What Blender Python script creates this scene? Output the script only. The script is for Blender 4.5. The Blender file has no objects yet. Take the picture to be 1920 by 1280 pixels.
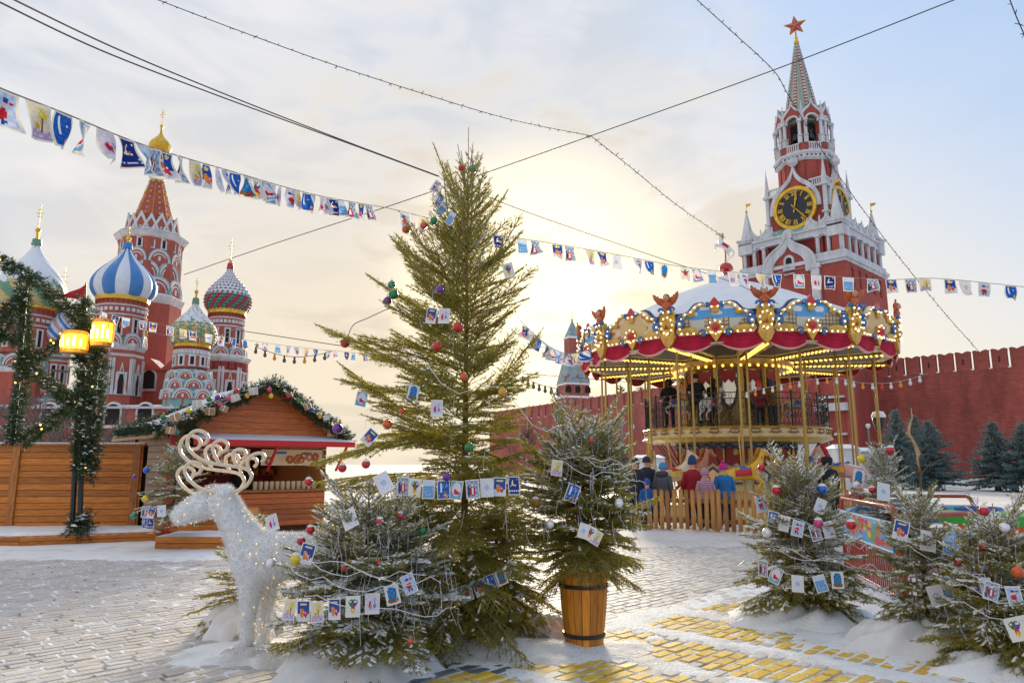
import bpy, bmesh, math, random
import numpy as np
from mathutils import Vector, Matrix

# ------------------------------------------------------------------ camera, sky, sun, exposure
FPX, CAMH = 1350.0, 1.65                       # focal length in pixels of a 1920 wide frame, eye height
TH = math.atan(230 / FPX); CT, ST = math.cos(TH), math.sin(TH)
scn = bpy.context.scene
COL = scn.collection
cam_d = bpy.data.cameras.new('camera'); cam = bpy.data.objects.new('camera', cam_d); COL.objects.link(cam)
cam.location = (0, 0, CAMH); cam.rotation_euler = (math.pi / 2 + TH, 0, 0)
cam_d.sensor_width = 36; cam_d.lens = FPX / 1920 * 36; cam_d.clip_end = 4000; cam_d.clip_start = 0.05
scn.camera = cam

SUN_EL, SUN_AZ = math.radians(13.5), math.radians(2.2)      # low behind the tall spruce, a little right of the axis
SUND = Vector((math.cos(SUN_EL) * math.sin(SUN_AZ), math.cos(SUN_EL) * math.cos(SUN_AZ), math.sin(SUN_EL)))
world = bpy.data.worlds.new('World'); scn.world = world; world.use_nodes = True
wn, wl = world.node_tree.nodes, world.node_tree.links
wn.clear()
def W(t, **k):
    n = wn.new(t)
    for a, b in k.items(): setattr(n, a, b)
    return n
w_out = W('ShaderNodeOutputWorld'); w_bg = W('ShaderNodeBackground'); w_bg.inputs[1].default_value = 0.78
w_sky = W('ShaderNodeTexSky', sky_type='NISHITA', sun_disc=False, sun_elevation=SUN_EL, sun_rotation=SUN_AZ)
w_sky.air_density = 1.0; w_sky.dust_density = 1.5; w_sky.ozone_density = 2.0
w_tc = W('ShaderNodeTexCoord')
def vmath(op, a, b=None):
    n = W('ShaderNodeVectorMath', operation=op)
    for i, x in enumerate((a, b)):
        if x is None: continue
        if hasattr(x, 'links'): wl.new(x, n.inputs[i])
        else: n.inputs[i].default_value = x
    return n
def wmath(op, a, b=None, clamp=False):
    n = W('ShaderNodeMath', operation=op); n.use_clamp = clamp
    for i, x in enumerate((a, b)):
        if x is None: continue
        if hasattr(x, 'links'): wl.new(x, n.inputs[i])
        else: n.inputs[i].default_value = x
    return n.outputs[0]
def wmix(f, a, b):
    n = W('ShaderNodeMix', data_type='RGBA')
    for s, x in ((n.inputs['Factor'], f), (n.inputs[6], a), (n.inputs[7], b)):
        if hasattr(x, 'links'): wl.new(x, s)
        else: s.default_value = x
    return n.outputs[2]
def wramp(x, lo, hi, a=0.0, b=1.0):
    n = W('ShaderNodeMapRange', interpolation_type='SMOOTHSTEP')
    wl.new(x, n.inputs[0])
    for i, q in enumerate((lo, hi, a, b)): n.inputs[1 + i].default_value = q
    return n.outputs[0]
w_nrm = vmath('NORMALIZE', w_tc.outputs['Generated']).outputs[0]
w_sep = W('ShaderNodeSeparateXYZ'); wl.new(w_nrm, w_sep.inputs[0])
w_sd = vmath('DOT_PRODUCT', w_nrm, tuple(SUND)).outputs['Value']
# cloud cover: stretched noise on the dome
w_map = W('ShaderNodeMapping'); w_map.inputs['Scale'].default_value = (1.0, 1.0, 2.6); wl.new(w_nrm, w_map.inputs[0])
w_n1 = W('ShaderNodeTexNoise'); w_n1.inputs['Scale'].default_value = 2.3; w_n1.inputs['Detail'].default_value = 5; w_n1.inputs['Roughness'].default_value = .55; w_n1.inputs['Distortion'].default_value = .4
wl.new(w_map.outputs[0], w_n1.inputs['Vector'])
w_n2 = W('ShaderNodeTexNoise'); w_n2.inputs['Scale'].default_value = 6.0; w_n2.inputs['Detail'].default_value = 4; w_n2.inputs['Distortion'].default_value = .8
wl.new(w_map.outputs[0], w_n2.inputs['Vector'])
nish = vmath('SCALE', w_sky.outputs[0]); nish.inputs['Scale'].default_value = 0.12
clear = wmix(0.72, nish.outputs[0], (.25, .38, .585, 1))                # thin milky blue air
cloud = wmix(wramp(w_n2.outputs[0], .3, .7), (.385, .42, .475, 1), (.51, .515, .535, 1))
cover = wmath('SUBTRACT', wmath('MULTIPLY', w_n1.outputs[0], 1.3), wmath('MULTIPLY', wmath('ADD', w_sep.outputs[0], -0.16), 1.6))
cover = wramp(cover, .22, .72, .15, 1.0)
base = wmix(cover, clear, cloud)
lowf = wramp(w_sep.outputs[2], .02, .62, 1.0, 0.0)
warm = wmath('MULTIPLY', wmath('POWER', wramp(w_sd, .60, 1.0), 1.5), lowf)
base = wmix(wmath('MULTIPLY', warm, .9), base, (.62, .505, .335, 1))
horizon = wmath('MULTIPLY', wramp(w_sep.outputs[2], .0, .3, 1.0, 0.0), .55)
base = wmix(horizon, base, (.575, .515, .415, 1))
# a darker warm-grey bank just under the sun and its bright core
bank = wmath('MULTIPLY', wramp(w_n2.outputs[0], .50, .66), wramp(w_sd, .88, .97))
base = wmix(wmath('MULTIPLY', bank, .55), base, (.44, .39, .32, 1))
core = wmath('MULTIPLY', wmath('POWER', wramp(w_sd, .955, 1.0), 3.2), wramp(w_n2.outputs[0], .72, .42, .25, 1.0))
base = wmix(core, base, (1.05, .90, .60, 1))
wl.new(base, w_bg.inputs[0]); wl.new(w_bg.outputs[0], w_out.inputs[0])

sun_d = bpy.data.lights.new('sun', 'SUN'); sun = bpy.data.objects.new('sun', sun_d); COL.objects.link(sun)
sun_d.energy = 3.0; sun_d.angle = math.radians(14); sun_d.color = (1.0, .86, .62)
sun.rotation_euler = (-SUND).to_track_quat('-Z', 'Y').to_euler()
scn.view_settings.view_transform = 'Standard'; scn.view_settings.look = 'None'
scn.view_settings.exposure = 1.1; scn.view_settings.gamma = 1.0; scn.view_settings.use_curve_mapping = False
scn.render.engine = 'CYCLES'
scn.cycles.max_bounces = 5; scn.cycles.diffuse_bounces = 3; scn.cycles.glossy_bounces = 2; scn.cycles.transmission_bounces = 3
scn.cycles.transparent_max_bounces = 6; scn.cycles.caustics_reflective = False; scn.cycles.caustics_refractive = False
scn.cycles.use_denoising = True

# ------------------------------------------------------------------ layout helpers: where things stand
def ray(u, v):
    x = (u - 960) / FPX; y = (640 - v) / FPX
    return x, CT - ST * y, ST + CT * y
def ground_at(u, v, z=0.0):
    x, y, w = ray(u, v); t = (z - CAMH) / w
    return Vector((x * t, y * t, z))
def at(u, v, Y):
    x, y, w = ray(u, v); t = Y / y
    return Vector((x * t, Y, CAMH + w * t))
def zat(v, Y): return at(960, v, Y).z
def xat(u, v, Y): return at(u, v, Y).x
def px(n, Y): return n * Y / FPX

# ------------------------------------------------------------------ mesh helpers
class MB:
    def __init__(s): s.v = []; s.f = []; s.m = []
    def add(s, vs, fs, mi=0):
        o = len(s.v); s.v += [tuple(p) for p in vs]
        for i, q in enumerate(fs):
            s.f.append(tuple(o + k for k in q)); s.m.append(mi[i] if isinstance(mi, (list, tuple)) else mi)
        return s
    def box(s, c, d, rz=0.0, mi=0, M=None, taper=1.0):
        x, y, z = d[0] / 2, d[1] / 2, d[2] / 2
        vs = [Vector((a * x * (taper if e > 0 else 1), b * y * (taper if e > 0 else 1), e * z)) for e in (-1, 1) for a, b in ((-1, -1), (1, -1), (1, 1), (-1, 1))]
        R = M if M is not None else Matrix.Rotation(rz, 3, 'Z')
        vs = [R @ p + Vector(c) for p in vs]
        return s.add(vs, [(3, 2, 1, 0), (4, 5, 6, 7), (0, 1, 5, 4), (1, 2, 6, 5), (2, 3, 7, 6), (3, 0, 4, 7)], mi)
    def cbox(s, c, d, b=.01, rz=0.0, mi=0, M=None):
        """box with its top edges chamfered"""
        x, y, z = d[0] / 2, d[1] / 2, d[2] / 2
        R = M if M is not None else Matrix.Rotation(rz, 3, 'Z'); vs = []
        for (ex, ey, e) in ((x, y, -z), (x, y, z - b), (x - b, y - b, z)):
            vs += [R @ Vector((a * ex, q * ey, e)) + Vector(c) for a, q in ((-1, -1), (1, -1), (1, 1), (-1, 1))]
        fs = [(8, 9, 10, 11)]
        for k in (0, 4):
            for i in range(4): fs.append((k + i, k + (i + 1) % 4, k + 4 + (i + 1) % 4, k + 4 + i))
        return s.add(vs, fs, mi)
    def bar(s, p, q, w, h=None, mi=0, up=(0, 0, 1)):
        p, q = Vector(p), Vector(q); h = h or w
        d = (q - p); L = d.length; d.normalize(); u = Vector(up)
        if abs(d.dot(u)) > .95: u = Vector((0, 1, 0))
        r = d.cross(u).normalized(); u = r.cross(d)
        M = Matrix((r, d, u)).transposed()
        return s.box((p + q) / 2, (w, L, h), M=M, mi=mi)
    def tube(s, pts, r, n=6, mi=0, cap=True, flat=1.0):
        pts = [Vector(p) for p in pts]; k = len(pts)
        rs = r if isinstance(r, (list, tuple)) else [r] * k
        vs = []; prev = None
        for i, p in enumerate(pts):
            t = (pts[min(i + 1, k - 1)] - pts[max(i - 1, 0)])
            t = t.normalized() if t.length > 1e-9 else Vector((0, 0, 1))
            if prev is None: a = t.orthogonal().normalized()
            else:
                a = prev - t * prev.dot(t)
                a = a.normalized() if a.length > 1e-6 else t.orthogonal().normalized()
            prev = a; b = t.cross(a)
            for j in range(n):
                w = 2 * math.pi * j / n
                vs.append(p + (a * math.cos(w) + b * math.sin(w) * flat) * rs[i])
        fs = [(i * n + j, i * n + (j + 1) % n, (i + 1) * n + (j + 1) % n, (i + 1) * n + j) for i in range(k - 1) for j in range(n)]
        if cap: fs += [tuple(range(n - 1, -1, -1)), tuple((k - 1) * n + j for j in range(n))]
        return s.add(vs, fs, mi)
    def lathe(s, prof, n=16, c=(0, 0, 0), mi=0, ph=0.0, sx=1.0, sy=1.0, rfun=None, mfun=None):
        vs = []; c = Vector(c)
        for i, (r, z) in enumerate(prof):
            for j in range(n):
                w = ph + 2 * math.pi * j / n
                q = r * (rfun(i, j, w) if rfun else 1)
                vs.append(c + Vector((q * math.cos(w) * sx, q * math.sin(w) * sy, z)))
        fs = []; ms = []
        for i in range(len(prof) - 1):
            for j in range(n):
                fs.append((i * n + j, i * n + (j + 1) % n, (i + 1) * n + (j + 1) % n, (i + 1) * n + j))
                ms.append(mfun(i, j) if mfun else mi)
        if prof[0][0] > 1e-4: fs.append(tuple(range(n - 1, -1, -1))); ms.append(ms[0])
        if prof[-1][0] > 1e-4: fs.append(tuple((len(prof) - 1) * n + j for j in range(n))); ms.append(ms[-1])
        return s.add(vs, fs, ms)
    def sphere(s, c, r, n=12, k=8, mi=0, sc=(1, 1, 1), M=None):
        vs = []; R = M if M is not None else Matrix.Identity(3)
        for i in range(k + 1):
            a = math.pi * i / k - math.pi / 2
            for j in range(n):
                w = 2 * math.pi * j / n
                vs.append(Vector(c) + R @ Vector((r * sc[0] * math.cos(a) * math.cos(w), r * sc[1] * math.cos(a) * math.sin(w), r * sc[2] * math.sin(a))))
        fs = [(i * n + j, i * n + (j + 1) % n, (i + 1) * n + (j + 1) % n, (i + 1) * n + j) for i in range(k) for j in range(n)]
        return s.add(vs, fs, mi)
    def plate(s, out, o, ax, ay, th, mi=0, side=None):
        """outline (a,b) in the plane o + a*ax + b*ay, extruded by vector th"""
        o, ax, ay, th = Vector(o), Vector(ax), Vector(ay), Vector(th); n = len(out)
        fr = [o + ax * a + ay * b for a, b in out]
        vs = fr + [p + th for p in fr]
        fs = [tuple(range(n - 1, -1, -1)), tuple(range(n, 2 * n))] + [(i, (i + 1) % n, n + (i + 1) % n, n + i) for i in range(n)]
        sm = mi if side is None else side
        return s.add(vs, fs, [mi, mi] + [sm] * n)
    def frame(s, outer, inner, o, ax, ay, th, mi=0, closed=True):
        """band between two outlines of equal length, extruded by vector th"""
        o, ax, ay, th = Vector(o), Vector(ax), Vector(ay), Vector(th); n = len(outer)
        A = [o + ax * a + ay * b for a, b in outer]; B = [o + ax * a + ay * b for a, b in inner]
        vs = A + B + [p + th for p in A] + [p + th for p in B]; fs = []
        for i in range(n if closed else n - 1):
            j = (i + 1) % n
            fs += [(n + i, n + j, j, i), (2 * n + i, 2 * n + j, 3 * n + j, 3 * n + i), (i, j, 2 * n + j, 2 * n + i), (n + j, n + i, 3 * n + i, 3 * n + j)]
        if not closed: fs += [(0, n, 3 * n, 2 * n)[::-1], (n - 1, 2 * n - 1, 4 * n - 1, 3 * n - 1)]
        return s.add(vs, fs, mi)
    def mesh(s, name, mats, smooth=False, colors=None):
        me = bpy.data.meshes.new(name); me.from_pydata(s.v, [], s.f)
        for m in (mats if isinstance(mats, (list, tuple)) else [mats]): me.materials.append(MAT(m))
        me.polygons.foreach_set('material_index', s.m)
        if smooth: me.shade_smooth()
        me.update()
        return me
    def build(s, name, mats, parent=None, smooth=False, auto=None):
        me = s.mesh(name, mats, smooth or auto is not None)
        if auto is not None: me.set_sharp_from_angle(angle=math.radians(auto))
        return link(name, me, parent)
def link(name, me, parent=None, loc=None, rz=None):
    o = bpy.data.objects.new(name, me); COL.objects.link(o)
    if parent is not None: o.parent = parent
    if loc is not None: o.location = loc
    if rz is not None: o.rotation_euler = (0, 0, rz)
    return o
def tag(o, label=None, cat=None, group=None, kind=None):
    for k, x in (('label', label), ('category', cat), ('group', group), ('kind', kind)):
        if x: o[k] = x
    return o
def thing(name, label, cat, loc=(0, 0, 0), rz=0.0, group=None):
    o = bpy.data.objects.new(name, None); COL.objects.link(o); o.empty_display_size = .1
    o.location = loc; o.rotation_euler = (0, 0, rz)
    return tag(o, label, cat, group)
KIDS = {}
def copy_tree(o, parent=None):
    c = o.copy(); COL.objects.link(c); c.parent = parent
    for ch in o.children: copy_tree(ch, c)
    return c
def tri_mesh(name, V, F, mat):
    """fast mesh from numpy arrays, V (n,3), F (m,3 or 4)"""
    me = bpy.data.meshes.new(name); k = F.shape[1]
    me.vertices.add(len(V)); me.vertices.foreach_set('co', np.ascontiguousarray(V, dtype=np.float32).ravel())
    me.loops.add(F.size); me.loops.foreach_set('vertex_index', np.ascontiguousarray(F, dtype=np.int32).ravel())
    me.polygons.add(len(F)); me.polygons.foreach_set('loop_start', np.arange(0, F.size, k, dtype=np.int32))
    try: me.polygons.foreach_set('loop_total', np.full(len(F), k, dtype=np.int32))
    except Exception: pass
    me.materials.append(MAT(mat)); me.update(calc_edges=True)
    return me
def catenary(a, b, sag, n=16):
    a, b = Vector(a), Vector(b)
    return [a.lerp(b, t) - Vector((0, 0, sag * 4 * t * (1 - t))) for t in (i / n for i in range(n + 1))]

# ------------------------------------------------------------------ materials
_M = {}
def MAT(n): return _M[n] if isinstance(n, str) else n
def new_mat(name):
    m = bpy.data.materials.new(name); m.use_nodes = True; _M[name] = m
    return m, m.node_tree.nodes, m.node_tree.links, m.node_tree.nodes['Principled BSDF']
def S(*c):                                                       # sRGB 0..255 -> linear
    return tuple(((x / 255) / 12.92 if x / 255 <= .04045 else ((x / 255 + .055) / 1.055) ** 2.4) for x in c) + (1,)
def mat(name, c, c2=None, rough=.7, metal=0.0, scale=3.0, bump=0.0, bscale=None, emit=0.0, coat=0.0, detail=4, stretch=None, trans=0.0, alpha=1.0, thr=(.35, .65), snow=0.0):
    m, N, L, P = new_mat(name)
    P.inputs['Roughness'].default_value = rough; P.inputs['Metallic'].default_value = metal
    P.inputs['Coat Weight'].default_value = coat
    tc = N.new('ShaderNodeTexCoord'); vec = tc.outputs['Object']
    if stretch:
        mp = N.new('ShaderNodeMapping'); mp.inputs['Scale'].default_value = stretch; L.new(vec, mp.inputs[0]); vec = mp.outputs[0]
    col = None
    if c2 is not None:
        nz = N.new('ShaderNodeTexNoise'); nz.inputs['Scale'].default_value = scale; nz.inputs['Detail'].default_value = detail; L.new(vec, nz.inputs['Vector'])
        mr = N.new('ShaderNodeMapRange'); mr.inputs[1].default_value = thr[0]; mr.inputs[2].default_value = thr[1]; L.new(nz.outputs[0], mr.inputs[0])
        mx = N.new('ShaderNodeMix'); mx.data_type = 'RGBA'; mx.inputs[6].default_value = c; mx.inputs[7].default_value = c2; L.new(mr.outputs[0], mx.inputs['Factor'])
        col = mx.outputs[2]
    if snow > 0:                                                # snow lying on whatever faces up
        geo = N.new('ShaderNodeNewGeometry'); sp = N.new('ShaderNodeSeparateXYZ'); L.new(geo.outputs['Normal'], sp.inputs[0])
        nz2 = N.new('ShaderNodeTexNoise'); nz2.inputs['Scale'].default_value = 2.5; L.new(tc.outputs['Object'], nz2.inputs['Vector'])
        ad = N.new('ShaderNodeMath'); ad.operation = 'MULTIPLY_ADD'; L.new(nz2.outputs[0], ad.inputs[0]); ad.inputs[1].default_value = .6; L.new(sp.outputs[2], ad.inputs[2])
        mr2 = N.new('ShaderNodeMapRange'); L.new(ad.outputs[0], mr2.inputs[0]); mr2.inputs[1].default_value = 1.3 - snow; mr2.inputs[2].default_value = 1.42 - snow
        mx2 = N.new('ShaderNodeMix'); mx2.data_type = 'RGBA'; L.new(mr2.outputs[0], mx2.inputs['Factor'])
        if col is not None: L.new(col, mx2.inputs[6])
        else: mx2.inputs[6].default_value = c
        mx2.inputs[7].default_value = (.78, .80, .84, 1); col = mx2.outputs[2]
    if col is not None: L.new(col, P.inputs['Base Color'])
    else: P.inputs['Base Color'].default_value = c
    if bump > 0:
        nb = N.new('ShaderNodeTexNoise'); nb.inputs['Scale'].default_value = bscale or scale * 4; nb.inputs['Detail'].default_value = 5; L.new(vec, nb.inputs['Vector'])
        bp = N.new('ShaderNodeBump'); bp.inputs['Strength'].default_value = bump; bp.inputs['Distance'].default_value = .05; L.new(nb.outputs[0], bp.inputs['Height']); L.new(bp.outputs[0], P.inputs['Normal'])
    if emit > 0:
        P.inputs['Emission Strength'].default_value = emit; P.inputs['Emission Color'].default_value = c
    if trans > 0: P.inputs['Transmission Weight'].default_value = trans
    return m
def brick_mat(name, c, c2, mortar, sc, bw=.5, rh=.25, off=.5, snow=0.0, ms=.018, axis='xz', bumpd=.02):
    """courses too fine to build at this distance"""
    m, N, L, P = new_mat(name); P.inputs['Roughness'].default_value = .85
    tc = N.new('ShaderNodeTexCoord')
    sp = N.new('ShaderNodeSeparateXYZ'); L.new(tc.outputs['Object'], sp.inputs[0])
    ad = N.new('ShaderNodeMath'); ad.operation = 'ADD'; L.new(sp.outputs[0], ad.inputs[0]); L.new(sp.outputs[1], ad.inputs[1])
    cb = N.new('ShaderNodeCombineXYZ'); L.new(ad.outputs[0], cb.inputs[0]); L.new(sp.outputs[2], cb.inputs[1])
    br = N.new('ShaderNodeTexBrick'); br.inputs['Scale'].default_value = sc; br.inputs['Mortar Size'].default_value = ms
    br.inputs['Brick Width'].default_value = bw; br.inputs['Row Height'].default_value = rh; br.inputs['Bias'].default_value = 0
    br.inputs['Color1'].default_value = c; br.inputs['Color2'].default_value = c2; br.inputs['Mortar'].default_value = mortar
    L.new(cb.outputs[0], br.inputs['Vector'])
    nz = N.new('ShaderNodeTexNoise'); nz.inputs['Scale'].default_value = .5; nz.inputs['Detail'].default_value = 8; nz.inputs['Roughness'].default_value = .65; mpz = N.new('ShaderNodeMapping'); mpz.inputs['Scale'].default_value = (1, 1, .3); L.new(tc.outputs['Object'], mpz.inputs[0]); L.new(mpz.outputs[0], nz.inputs['Vector'])
    mr = N.new('ShaderNodeMapRange'); L.new(nz.outputs[0], mr.inputs[0]); mr.inputs[1].default_value = .3; mr.inputs[2].default_value = .7; mr.inputs[3].default_value = .62; mr.inputs[4].default_value = 1.28
    mu = N.new('ShaderNodeVectorMath'); mu.operation = 'SCALE'; L.new(br.outputs[0], mu.inputs[0]); L.new(mr.outputs[0], mu.inputs['Scale'])
    L.new(mu.outputs[0], P.inputs['Base Color'])
    bp = N.new('ShaderNodeBump'); bp.inputs['Strength'].default_value = .4; bp.inputs['Distance'].default_value = bumpd; L.new(br.outputs['Fac'], bp.inputs['Height']); bp.invert = True
    L.new(bp.outputs[0], P.inputs['Normal'])
    return m
def vcol_mat(name, rough=.6):
    m, N, L, P = new_mat(name); P.inputs['Roughness'].default_value = rough
    a = N.new('ShaderNodeAttribute'); a.attribute_name = 'Col'; L.new(a.outputs['Color'], P.inputs['Base Color'])
    return m
def leaf_mat(name, c, c2, tr, scale=4.0):
    m, N, L, P = new_mat(name)
    out = [n for n in N if n.type == 'OUTPUT_MATERIAL'][0]
    tc = N.new('ShaderNodeTexCoord'); nz = N.new('ShaderNodeTexNoise'); nz.inputs['Scale'].default_value = scale; nz.inputs['Detail'].default_value = 3; L.new(tc.outputs['Object'], nz.inputs['Vector'])
    mr = N.new('ShaderNodeMapRange'); mr.inputs[1].default_value = .35; mr.inputs[2].default_value = .65; L.new(nz.outputs[0], mr.inputs[0])
    mx = N.new('ShaderNodeMix'); mx.data_type = 'RGBA'; mx.inputs[6].default_value = c; mx.inputs[7].default_value = c2; L.new(mr.outputs[0], mx.inputs['Factor'])
    L.new(mx.outputs[2], P.inputs['Base Color']); P.inputs['Roughness'].default_value = .55
    tb = N.new('ShaderNodeBsdfTranslucent'); tb.inputs[0].default_value = tr
    ms = N.new('ShaderNodeMixShader'); ms.inputs[0].default_value = .35
    L.new(P.outputs[0], ms.inputs[1]); L.new(tb.outputs[0], ms.inputs[2]); L.new(ms.outputs[0], out.inputs[0])
    return m

snow_c = (.86, .865, .88, 1)
mat('snow', snow_c, (.78, .79, .82, 1), rough=.75, scale=6, bump=.35, bscale=30)
mat('ground_snow', (.86, .865, .88, 1), (.60, .57, .54, 1), rough=.8, scale=2.2, bump=.5, bscale=40, detail=9, thr=(.50, .82))
mat('dirty_snow', (.74, .73, .73, 1), (.52, .49, .46, 1), rough=.85, scale=5, bump=.5, bscale=25, thr=(.45, .75))
mat('white_cloth', (.78, .77, .77, 1), (.68, .66, .65, 1), rough=.9, scale=4, bump=.2, bscale=60)
mat('red_brick_plaster', (.43, .085, .055, 1), (.36, .07, .05, 1), rough=.85, scale=.6, bump=.15)
mat('white_stone', (.64, .66, .71, 1), (.42, .43, .47, 1), rough=.8, scale=1.2, bump=.15, stretch=(1, 1, .25), detail=8, thr=(.38, .75))
mat('gold', (.80, .50, .06, 1), (.62, .36, .03, 1), rough=.35, metal=.55, scale=1.5)
mat('gold_paint', (.72, .44, .07, 1), (.50, .27, .03, 1), rough=.35, metal=.25, scale=6, coat=.2)
mat('cream_paint', (.72, .58, .30, 1), (.62, .48, .22, 1), rough=.4, scale=3, coat=.2)
mat('black_iron', (.018, .017, .017, 1), rough=.45)
mat('dark_metal', (.06, .06, .065, 1), rough=.5)
mat('dark_hole', (.02, .015, .015, 1), rough=.9)
mat('bark', (.16, .10, .05, 1), (.09, .055, .03, 1), rough=.9, scale=20, bump=.4)
mat('twig', (.38, .31, .12, 1), (.24, .19, .075, 1), rough=.85, scale=10)
leaf_mat('needle', (.18, .185, .024, 1), (.32, .28, .042, 1), (.52, .43, .04, 1))
leaf_mat('needle_dark', (.03, .065, .03, 1), (.06, .10, .04, 1), (.05, .09, .03, 1), 6)
leaf_mat('needle_blue', (.085, .175, .215, 1), (.17, .29, .34, 1), (.10, .17, .19, 1), 1.5)
mat('wire', (.05, .045, .05, 1), rough=.6)
mat('white_string', (.75, .74, .72, 1), rough=.7)
mat('bulb_warm', (1.0, .58, .10, 1), emit=1.3, rough=.3)
mat('bulb_white', (1.0, .86, .55, 1), emit=1.0, rough=.25)
mat('led_warm', (1.0, .62, .18, 1), emit=1.1, rough=.3)
vcol_mat('print')
# ------------------------------------------------------------------ ground: snow-filled joints, setts, snow cover
rng = random.Random(5)
R2 = 2 ** -.5
def ground_mat():
    """sheet below the setts near the camera (packed snow and grit in the joints), fine paving courses farther off"""
    m, N, L, P = new_mat('ground_sheet'); P.inputs['Roughness'].default_value = .85
    tc = N.new('ShaderNodeTexCoord'); mp = N.new('ShaderNodeMapping'); mp.inputs['Rotation'].default_value = (0, 0, -math.pi / 4); L.new(tc.outputs['Object'], mp.inputs[0])
    br = N.new('ShaderNodeTexBrick'); br.inputs['Scale'].default_value = 1; br.inputs['Brick Width'].default_value = .246; br.inputs['Row Height'].default_value = .124; br.inputs['Mortar Size'].default_value = .011
    br.inputs['Color1'].default_value = (.62, .53, .47, 1); br.inputs['Color2'].default_value = (.50, .45, .41, 1); br.inputs['Mortar'].default_value = (.78, .78, .80, 1); L.new(mp.outputs[0], br.inputs['Vector'])
    n1 = N.new('ShaderNodeTexNoise'); n1.inputs['Scale'].default_value = .30; n1.inputs['Detail'].default_value = 8; n1.inputs['Roughness'].default_value = .7; L.new(tc.outputs['Object'], n1.inputs['Vector'])
    mr = N.new('ShaderNodeMapRange'); L.new(n1.outputs[0], mr.inputs[0]); mr.inputs[1].default_value = .47; mr.inputs[2].default_value = .63
    mx = N.new('ShaderNodeMix'); mx.data_type = 'RGBA'; L.new(mr.outputs[0], mx.inputs['Factor']); L.new(br.outputs[0], mx.inputs[6]); mx.inputs[7].default_value = (.66, .66, .68, 1)
    n2 = N.new('ShaderNodeTexNoise'); n2.inputs['Scale'].default_value = 3.5; n2.inputs['Detail'].default_value = 6; L.new(tc.outputs['Object'], n2.inputs['Vector'])
    r2 = N.new('ShaderNodeMapRange'); L.new(n2.outputs[0], r2.inputs[0]); r2.inputs[1].default_value = .36; r2.inputs[2].default_value = .6
    jm = N.new('ShaderNodeMix'); jm.data_type = 'RGBA'; L.new(r2.outputs[0], jm.inputs['Factor']); jm.inputs[6].default_value = (.15, .125, .11, 1); jm.inputs[7].default_value = (.84, .84, .86, 1)
    sp = N.new('ShaderNodeSeparateXYZ'); L.new(tc.outputs['Object'], sp.inputs[0])
    fr = N.new('ShaderNodeMapRange'); L.new(sp.outputs[1], fr.inputs[0]); fr.inputs[1].default_value = 15.1; fr.inputs[2].default_value = 15.2
    fm = N.new('ShaderNodeMix'); fm.data_type = 'RGBA'; L.new(fr.outputs[0], fm.inputs['Factor']); L.new(jm.outputs[2], fm.inputs[6]); L.new(mx.outputs[2], fm.inputs[7])
    L.new(fm.outputs[2], P.inputs['Base Color'])
ground_mat()
g = MB(); g.add([(-1500, -300, 0), (1500, -300, 0), (1500, 2500, 0), (-1500, 2500, 0)], [(0, 1, 2, 3)])
ground = tag(g.build('ground', 'ground_sheet'), 'snow dusted stone square running to the far walls', kind='structure')

def sett_mat(name, c, c2, snowy=.5):
    m, N, L, P = new_mat(name); P.inputs['Roughness'].default_value = .7
    tc = N.new('ShaderNodeTexCoord'); ge = N.new('ShaderNodeNewGeometry'); oi = N.new('ShaderNodeObjectInfo')
    at_ = N.new('ShaderNodeAttribute'); at_.attribute_name = 'tone'
    ad = N.new('ShaderNodeMath'); ad.operation = 'ADD'; L.new(at_.outputs['Fac'], ad.inputs[0]); L.new(oi.outputs['Random'], ad.inputs[1])
    fr = N.new('ShaderNodeMath'); fr.operation = 'FRACT'; L.new(ad.outputs[0], fr.inputs[0])
    mx = N.new('ShaderNodeMix'); mx.data_type = 'RGBA'; mx.inputs[6].default_value = c; mx.inputs[7].default_value = c2; L.new(fr.outputs[0], mx.inputs['Factor'])
    n2 = N.new('ShaderNodeTexNoise'); n2.inputs['Scale'].default_value = 55; n2.inputs['Detail'].default_value = 5; L.new(ge.outputs['Position'], n2.inputs['Vector'])
    mr = N.new('ShaderNodeMapRange'); L.new(n2.outputs[0], mr.inputs[0]); mr.inputs[1].default_value = .3; mr.inputs[2].default_value = .7; mr.inputs[3].default_value = .75; mr.inputs[4].default_value = 1.2
    sc = N.new('ShaderNodeVectorMath'); sc.operation = 'SCALE'; L.new(mx.outputs[2], sc.inputs[0]); L.new(mr.outputs[0], sc.inputs['Scale'])
    # thin frost and trodden snow dusting
    n3 = N.new('ShaderNodeTexNoise'); n3.inputs['Scale'].default_value = 1.6; n3.inputs['Detail'].default_value = 9; n3.inputs['Roughness'].default_value = .75; L.new(ge.outputs['Position'], n3.inputs['Vector'])
    r3 = N.new('ShaderNodeMapRange'); L.new(n3.outputs[0], r3.inputs[0]); r3.inputs[1].default_value = .47; r3.inputs[2].default_value = .72; r3.inputs[4].default_value = snowy
    m3 = N.new('ShaderNodeMix'); m3.data_type = 'RGBA'; L.new(r3.outputs[0], m3.inputs['Factor']); L.new(sc.outputs[0], m3.inputs[6]); m3.inputs[7].default_value = (.72, .72, .75, 1)
    L.new(m3.outputs[2], P.inputs['Base Color'])
    bp = N.new('ShaderNodeBump'); bp.inputs['Strength'].default_value = .35; bp.inputs['Distance'].default_value = .01; L.new(n2.outputs[0], bp.inputs['Height']); L.new(bp.outputs[0], P.inputs['Normal'])
sett_mat('sett_stone', (.60, .52, .46, 1), (.45, .425, .40, 1), .55)
sett_mat('sett_dark', (.14, .16, .18, 1), (.08, .09, .11, 1), .5)
sett_mat('sett_yellow', (.80, .50, .02, 1), (.68, .41, .02, 1), .35)
BANDS = [(3.56, 4.2), (4.55, 5.2), (5.58, 6.25), (6.6, 7.25), (7.65, 8.2)]
ST_L, ST_W, GAP = .232, .110, .018
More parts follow.
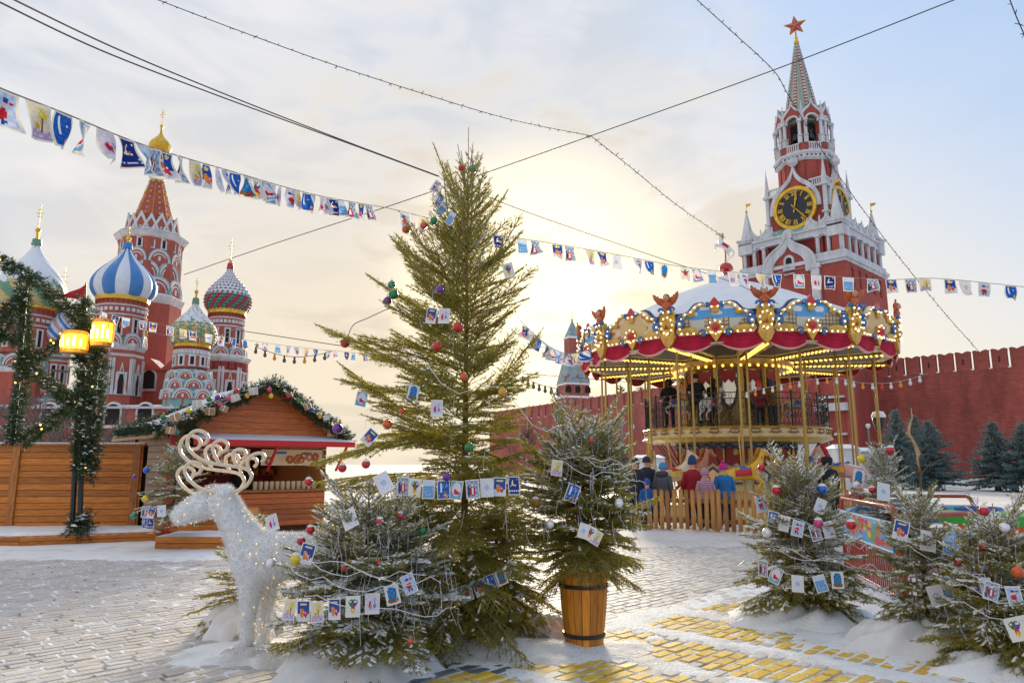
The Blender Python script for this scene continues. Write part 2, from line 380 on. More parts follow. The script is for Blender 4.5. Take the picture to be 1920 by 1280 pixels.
stones = []                                                     # x, y, length, width, kind, tilt
e1v, e2v = Vector((R2, R2, 0)), Vector((-R2, R2, 0))
row = 0; e2 = -2.0
while e2 < 24:
    w = ST_W; e1 = -10 + (row % 2) * ST_L * .5 + rng.uniform(-.05, .05)
    while e1 < 20:
        L_ = ST_L * rng.uniform(.82, 1.15)
        p = e1v * (e1 + L_ / 2) + e2v * (e2 + w / 2)
        if 5.0 < p.y < 15.15 and abs(p.x) < p.y * .73 + .4:
            k = 0
            if e2 < 4.55 and any(a <= e1 + L_ / 2 <= b for a, b in BANDS): k = 2
            elif 4.3 < e2 < 5.15 and 2.5 < e1 < 5.4: k = 1
            stones.append((p.x, p.y, L_, w, k))
        e1 += L_ + GAP
    e2 += w + GAP; row += 1
stones.sort(key=lambda q: q[1] * q[1] + q[0] * q[0])
SM = ['sett_stone', 'sett_dark', 'sett_yellow']
lib = {}
def sett_me(k, v):
    if (k, v) not in lib:
        r = random.Random(v * 7 + k); b = MB()
        L_ = ST_L * (.86 + .055 * v); z = [r.uniform(-.003, .003) for _ in range(4)]; x, y = L_ / 2, ST_W / 2; c = .011
        top = [(-x + c, -y + c, .022 + z[0]), (x - c, -y + c, .022 + z[1]), (x - c, y - c, .022 + z[2]), (-x + c, y - c, .022 + z[3])]
        mid = [(-x, -y, .012), (x, -y, .012), (x, y, .012), (-x, y, .012)]; bot = [(a, b_, -.02) for a, b_, _ in mid]
        fs = [(8, 9, 10, 11)] + [(o + i, o + (i + 1) % 4, o + 4 + (i + 1) % 4, o + 4 + i) for o in (0, 4) for i in range(4)]
        b.add(bot + mid + top, fs); lib[(k, v)] = b.mesh('sett', SM[k])
    return lib[(k, v)]
for i, (x, y, L_, w, k) in enumerate(stones[:300]):
    v = min(5, max(0, int((L_ / ST_L - .82) / .055)))
    o = link('sett', sett_me(k, v), ground); o.location = (x, y, -.0165 + rng.uniform(-.003, .003)); o.rotation_euler = (rng.uniform(-.015, .015), rng.uniform(-.02, .02), math.pi / 4 + rng.uniform(-.012, .012))
rest = MB(); tones = []; rk = []
for i, (x, y, L_, w, k) in enumerate(stones[300:]):
    dz = -.0165 + rng.uniform(-.003, .003); a = math.pi / 4 + rng.uniform(-.012, .012); c, s_ = math.cos(a), math.sin(a); cc = .011
    def T(px_, py_, z): return (x + c * px_ - s_ * py_, y + s_ * px_ + c * py_, z)
    hx, hy = L_ / 2, w / 2
    vs = [T(q * hx, r * hy, -.02) for q, r in ((-1, -1), (1, -1), (1, 1), (-1, 1))] + [T(q * hx, r * hy, .012 + dz) for q, r in ((-1, -1), (1, -1), (1, 1), (-1, 1))] + [T(q * (hx - cc), r * (hy - cc), .022 + dz + rng.uniform(-.003, .003)) for q, r in ((-1, -1), (1, -1), (1, 1), (-1, 1))]
    fs = [(8, 9, 10, 11)] + [(o + j, o + (j + 1) % 4, o + 4 + (j + 1) % 4, o + 4 + j) for o in (0, 4) for j in range(4)]
    rest.add(vs, fs, k); tones += [rng.random()] * 9
ro = rest.build('sett_field', SM, ground); ro['kind'] = 'stuff'
ta = ro.data.attributes.new('tone', 'FLOAT', 'FACE'); ta.data.foreach_set('value', tones)
del rest

# snow lying over the setts: a height field that dips under the stones where it is worn through
def vnoise(x, y, seed=0):
    xi, yi = np.floor(x).astype(int), np.floor(y).astype(int); xf, yf = x - xi, y - yi
    def h(a, b):
        n = (a * 374761393 + b * 668265263 + seed * 1442695041) & 0x7fffffff
        n = ((n ^ (n >> 13)) * 1274126177) & 0x7fffffff
        return ((n ^ (n >> 16)) & 0xffff) / 65535.0
    u, v = xf * xf * (3 - 2 * xf), yf * yf * (3 - 2 * yf)
    return (h(xi, yi) * (1 - u) + h(xi + 1, yi) * u) * (1 - v) + (h(xi, yi + 1) * (1 - u) + h(xi + 1, yi + 1) * u) * v
def fbm(x, y, o=4, seed=0):
    t = 0; a = .5; 
    for k in range(o): t = t + a * vnoise(x * 2 ** k, y * 2 ** k, seed + k); a *= .5
    return t / (1 - .5 ** o)
def sstep(a, b, x):
    t = np.clip((x - a) / (b - a), 0, 1); return t * t * (3 - 2 * t)
def snow_sheet(name, label, x0, x1, y0, y1, step, fun):
    nx, ny = int((x1 - x0) / step) + 1, int((y1 - y0) / step) + 1
    X, Y = np.meshgrid(np.linspace(x0, x1, nx), np.linspace(y0, y1, ny)); Z = fun(X, Y)
    V = np.stack([X.ravel(), Y.ravel(), Z.ravel()], 1)
    i = np.arange(nx * ny).reshape(ny, nx)
    F = np.stack([i[:-1, :-1].ravel(), i[:-1, 1:].ravel(), i[1:, 1:].ravel(), i[1:, :-1].ravel()], 1)
    keep = Z.ravel()[F].max(1) > -.004; F = F[keep]
    me = tri_mesh(name, V, F, 'ground_snow'); me.shade_smooth()
    return tag(link(name, me), label, 'snow', kind='stuff')
PRINTS_ = []
for a0, b0, hd, k in ((1.2, 5.6, .9, 12), (2.6, 5.5, 1.7, 10), (.6, 6.2, .5, 9), (4.2, 7.6, 2.4, 9), (2.0, 7.6, .2, 8), (3.4, 9.4, 2.0, 9)):
    for i in range(k):
        sd = 1 if i % 2 else -1; PRINTS_.append((a0 + math.cos(hd) * i * .36 - math.sin(hd) * sd * .09 + rng.uniform(-.03, .03), b0 + math.sin(hd) * i * .36 + math.cos(hd) * sd * .09, hd + rng.uniform(-.15, .15)))
def trodden(x, y):
    d = np.zeros_like(x)
    for fx_, fy_, hd in PRINTS_:
        c, s_ = math.cos(hd), math.sin(hd); u, v = (x - fx_) * c + (y - fy_) * s_, -(x - fx_) * s_ + (y - fy_) * c
        q = (u / .15) ** 2 + (v / .055) ** 2; d += -.008 * np.exp(-q ** 2) + .004 * np.exp(-((q - 1.9) / .7) ** 2)
    return d
def snow_right(x, y):
    e1, e2 = (x + y) * R2, (y - x) * R2
    m = sstep(5.5, 4.7, e2 + .5 * (fbm(x * 1.3, y * 1.3, 3, 9) - .5)) * sstep(2.4, 3.6, e1)
    band = np.zeros_like(x)
    for a, b in BANDS: band = np.maximum(band, sstep(a - .12, a + .05, e1) * sstep(b + .12, b - .05, e1))
    band = band * sstep(4.75, 4.45, e2)
    worn = fbm(x * 2.2, y * 2.2, 4, 3)
    dark = sstep(4.2, 4.5, e2) * sstep(5.6, 5.2, e1)
    h = .0085 * m - .0165 * band * sstep(.08, .30, worn) - .008 * dark * sstep(.28, .45, worn) + .012 * (fbm(x * 9, y * 9, 3, 7) - .5) + .008 * (fbm(x * 2, y * 2, 3, 17) - .5) - (1 - m) * .012
    near = np.exp(-(((x - 3.1) / 1.2) ** 2 + ((y - 7.6) / .9) ** 2)) + np.exp(-(((x - 3.9) / 1.0) ** 2 + ((y - 6.4) / 1.1) ** 2))
    return h + .014 * near * m + trodden(x, y) * m
snow_sheet('snow_patch', 'trodden snow over the yellow striped stones on the lower right', -1.2, 7.0, 5.0, 11.0, .032, snow_right)
def snow_left(x, y):
    d = sstep(12.0, 13.6, y + 1.2 * (fbm(x * .8, y * .8, 4, 21) - .5) + .12 * (x + 6)) * sstep(-3.4, -4.4, x)
    return -.028 + .05 * d + .014 * (fbm(x * 6, y * 6, 3, 5) - .5)
snow_sheet('snow_patch', 'band of clean snow in front of the wooden hoarding and stall', -13, -3.2, 11.0, 17.2, .06, snow_left)
def snow_mid(x, y):
    d = np.maximum(np.exp(-(((x + .2) / 1.5) ** 2 + ((y - 6.9) / .55) ** 2)), .9 * np.exp(-(((x + 2.35) / .75) ** 2 + ((y - 6.75) / .45) ** 2)))
    return -.035 + .12 * d * (.55 + .8 * fbm(x * 2.5, y * 2.5, 4, 31)) + .02 * (fbm(x * 8, y * 8, 3, 15) - .5)
snow_sheet('snow_patch', 'lumpy grey snow heaped under the white reindeer and tall spruce', -4.0, 2.2, 5.4, 8.6, .035, snow_mid)
def snow_film(x, y):
    return -.0158 + .030 * fbm(x * 5.5, y * 5.5, 4, 41) ** 1.6 + .012 * (fbm(x * .9, y * .9, 2, 43) - .5) - .05 * sstep(4.9, 4.6, (y - x) * R2) * sstep(2.4, 3.0, (x + y) * R2)
snow_sheet('snow_patch', 'wisps of snow caught in the joints of the pinkish stones', -7.5, 4.6, 5.0, 12.4, .05, snow_film)
# fallen needles and grit on the snow
gm = MB(); q_ = random.Random(12)
for i in range(1500):
    x, y = q_.uniform(-3.5, 5.5), q_.uniform(5.2, 9.5); a, l = q_.uniform(0, 6.28), q_.uniform(.008, .03); dx, dy = math.cos(a) * l, math.sin(a) * l; z_ = .012 + max(0, float(snow_right(np.array([x]), np.array([y]))[0])) * 1.0; w_ = q_.uniform(.0012, .004)
    gm.add([(x - dy / l * w_, y + dx / l * w_, z_), (x + dy / l * w_, y - dx / l * w_, z_), (x + dx, y + dy, z_ + .003)], [(0, 1, 2)])
mat('grit', (.07, .055, .03, 1), (.14, .12, .05, 1), rough=.9, scale=6)
tag(gm.build('needle_litter', 'grit'), 'fallen spruce needles and grit scattered on the snow', 'litter', kind='stuff')
# ------------------------------------------------------------------ fortress clock tower and walls
def bez(p0, p1, p2, p3, n):
    out = []
    for i in range(n + 1):
        t = i / n; a = (1 - t) ** 3; b = 3 * t * (1 - t) ** 2; c = 3 * t * t * (1 - t); d = t ** 3
        out.append((a * p0[0] + b * p1[0] + c * p2[0] + d * p3[0], a * p0[1] + b * p1[1] + c * p2[1] + d * p3[1]))
    return out
def ogee(w, h, n=7, foot=0.0):
    r = bez((w, 0), (w * 1.02, .30 * h), (.80 * w, .46 * h), (.52 * w, .58 * h), n) + bez((.52 * w, .58 * h), (.28 * w, .68 * h), (.07 * w, .76 * h), (0, h), n)[1:]
    l = [(-x, y) for x, y in r[-2::-1]]
    q = r + l
    if foot: q = [(w, -foot)] + q + [(-w, -foot)]
    return q
def arch(w, h, n=8):
    """round-headed outline, half width w, total height h"""
    return [(w, 0)] + [(w * math.cos(math.pi * i / n), h - w + w * math.sin(math.pi * i / n)) for i in range(n + 1)] + [(-w, 0)]
mat('tower_brick', (.40, .078, .06, 1), (.25, .055, .046, 1), rough=.85, scale=1.0, bump=.2, stretch=(1, 1, .22), detail=9, thr=(.36, .78))
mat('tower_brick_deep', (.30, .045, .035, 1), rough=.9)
mat('patina', (.16, .34, .27, 1), (.24, .42, .36, 1), rough=.6, scale=2, snow=.25)
mat('spire_tile', (.26, .33, .25, 1), (.46, .46, .38, 1), rough=.4, scale=9, coat=.2)
mat('ruby', (.42, .02, .04, 1), rough=.15, coat=.6)
mat('clock_black', (.012, .014, .028, 1), rough=.35)
mat('bronze', (.05, .07, .075, 1), rough=.45, metal=.5)
YT = 103.0; TZ = lambda v: zat(v, YT)
Tp = at(1493, 78, YT); TROT = math.radians(-46)
TX, TY = Tp.x, Tp.y
tower = thing('clock_tower', 'tall red brick gate tower with white stone lacework, gold clock and star topped spire', 'tower', (TX, TY, 0), TROT)
A = 7.45; ZC = 29.0; ZB = 33.2
b = MB(); b.box((0, 0, ZC / 2), (2 * A, 2 * A, ZC)); b.build('wall', 'tower_brick', tower)
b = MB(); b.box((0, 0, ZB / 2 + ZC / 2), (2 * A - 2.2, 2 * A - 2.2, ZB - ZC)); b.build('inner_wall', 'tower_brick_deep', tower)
b = MB(); b.box((0, 0, ZC), (2 * A + .9, 2 * A + .9, .5)); b.box((0, 0, ZC - .45), (2 * A + .45, 2 * A + .45, .4)); b.box((0, 0, ZC + .6), (2 * A + .3, 2 * A + .3, .7)); b.build('cornice', 'white_stone', tower)
def side_M(k): return Matrix.Rotation(k * math.pi / 2, 3, 'Z')
mc = MB(); mc.tube([(0, 0, 0), (0, 0, 2.6)], .27, 8); mc.box((0, 0, 2.75), (.8, .8, .3)); mc.box((0, 0, .1), (.75, .75, .3)); col_me = mc.mesh('column', 'white_stone')
mp_ = MB(); mp_.box((0, 0, 1.3), (1.15, .9, 2.6)); pier_me = mp_.mesh('pier', 'tower_brick')
ma = MB(); o1 = arch(1.35, 1.75, 9); i1 = arch(1.0, 1.4, 9); ma.frame(o1, i1, (0, 0, 0), (1, 0, 0), (0, 0, 1), (0, .5, 0), closed=False)
sp = [(1.55, 1.0)] + [(1.35 * math.cos(math.pi * i / 9), .4 + 1.35 * math.sin(math.pi * i / 9)) for i in range(10)] + [(-1.55, 1.0)]
arch_me = ma.mesh('arch', 'white_stone')
pn = MB(); pn.box((0, 0, .5), (.62, .62, 1.0)); pn.lathe([(.5, 1.0), (.55, 1.15), (.28, 1.3), (.12, 2.1), (.2, 2.25), (.05, 2.5), (0, 2.7)], 6); pin_me = pn.mesh('pinnacle', 'white_stone')
gb = MB(); gb.plate(ogee(1.25, 2.3, 6), (0, 0, 0), (1, 0, 0), (0, 0, 1), (0, .55, 0)); gb.frame(ogee(1.4, 2.6, 6), ogee(1.05, 1.95, 6), (0, -.12, 0), (1, 0, 0), (0, 0, 1), (0, .2, 0), closed=False); gab_me = gb.mesh('ogee_gable', 'white_stone')
for k in range(2):                                               # the two faces in view: 0 = towards the square, 1 = its right-hand return
    R = side_M(k)
    def put(name, me, x, z, out=0.0, rz=0.0, sc=1.0):
        o = link(name, me, tower); p = R @ Vector((x, -(A + out), z)); o.location = p; o.rotation_euler = (0, 0, k * math.pi / 2 + rz); o.scale = (sc, sc, sc); return o
    xs = [-6.9, -5.4, -3.9, 3.9, 5.4, 6.9] if k == 0 else [-6.9, -4.6, -2.3, 0, 2.3, 4.6, 6.9]
    for x in xs: put('column', col_me, x, ZC + .8, -.35); put('pier', pier_me, x, ZC + .8, -1.05)
    mids = [(-6.15, .62), (-4.65, .62), (4.65, .62), (6.15, .62)] if k == 0 else [(x, .95) for x in (-5.75, -3.45, -1.15, 1.15, 3.45, 5.75)]
    for x, s in mids: put('arch', arch_me, x, ZC + 2.6, -.25, sc=s)
    for x in ([-5.4, -3.3, 3.3, 5.4] if k == 0 else [-4.6, -2.3, 0, 2.3, 4.6]): put('ogee_gable', gab_me, x, ZB + .35, -.1, sc=.78)
    for x in ([-6.3, -4.3, -2.6, 2.6, 4.3, 6.3] if k == 0 else [-5.7, -3.4, -1.15, 1.15, 3.4, 5.7]): put('pinnacle', pin_me, x, ZB + .3, -.5, sc=.8)
    b = MB(); b.box((0, -A + .55, ZB - .15), (2 * A, 1.0, .9), M=None); b.box((0, -A + .4, ZB + .38), (2 * A + .2, 1.2, .28))
    b.box((0, -A + .3, ZC + .55), (2 * A, .5, 1.0))
    o = b.build('entablature', 'white_stone', tower); o.rotation_euler = (0, 0, k * math.pi / 2)
# low inner terrace and patina roofs behind the lacework
b = MB(); b.box((0, 0, ZB + .1), (2 * A - 1.0, 2 * A - 1.0, .3)); b.lathe([(9.2, ZB + .2), (5.8, ZB + 2.6)], 4, ph=math.pi / 4); b.build('terrace_roof', 'patina', tower)
# large ogee gable in the middle of the face towards the square
b = MB(); b.plate(ogee(2.55, 3.9, 9), (0, -A - .25, ZC - .6), (1, 0, 0), (0, 0, 1), (0, 1.2, 0)); b.build('great_gable', 'tower_brick', tower)
b = MB(); b.frame(ogee(3.6, 5.3, 9, .6), ogee(2.35, 3.6, 9, .6), (0, -A - .55, ZC - .6), (1, 0, 0), (0, 0, 1), (0, 1.0, 0), closed=False)
b.frame(ogee(3.9, 5.55, 9), ogee(3.55, 5.25, 9), (0, -A - .7, ZC - .6), (1, 0, 0), (0, 0, 1), (0, .3, 0), closed=False); b.box((0, -A, ZC + 4.3), (1.3, 1.2, .8)); b.lathe([(.7, 0), (.72, .25), (.5, .6), (0, .75)], 8, (0, -A, ZC + 4.65)); b.build('great_gable_moulding', 'white_stone', tower)
wb = MB(); wb.plate(arch(.45, 1.5), (0, -A - .33, ZC - .3), (1, 0, 0), (0, 0, 1), (0, .2, 0)); wo = wb.build('window', 'dark_hole', tower)
wb = MB(); wb.frame(arch(.75, 1.85), arch(.45, 1.5), (0, -A - .42, ZC - .3), (1, 0, 0), (0, 0, 1), (0, .3, 0), closed=False); wb.box((0, -A - .38, ZC - .5), (1.7, .3, .3)); wb.box((0, -A - .38, ZC - 1.2), (1.5, .25, .18)); wb.build('window_surround', 'white_stone', wo)
for x in (-3.7, 3.55):
    b = MB(); b.box((x, -A - .2, ZC - 3.2), (1.1, .6, 5.6)); b.box((x, -A - .25, ZC - 6.2), (1.5, .8, .5)); b.box((x, -A - .25, ZC - .7), (1.6, .8, .6)); b.build('pilaster', 'white_stone', tower)
for z in (9.0,):
    for zz, d_ in ((z, (4.2, 1.0, 1.0)), (z + 1.3, (3.6, .8, .25)), (z - 3.5, (3.6, .8, .3))): b = MB(); b.box((A - 3.0, -A - .5, zz), d_); b.build('gate_cornice', 'white_stone', tower)
for x, w in ((-A + .6, 1.4), (A - .55, 1.3), (A - 5.2, 1.2)):
    b = MB(); b.box((x, -A - .12, ZC / 2 - .9), (w, .5, ZC - 2)); b.build('buttress', 'tower_brick', tower)
for y in (-5, -2.5, 0, 2.5, 5):
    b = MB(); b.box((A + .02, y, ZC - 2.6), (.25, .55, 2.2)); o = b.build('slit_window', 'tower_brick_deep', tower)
    b = MB(); b.box((A + .06, y, ZC - 1.35), (.3, .8, .3)); b.build('lintel', 'tower_brick', o)
# corner spires
cs = MB(); cs.box((0, 0, .9), (2.2, 2.2, 2.1)); cs.box((0, 0, 2.0), (2.5, 2.5, .3)); cs.lathe([(1.15, 2.1), (.95, 2.5), (.10, 6.6)], 4, ph=math.pi / 4); cs.lathe([(1.0, 2.15), (.8, 2.6), (.08, 6.4)], 8)
cs_me = cs.mesh('corner_spire', 'white_stone'); fl = MB(); fl.tube([(0, 0, 6.4), (0, 0, 8.0)], .05, 5); fl.sphere((0, 0, 6.7), .2, 8, 6); fl.plate([(0, 7.4), (.7, 7.55), (.7, 7.9), (0, 7.9)], (0, 0, 0), (1, 0, 0), (0, 0, 1), (0, .05, 0)); fl_me = fl.mesh('vane', 'gold')
for sx, sy in ((-1, -1), (1, -1), (1, 1)):
    o = link('corner_spire', cs_me, tower, (sx * (A - .9), sy * (A - .9), ZB - 1.0)); link('vane', fl_me, o)
# clock storey
B = 4.25; ZK0, ZK1 = ZB, 40.9
b = MB(); b.box((0, 0, (ZK0 + ZK1) / 2), (2 * B, 2 * B, ZK1 - ZK0)); b.build('clock_storey', 'tower_brick', tower)
ZCL = 38.3; RC = 3.02
numerals = ['XII', 'I', 'II', 'III', 'IV', 'V', 'VI', 'VII', 'VIII', 'IX', 'X', 'XI']
def clock(k):
    rt = link('clock', None, tower); rt.rotation_euler = (0, 0, k * math.pi / 2); rt.location = side_M(k) @ Vector((0, -B - .35, ZCL))
    f = MB(); n = 48
    f.add([(RC * .96 * math.cos(2 * math.pi * i / n), -.05, RC * .96 * math.sin(2 * math.pi * i / n)) for i in range(n)] + [(RC * .96 * math.cos(2 * math.pi * i / n), .35, RC * .96 * math.sin(2 * math.pi * i / n)) for i in range(n)], [tuple(range(n))] + [(i, n + i, n + (i + 1) % n, (i + 1) % n) for i in range(n)])
    f.build('clock_face', 'clock_black', rt)
    f = MB(); f.frame([(RC * 1.06 * math.cos(2 * math.pi * i / n), RC * 1.06 * math.sin(2 * math.pi * i / n)) for i in range(n)], [(RC * .90 * math.cos(2 * math.pi * i / n), RC * .90 * math.sin(2 * math.pi * i / n)) for i in range(n)], (0, -.22, 0), (1, 0, 0), (0, 0, 1), (0, .55, 0))
    f.build('rim', 'gold', rt)
    def stroke(m, p, q, w): m.bar((p[0], -.1, p[1]), (q[0], -.1, q[1]), w, .08, up=(0, -1, 0))
    for h, s in enumerate(numerals):
        a = math.pi / 2 - h * math.pi / 6; rd = (math.cos(a), math.sin(a)); tg = (math.sin(a), -math.cos(a))
        W_ = {'I': .2, 'V': .42, 'X': .42}; tot = sum(W_[c] for c in s); x = -tot / 2; m = MB()
        P = lambda t, r: (rd[0] * r + tg[0] * t, rd[1] * r + tg[1] * t)
        for c in s:
            w = W_[c]; r0, r1 = RC * .62, RC * .82; cx = x + w / 2
            if c == 'I': stroke(m, P(cx, r0), P(cx, r1), .12)
            elif c == 'V': stroke(m, P(cx, r0), P(cx - .17, r1), .12); stroke(m, P(cx, r0), P(cx + .17, r1), .07)
            else: stroke(m, P(cx + .16, r0), P(cx - .16, r1), .12); stroke(m, P(cx - .16, r0), P(cx + .16, r1), .07)
            x += w
        stroke(m, P(-tot / 2, RC * .62), P(tot / 2, RC * .62), .07); stroke(m, P(-tot / 2, RC * .82), P(tot / 2, RC * .82), .07)
        m.build('numeral', 'gold', rt)
    m = MB()
    for i in range(60):
        a = 2 * math.pi * i / 60; stroke(m, (RC * .86 * math.cos(a), RC * .86 * math.sin(a)), (RC * .905 * math.cos(a), RC * .905 * math.sin(a)), .07 if i % 5 else .14)
    m.build('minute_track', 'gold', rt)
    for ang, L_, w, nm in ((math.radians(90 - 11), RC * .66, .17, 'hour_hand'), (math.radians(90 - 140), RC * .82, .12, 'minute_hand')):
        m = MB(); d = Vector((math.cos(ang), 0, math.sin(ang))); m.bar(d * -.7 + Vector((0, -.2, 0)), d * L_ + Vector((0, -.2, 0)), w, .08, up=(0, -1, 0)); m.bar(d * L_ * .55 + Vector((0, -.2, 0)), d * L_ * .8 + Vector((0, -.2, 0)), w * 2, .08, up=(0, -1, 0)); m.sphere((0, -.22, 0), .22, 8, 6); m.build(nm, 'gold', rt)
for k in range(2): clock(k)
ck = MB(); ck.frame(ogee(3.75, 7.0, 9), ogee(3.2, 6.0, 9), (0, -B - .45, ZCL - .4), (1, 0, 0), (0, 0, 1), (0, .8, 0), closed=False); ck.lathe([(.28, 0), (.75, .5), (.7, 1.0), (.3, 1.3), (0, 1.35)], 8, (0, -B - .1, ZCL + 6.4))
ckp = MB(); ckp.plate(ogee(3.3, 6.2, 9), (0, -B - .15, ZCL - .4), (1, 0, 0), (0, 0, 1), (0, .5, 0))
g1, g2 = ck.mesh('clock_gable_moulding', 'white_stone'), ckp.mesh('clock_gable', 'tower_brick')
par = MB()
for x in (-1, 1):
    for i in range(5): par.box((x * (B - .9) + (i - 2) * .32, -B - .2, ZK1 + .55), (.14, .2, .9))
par.box((0, -B - .1, ZK1), (2 * B + .4, .6, .35)); par.box((-B + .9, -B - .2, ZK1 + 1.05), (2.2, .35, .2)); par.box((B - .9, -B - .2, ZK1 + 1.05), (2.2, .35, .2))
mc2 = MB(); mc2.box((0, -B - .15, ZK0 + 1.6), (2 * B + .3, .5, .3)); str_me = mc2.mesh('string_course', 'white_stone')
par_me = par.mesh('parapet', 'white_stone')
for k in range(2):
    for nm, me in (('clock_gable', g2), ('clock_gable_moulding', g1), ('parapet', par_me), ('string_course', str_me)):
        o = link(nm, me, tower); o.rotation_euler = (0, 0, k * math.pi / 2)
cc = MB(); cc.tube([(0, 0, 0), (0, 0, ZK1 - ZK0)], .32, 8); cc.box((0, 0, .3), (1.0, 1.0, 1.6)); cc.box((0, 0, 3.6), (.85, .85, .3)); cc.box((0, 0, ZK1 - ZK0), (.95, .95, .4)); cc.lathe([(.5, 7.9), (.42, 8.4), (.06, 11.6)], 6); cc.tube([(0, 0, 11.5), (0, 0, 12.2)], .04, 4); cc_me = cc.mesh('corner_column', 'white_stone')
for sx, sy in ((-1, -1), (1, -1), (1, 1)): link('corner_column', cc_me, tower, (sx * (B + .02), sy * (B + .02), ZK0))
# octagon, gallery, belfry
RO = 3.85; ZO1 = 45.9
b = MB(); b.lathe([(RO, ZK1), (RO, ZO1)], 8, ph=math.pi / 8); b.build('octagon', 'tower_brick', tower)
for j in range(8):
    w = -math.pi / 2 + j * math.pi / 4 
    if j in (3, 4, 5): continue
    for s in (-1, 1):
        m = MB(); m.box((s * .85, -RO * .924 - .05, (ZK1 + ZO1) / 2 + .5), (1.0, .16, 3.2)); o = m.build('panel', 'tower_brick', tower); o.rotation_euler = (0, 0, j * math.pi / 4)
b = MB(); b.lathe([(RO + .1, ZO1 - .3), (RO + .5, ZO1), (RO + .5, ZO1 + .55), (RO + .7, ZO1 + .7), (RO + .7, ZO1 + 1.0), (RO - .2, ZO1 + 1.05)], 8, ph=math.pi / 8); b.build('cornice', 'white_stone', tower)
dm = MB()
for j in range(8):
    for i in range(5):
        R = Matrix.Rotation(j * math.pi / 4, 3, 'Z'); dm.box(R @ Vector(((i - 2) * .62, -(RO + .5) * .924 - .02, ZO1 + .3)), (.24, .12, .2), rz=j * math.pi / 4)
dm.build('dentil_holes', 'dark_hole', tower)
Z2 = ZO1 + 1.05
b = MB(); b.lathe([(RO + .35, Z2), (RO + .35, Z2 + 1.2)], 8, ph=math.pi / 8); b.build('gallery_wall', 'tower_brick', tower)
bal = MB()
for i in range(6): bal.box(((i - 2.5) * .32, -(RO + .35) * .924 - .1, Z2 + .6), (.14, .2, 1.0))
for z in (Z2 + .08, Z2 + 1.15): bal.box((0, -(RO + .35) * .924 - .1, z), (2.1, .26, .16))
bal_me = bal.mesh('balustrade', 'white_stone')
Z3 = Z2 + 1.2; HB = 3.7
b = MB(); b.lathe([(RO * .62, Z3), (RO * .62, Z3 + HB)], 8, ph=math.pi / 8); b.build('belfry_core', 'dark_hole', tower)
b = MB(); b.lathe([(RO * .9, Z3), (RO * .9, Z3 + .5)], 8, ph=math.pi / 8); b.build('belfry_floor', 'tower_brick', tower)
dc = MB()
for s in (-1, 1): dc.tube([(s * .42, 0, 0), (s * .42, 0, HB)], .24, 8); dc.box((s * .42, 0, .5), (.62, .62, 1.0)); dc.box((s * .42, 0, HB - .1), (.72, .72, .35)); dc.box((s * .42, 0, 1.2), (.7, .7, .15))
dc_me = dc.mesh('twin_column', 'white_stone')
rp = MB(); rp.box((0, .25, HB / 2), (.9, .55, HB)); rp_me = rp.mesh('belfry_pier', 'tower_brick')
sw = 2 * RO * math.sin(math.pi / 8) / 2
og = MB(); og.frame([(x, y) for x, y in ogee(sw + .15, 3.1, 8)], [(sw * .62 * math.cos(math.pi * i / 14 if False else t), sw * .62 * math.sin(t)) for i, t in ((i, math.pi * i / (len(ogee(1, 1, 8)) - 1)) for i in range(len(ogee(1, 1, 8))))], (0, 0, 0), (1, 0, 0), (0, 0, 1), (0, .5, 0), closed=False)
og_me = og.mesh('belfry_arch', 'tower_brick')
om = MB(); om.frame(ogee(sw + .28, 3.4, 8), ogee(sw - .06, 2.85, 8), (0, -.14, 0), (1, 0, 0), (0, 0, 1), (0, .35, 0), closed=False)
nA = 15; om.frame([(sw * .74 * math.cos(math.pi * i / nA), sw * .74 * math.sin(math.pi * i / nA)) for i in range(nA + 1)], [(sw * .58 * math.cos(math.pi * i / nA), sw * .58 * math.sin(math.pi * i / nA)) for i in range(nA + 1)], (0, -.1, 0), (1, 0, 0), (0, 0, 1), (0, .5, 0), closed=False)
om_me = om.mesh('belfry_arch_moulding', 'white_stone')
bl = MB(); bl.lathe([(.55, 0), (.5, .15), (.36, .6), (.28, .95), (.12, 1.1), (0, 1.12)], 12); bl_me = bl.mesh('bell', 'bronze', smooth=True)
gr = MB(); gr.add([(-sw - .1, 0, .9), (0, 0, 3.2), (sw + .1, 0, .9), (-sw - .1, 2.2, .9), (0, 3.0, 3.2), (sw + .1, 2.2, .9)], [(0, 1, 4, 3), (1, 2, 5, 4)]); gr_me = gr.mesh('gable_roof', 'patina')
for j in range(8):
    if j in (3, 4, 5): continue
    th = j * math.pi / 4; R = Matrix.Rotation(th, 3, 'Z')
    for nm, me, x, out, z in (('balustrade', bal_me, 0, 0, 0), ('belfry_arch', og_me, 0, RO * .924, Z3 + HB), ('belfry_arch_moulding', om_me, 0, RO * .924, Z3 + HB), ('bell', bl_me, 0, RO * .70, Z3 + 1.1), ('gable_roof', gr_me, 0, RO * .924, Z3 + HB)):
        o = link(nm, me, tower); o.location = R @ Vector((x, -out, z)); o.rotation_euler = (0, 0, th)
    th2 = th + math.pi / 8; R = Matrix.Rotation(th2, 3, 'Z')
    for nm, me, out, z in (('twin_column', dc_me, RO + .1, Z3), ('belfry_pier', rp_me, RO - .35, Z3), ('pinnacle', pin_me, RO - .1, Z3 + HB + .6)):
        o = link(nm, me, tower); o.location = R @ Vector((0, -out, z)); o.rotation_euler = (0, 0, th2)
        if nm == 'pinnacle': o.scale = (.55, .55, 1.0)
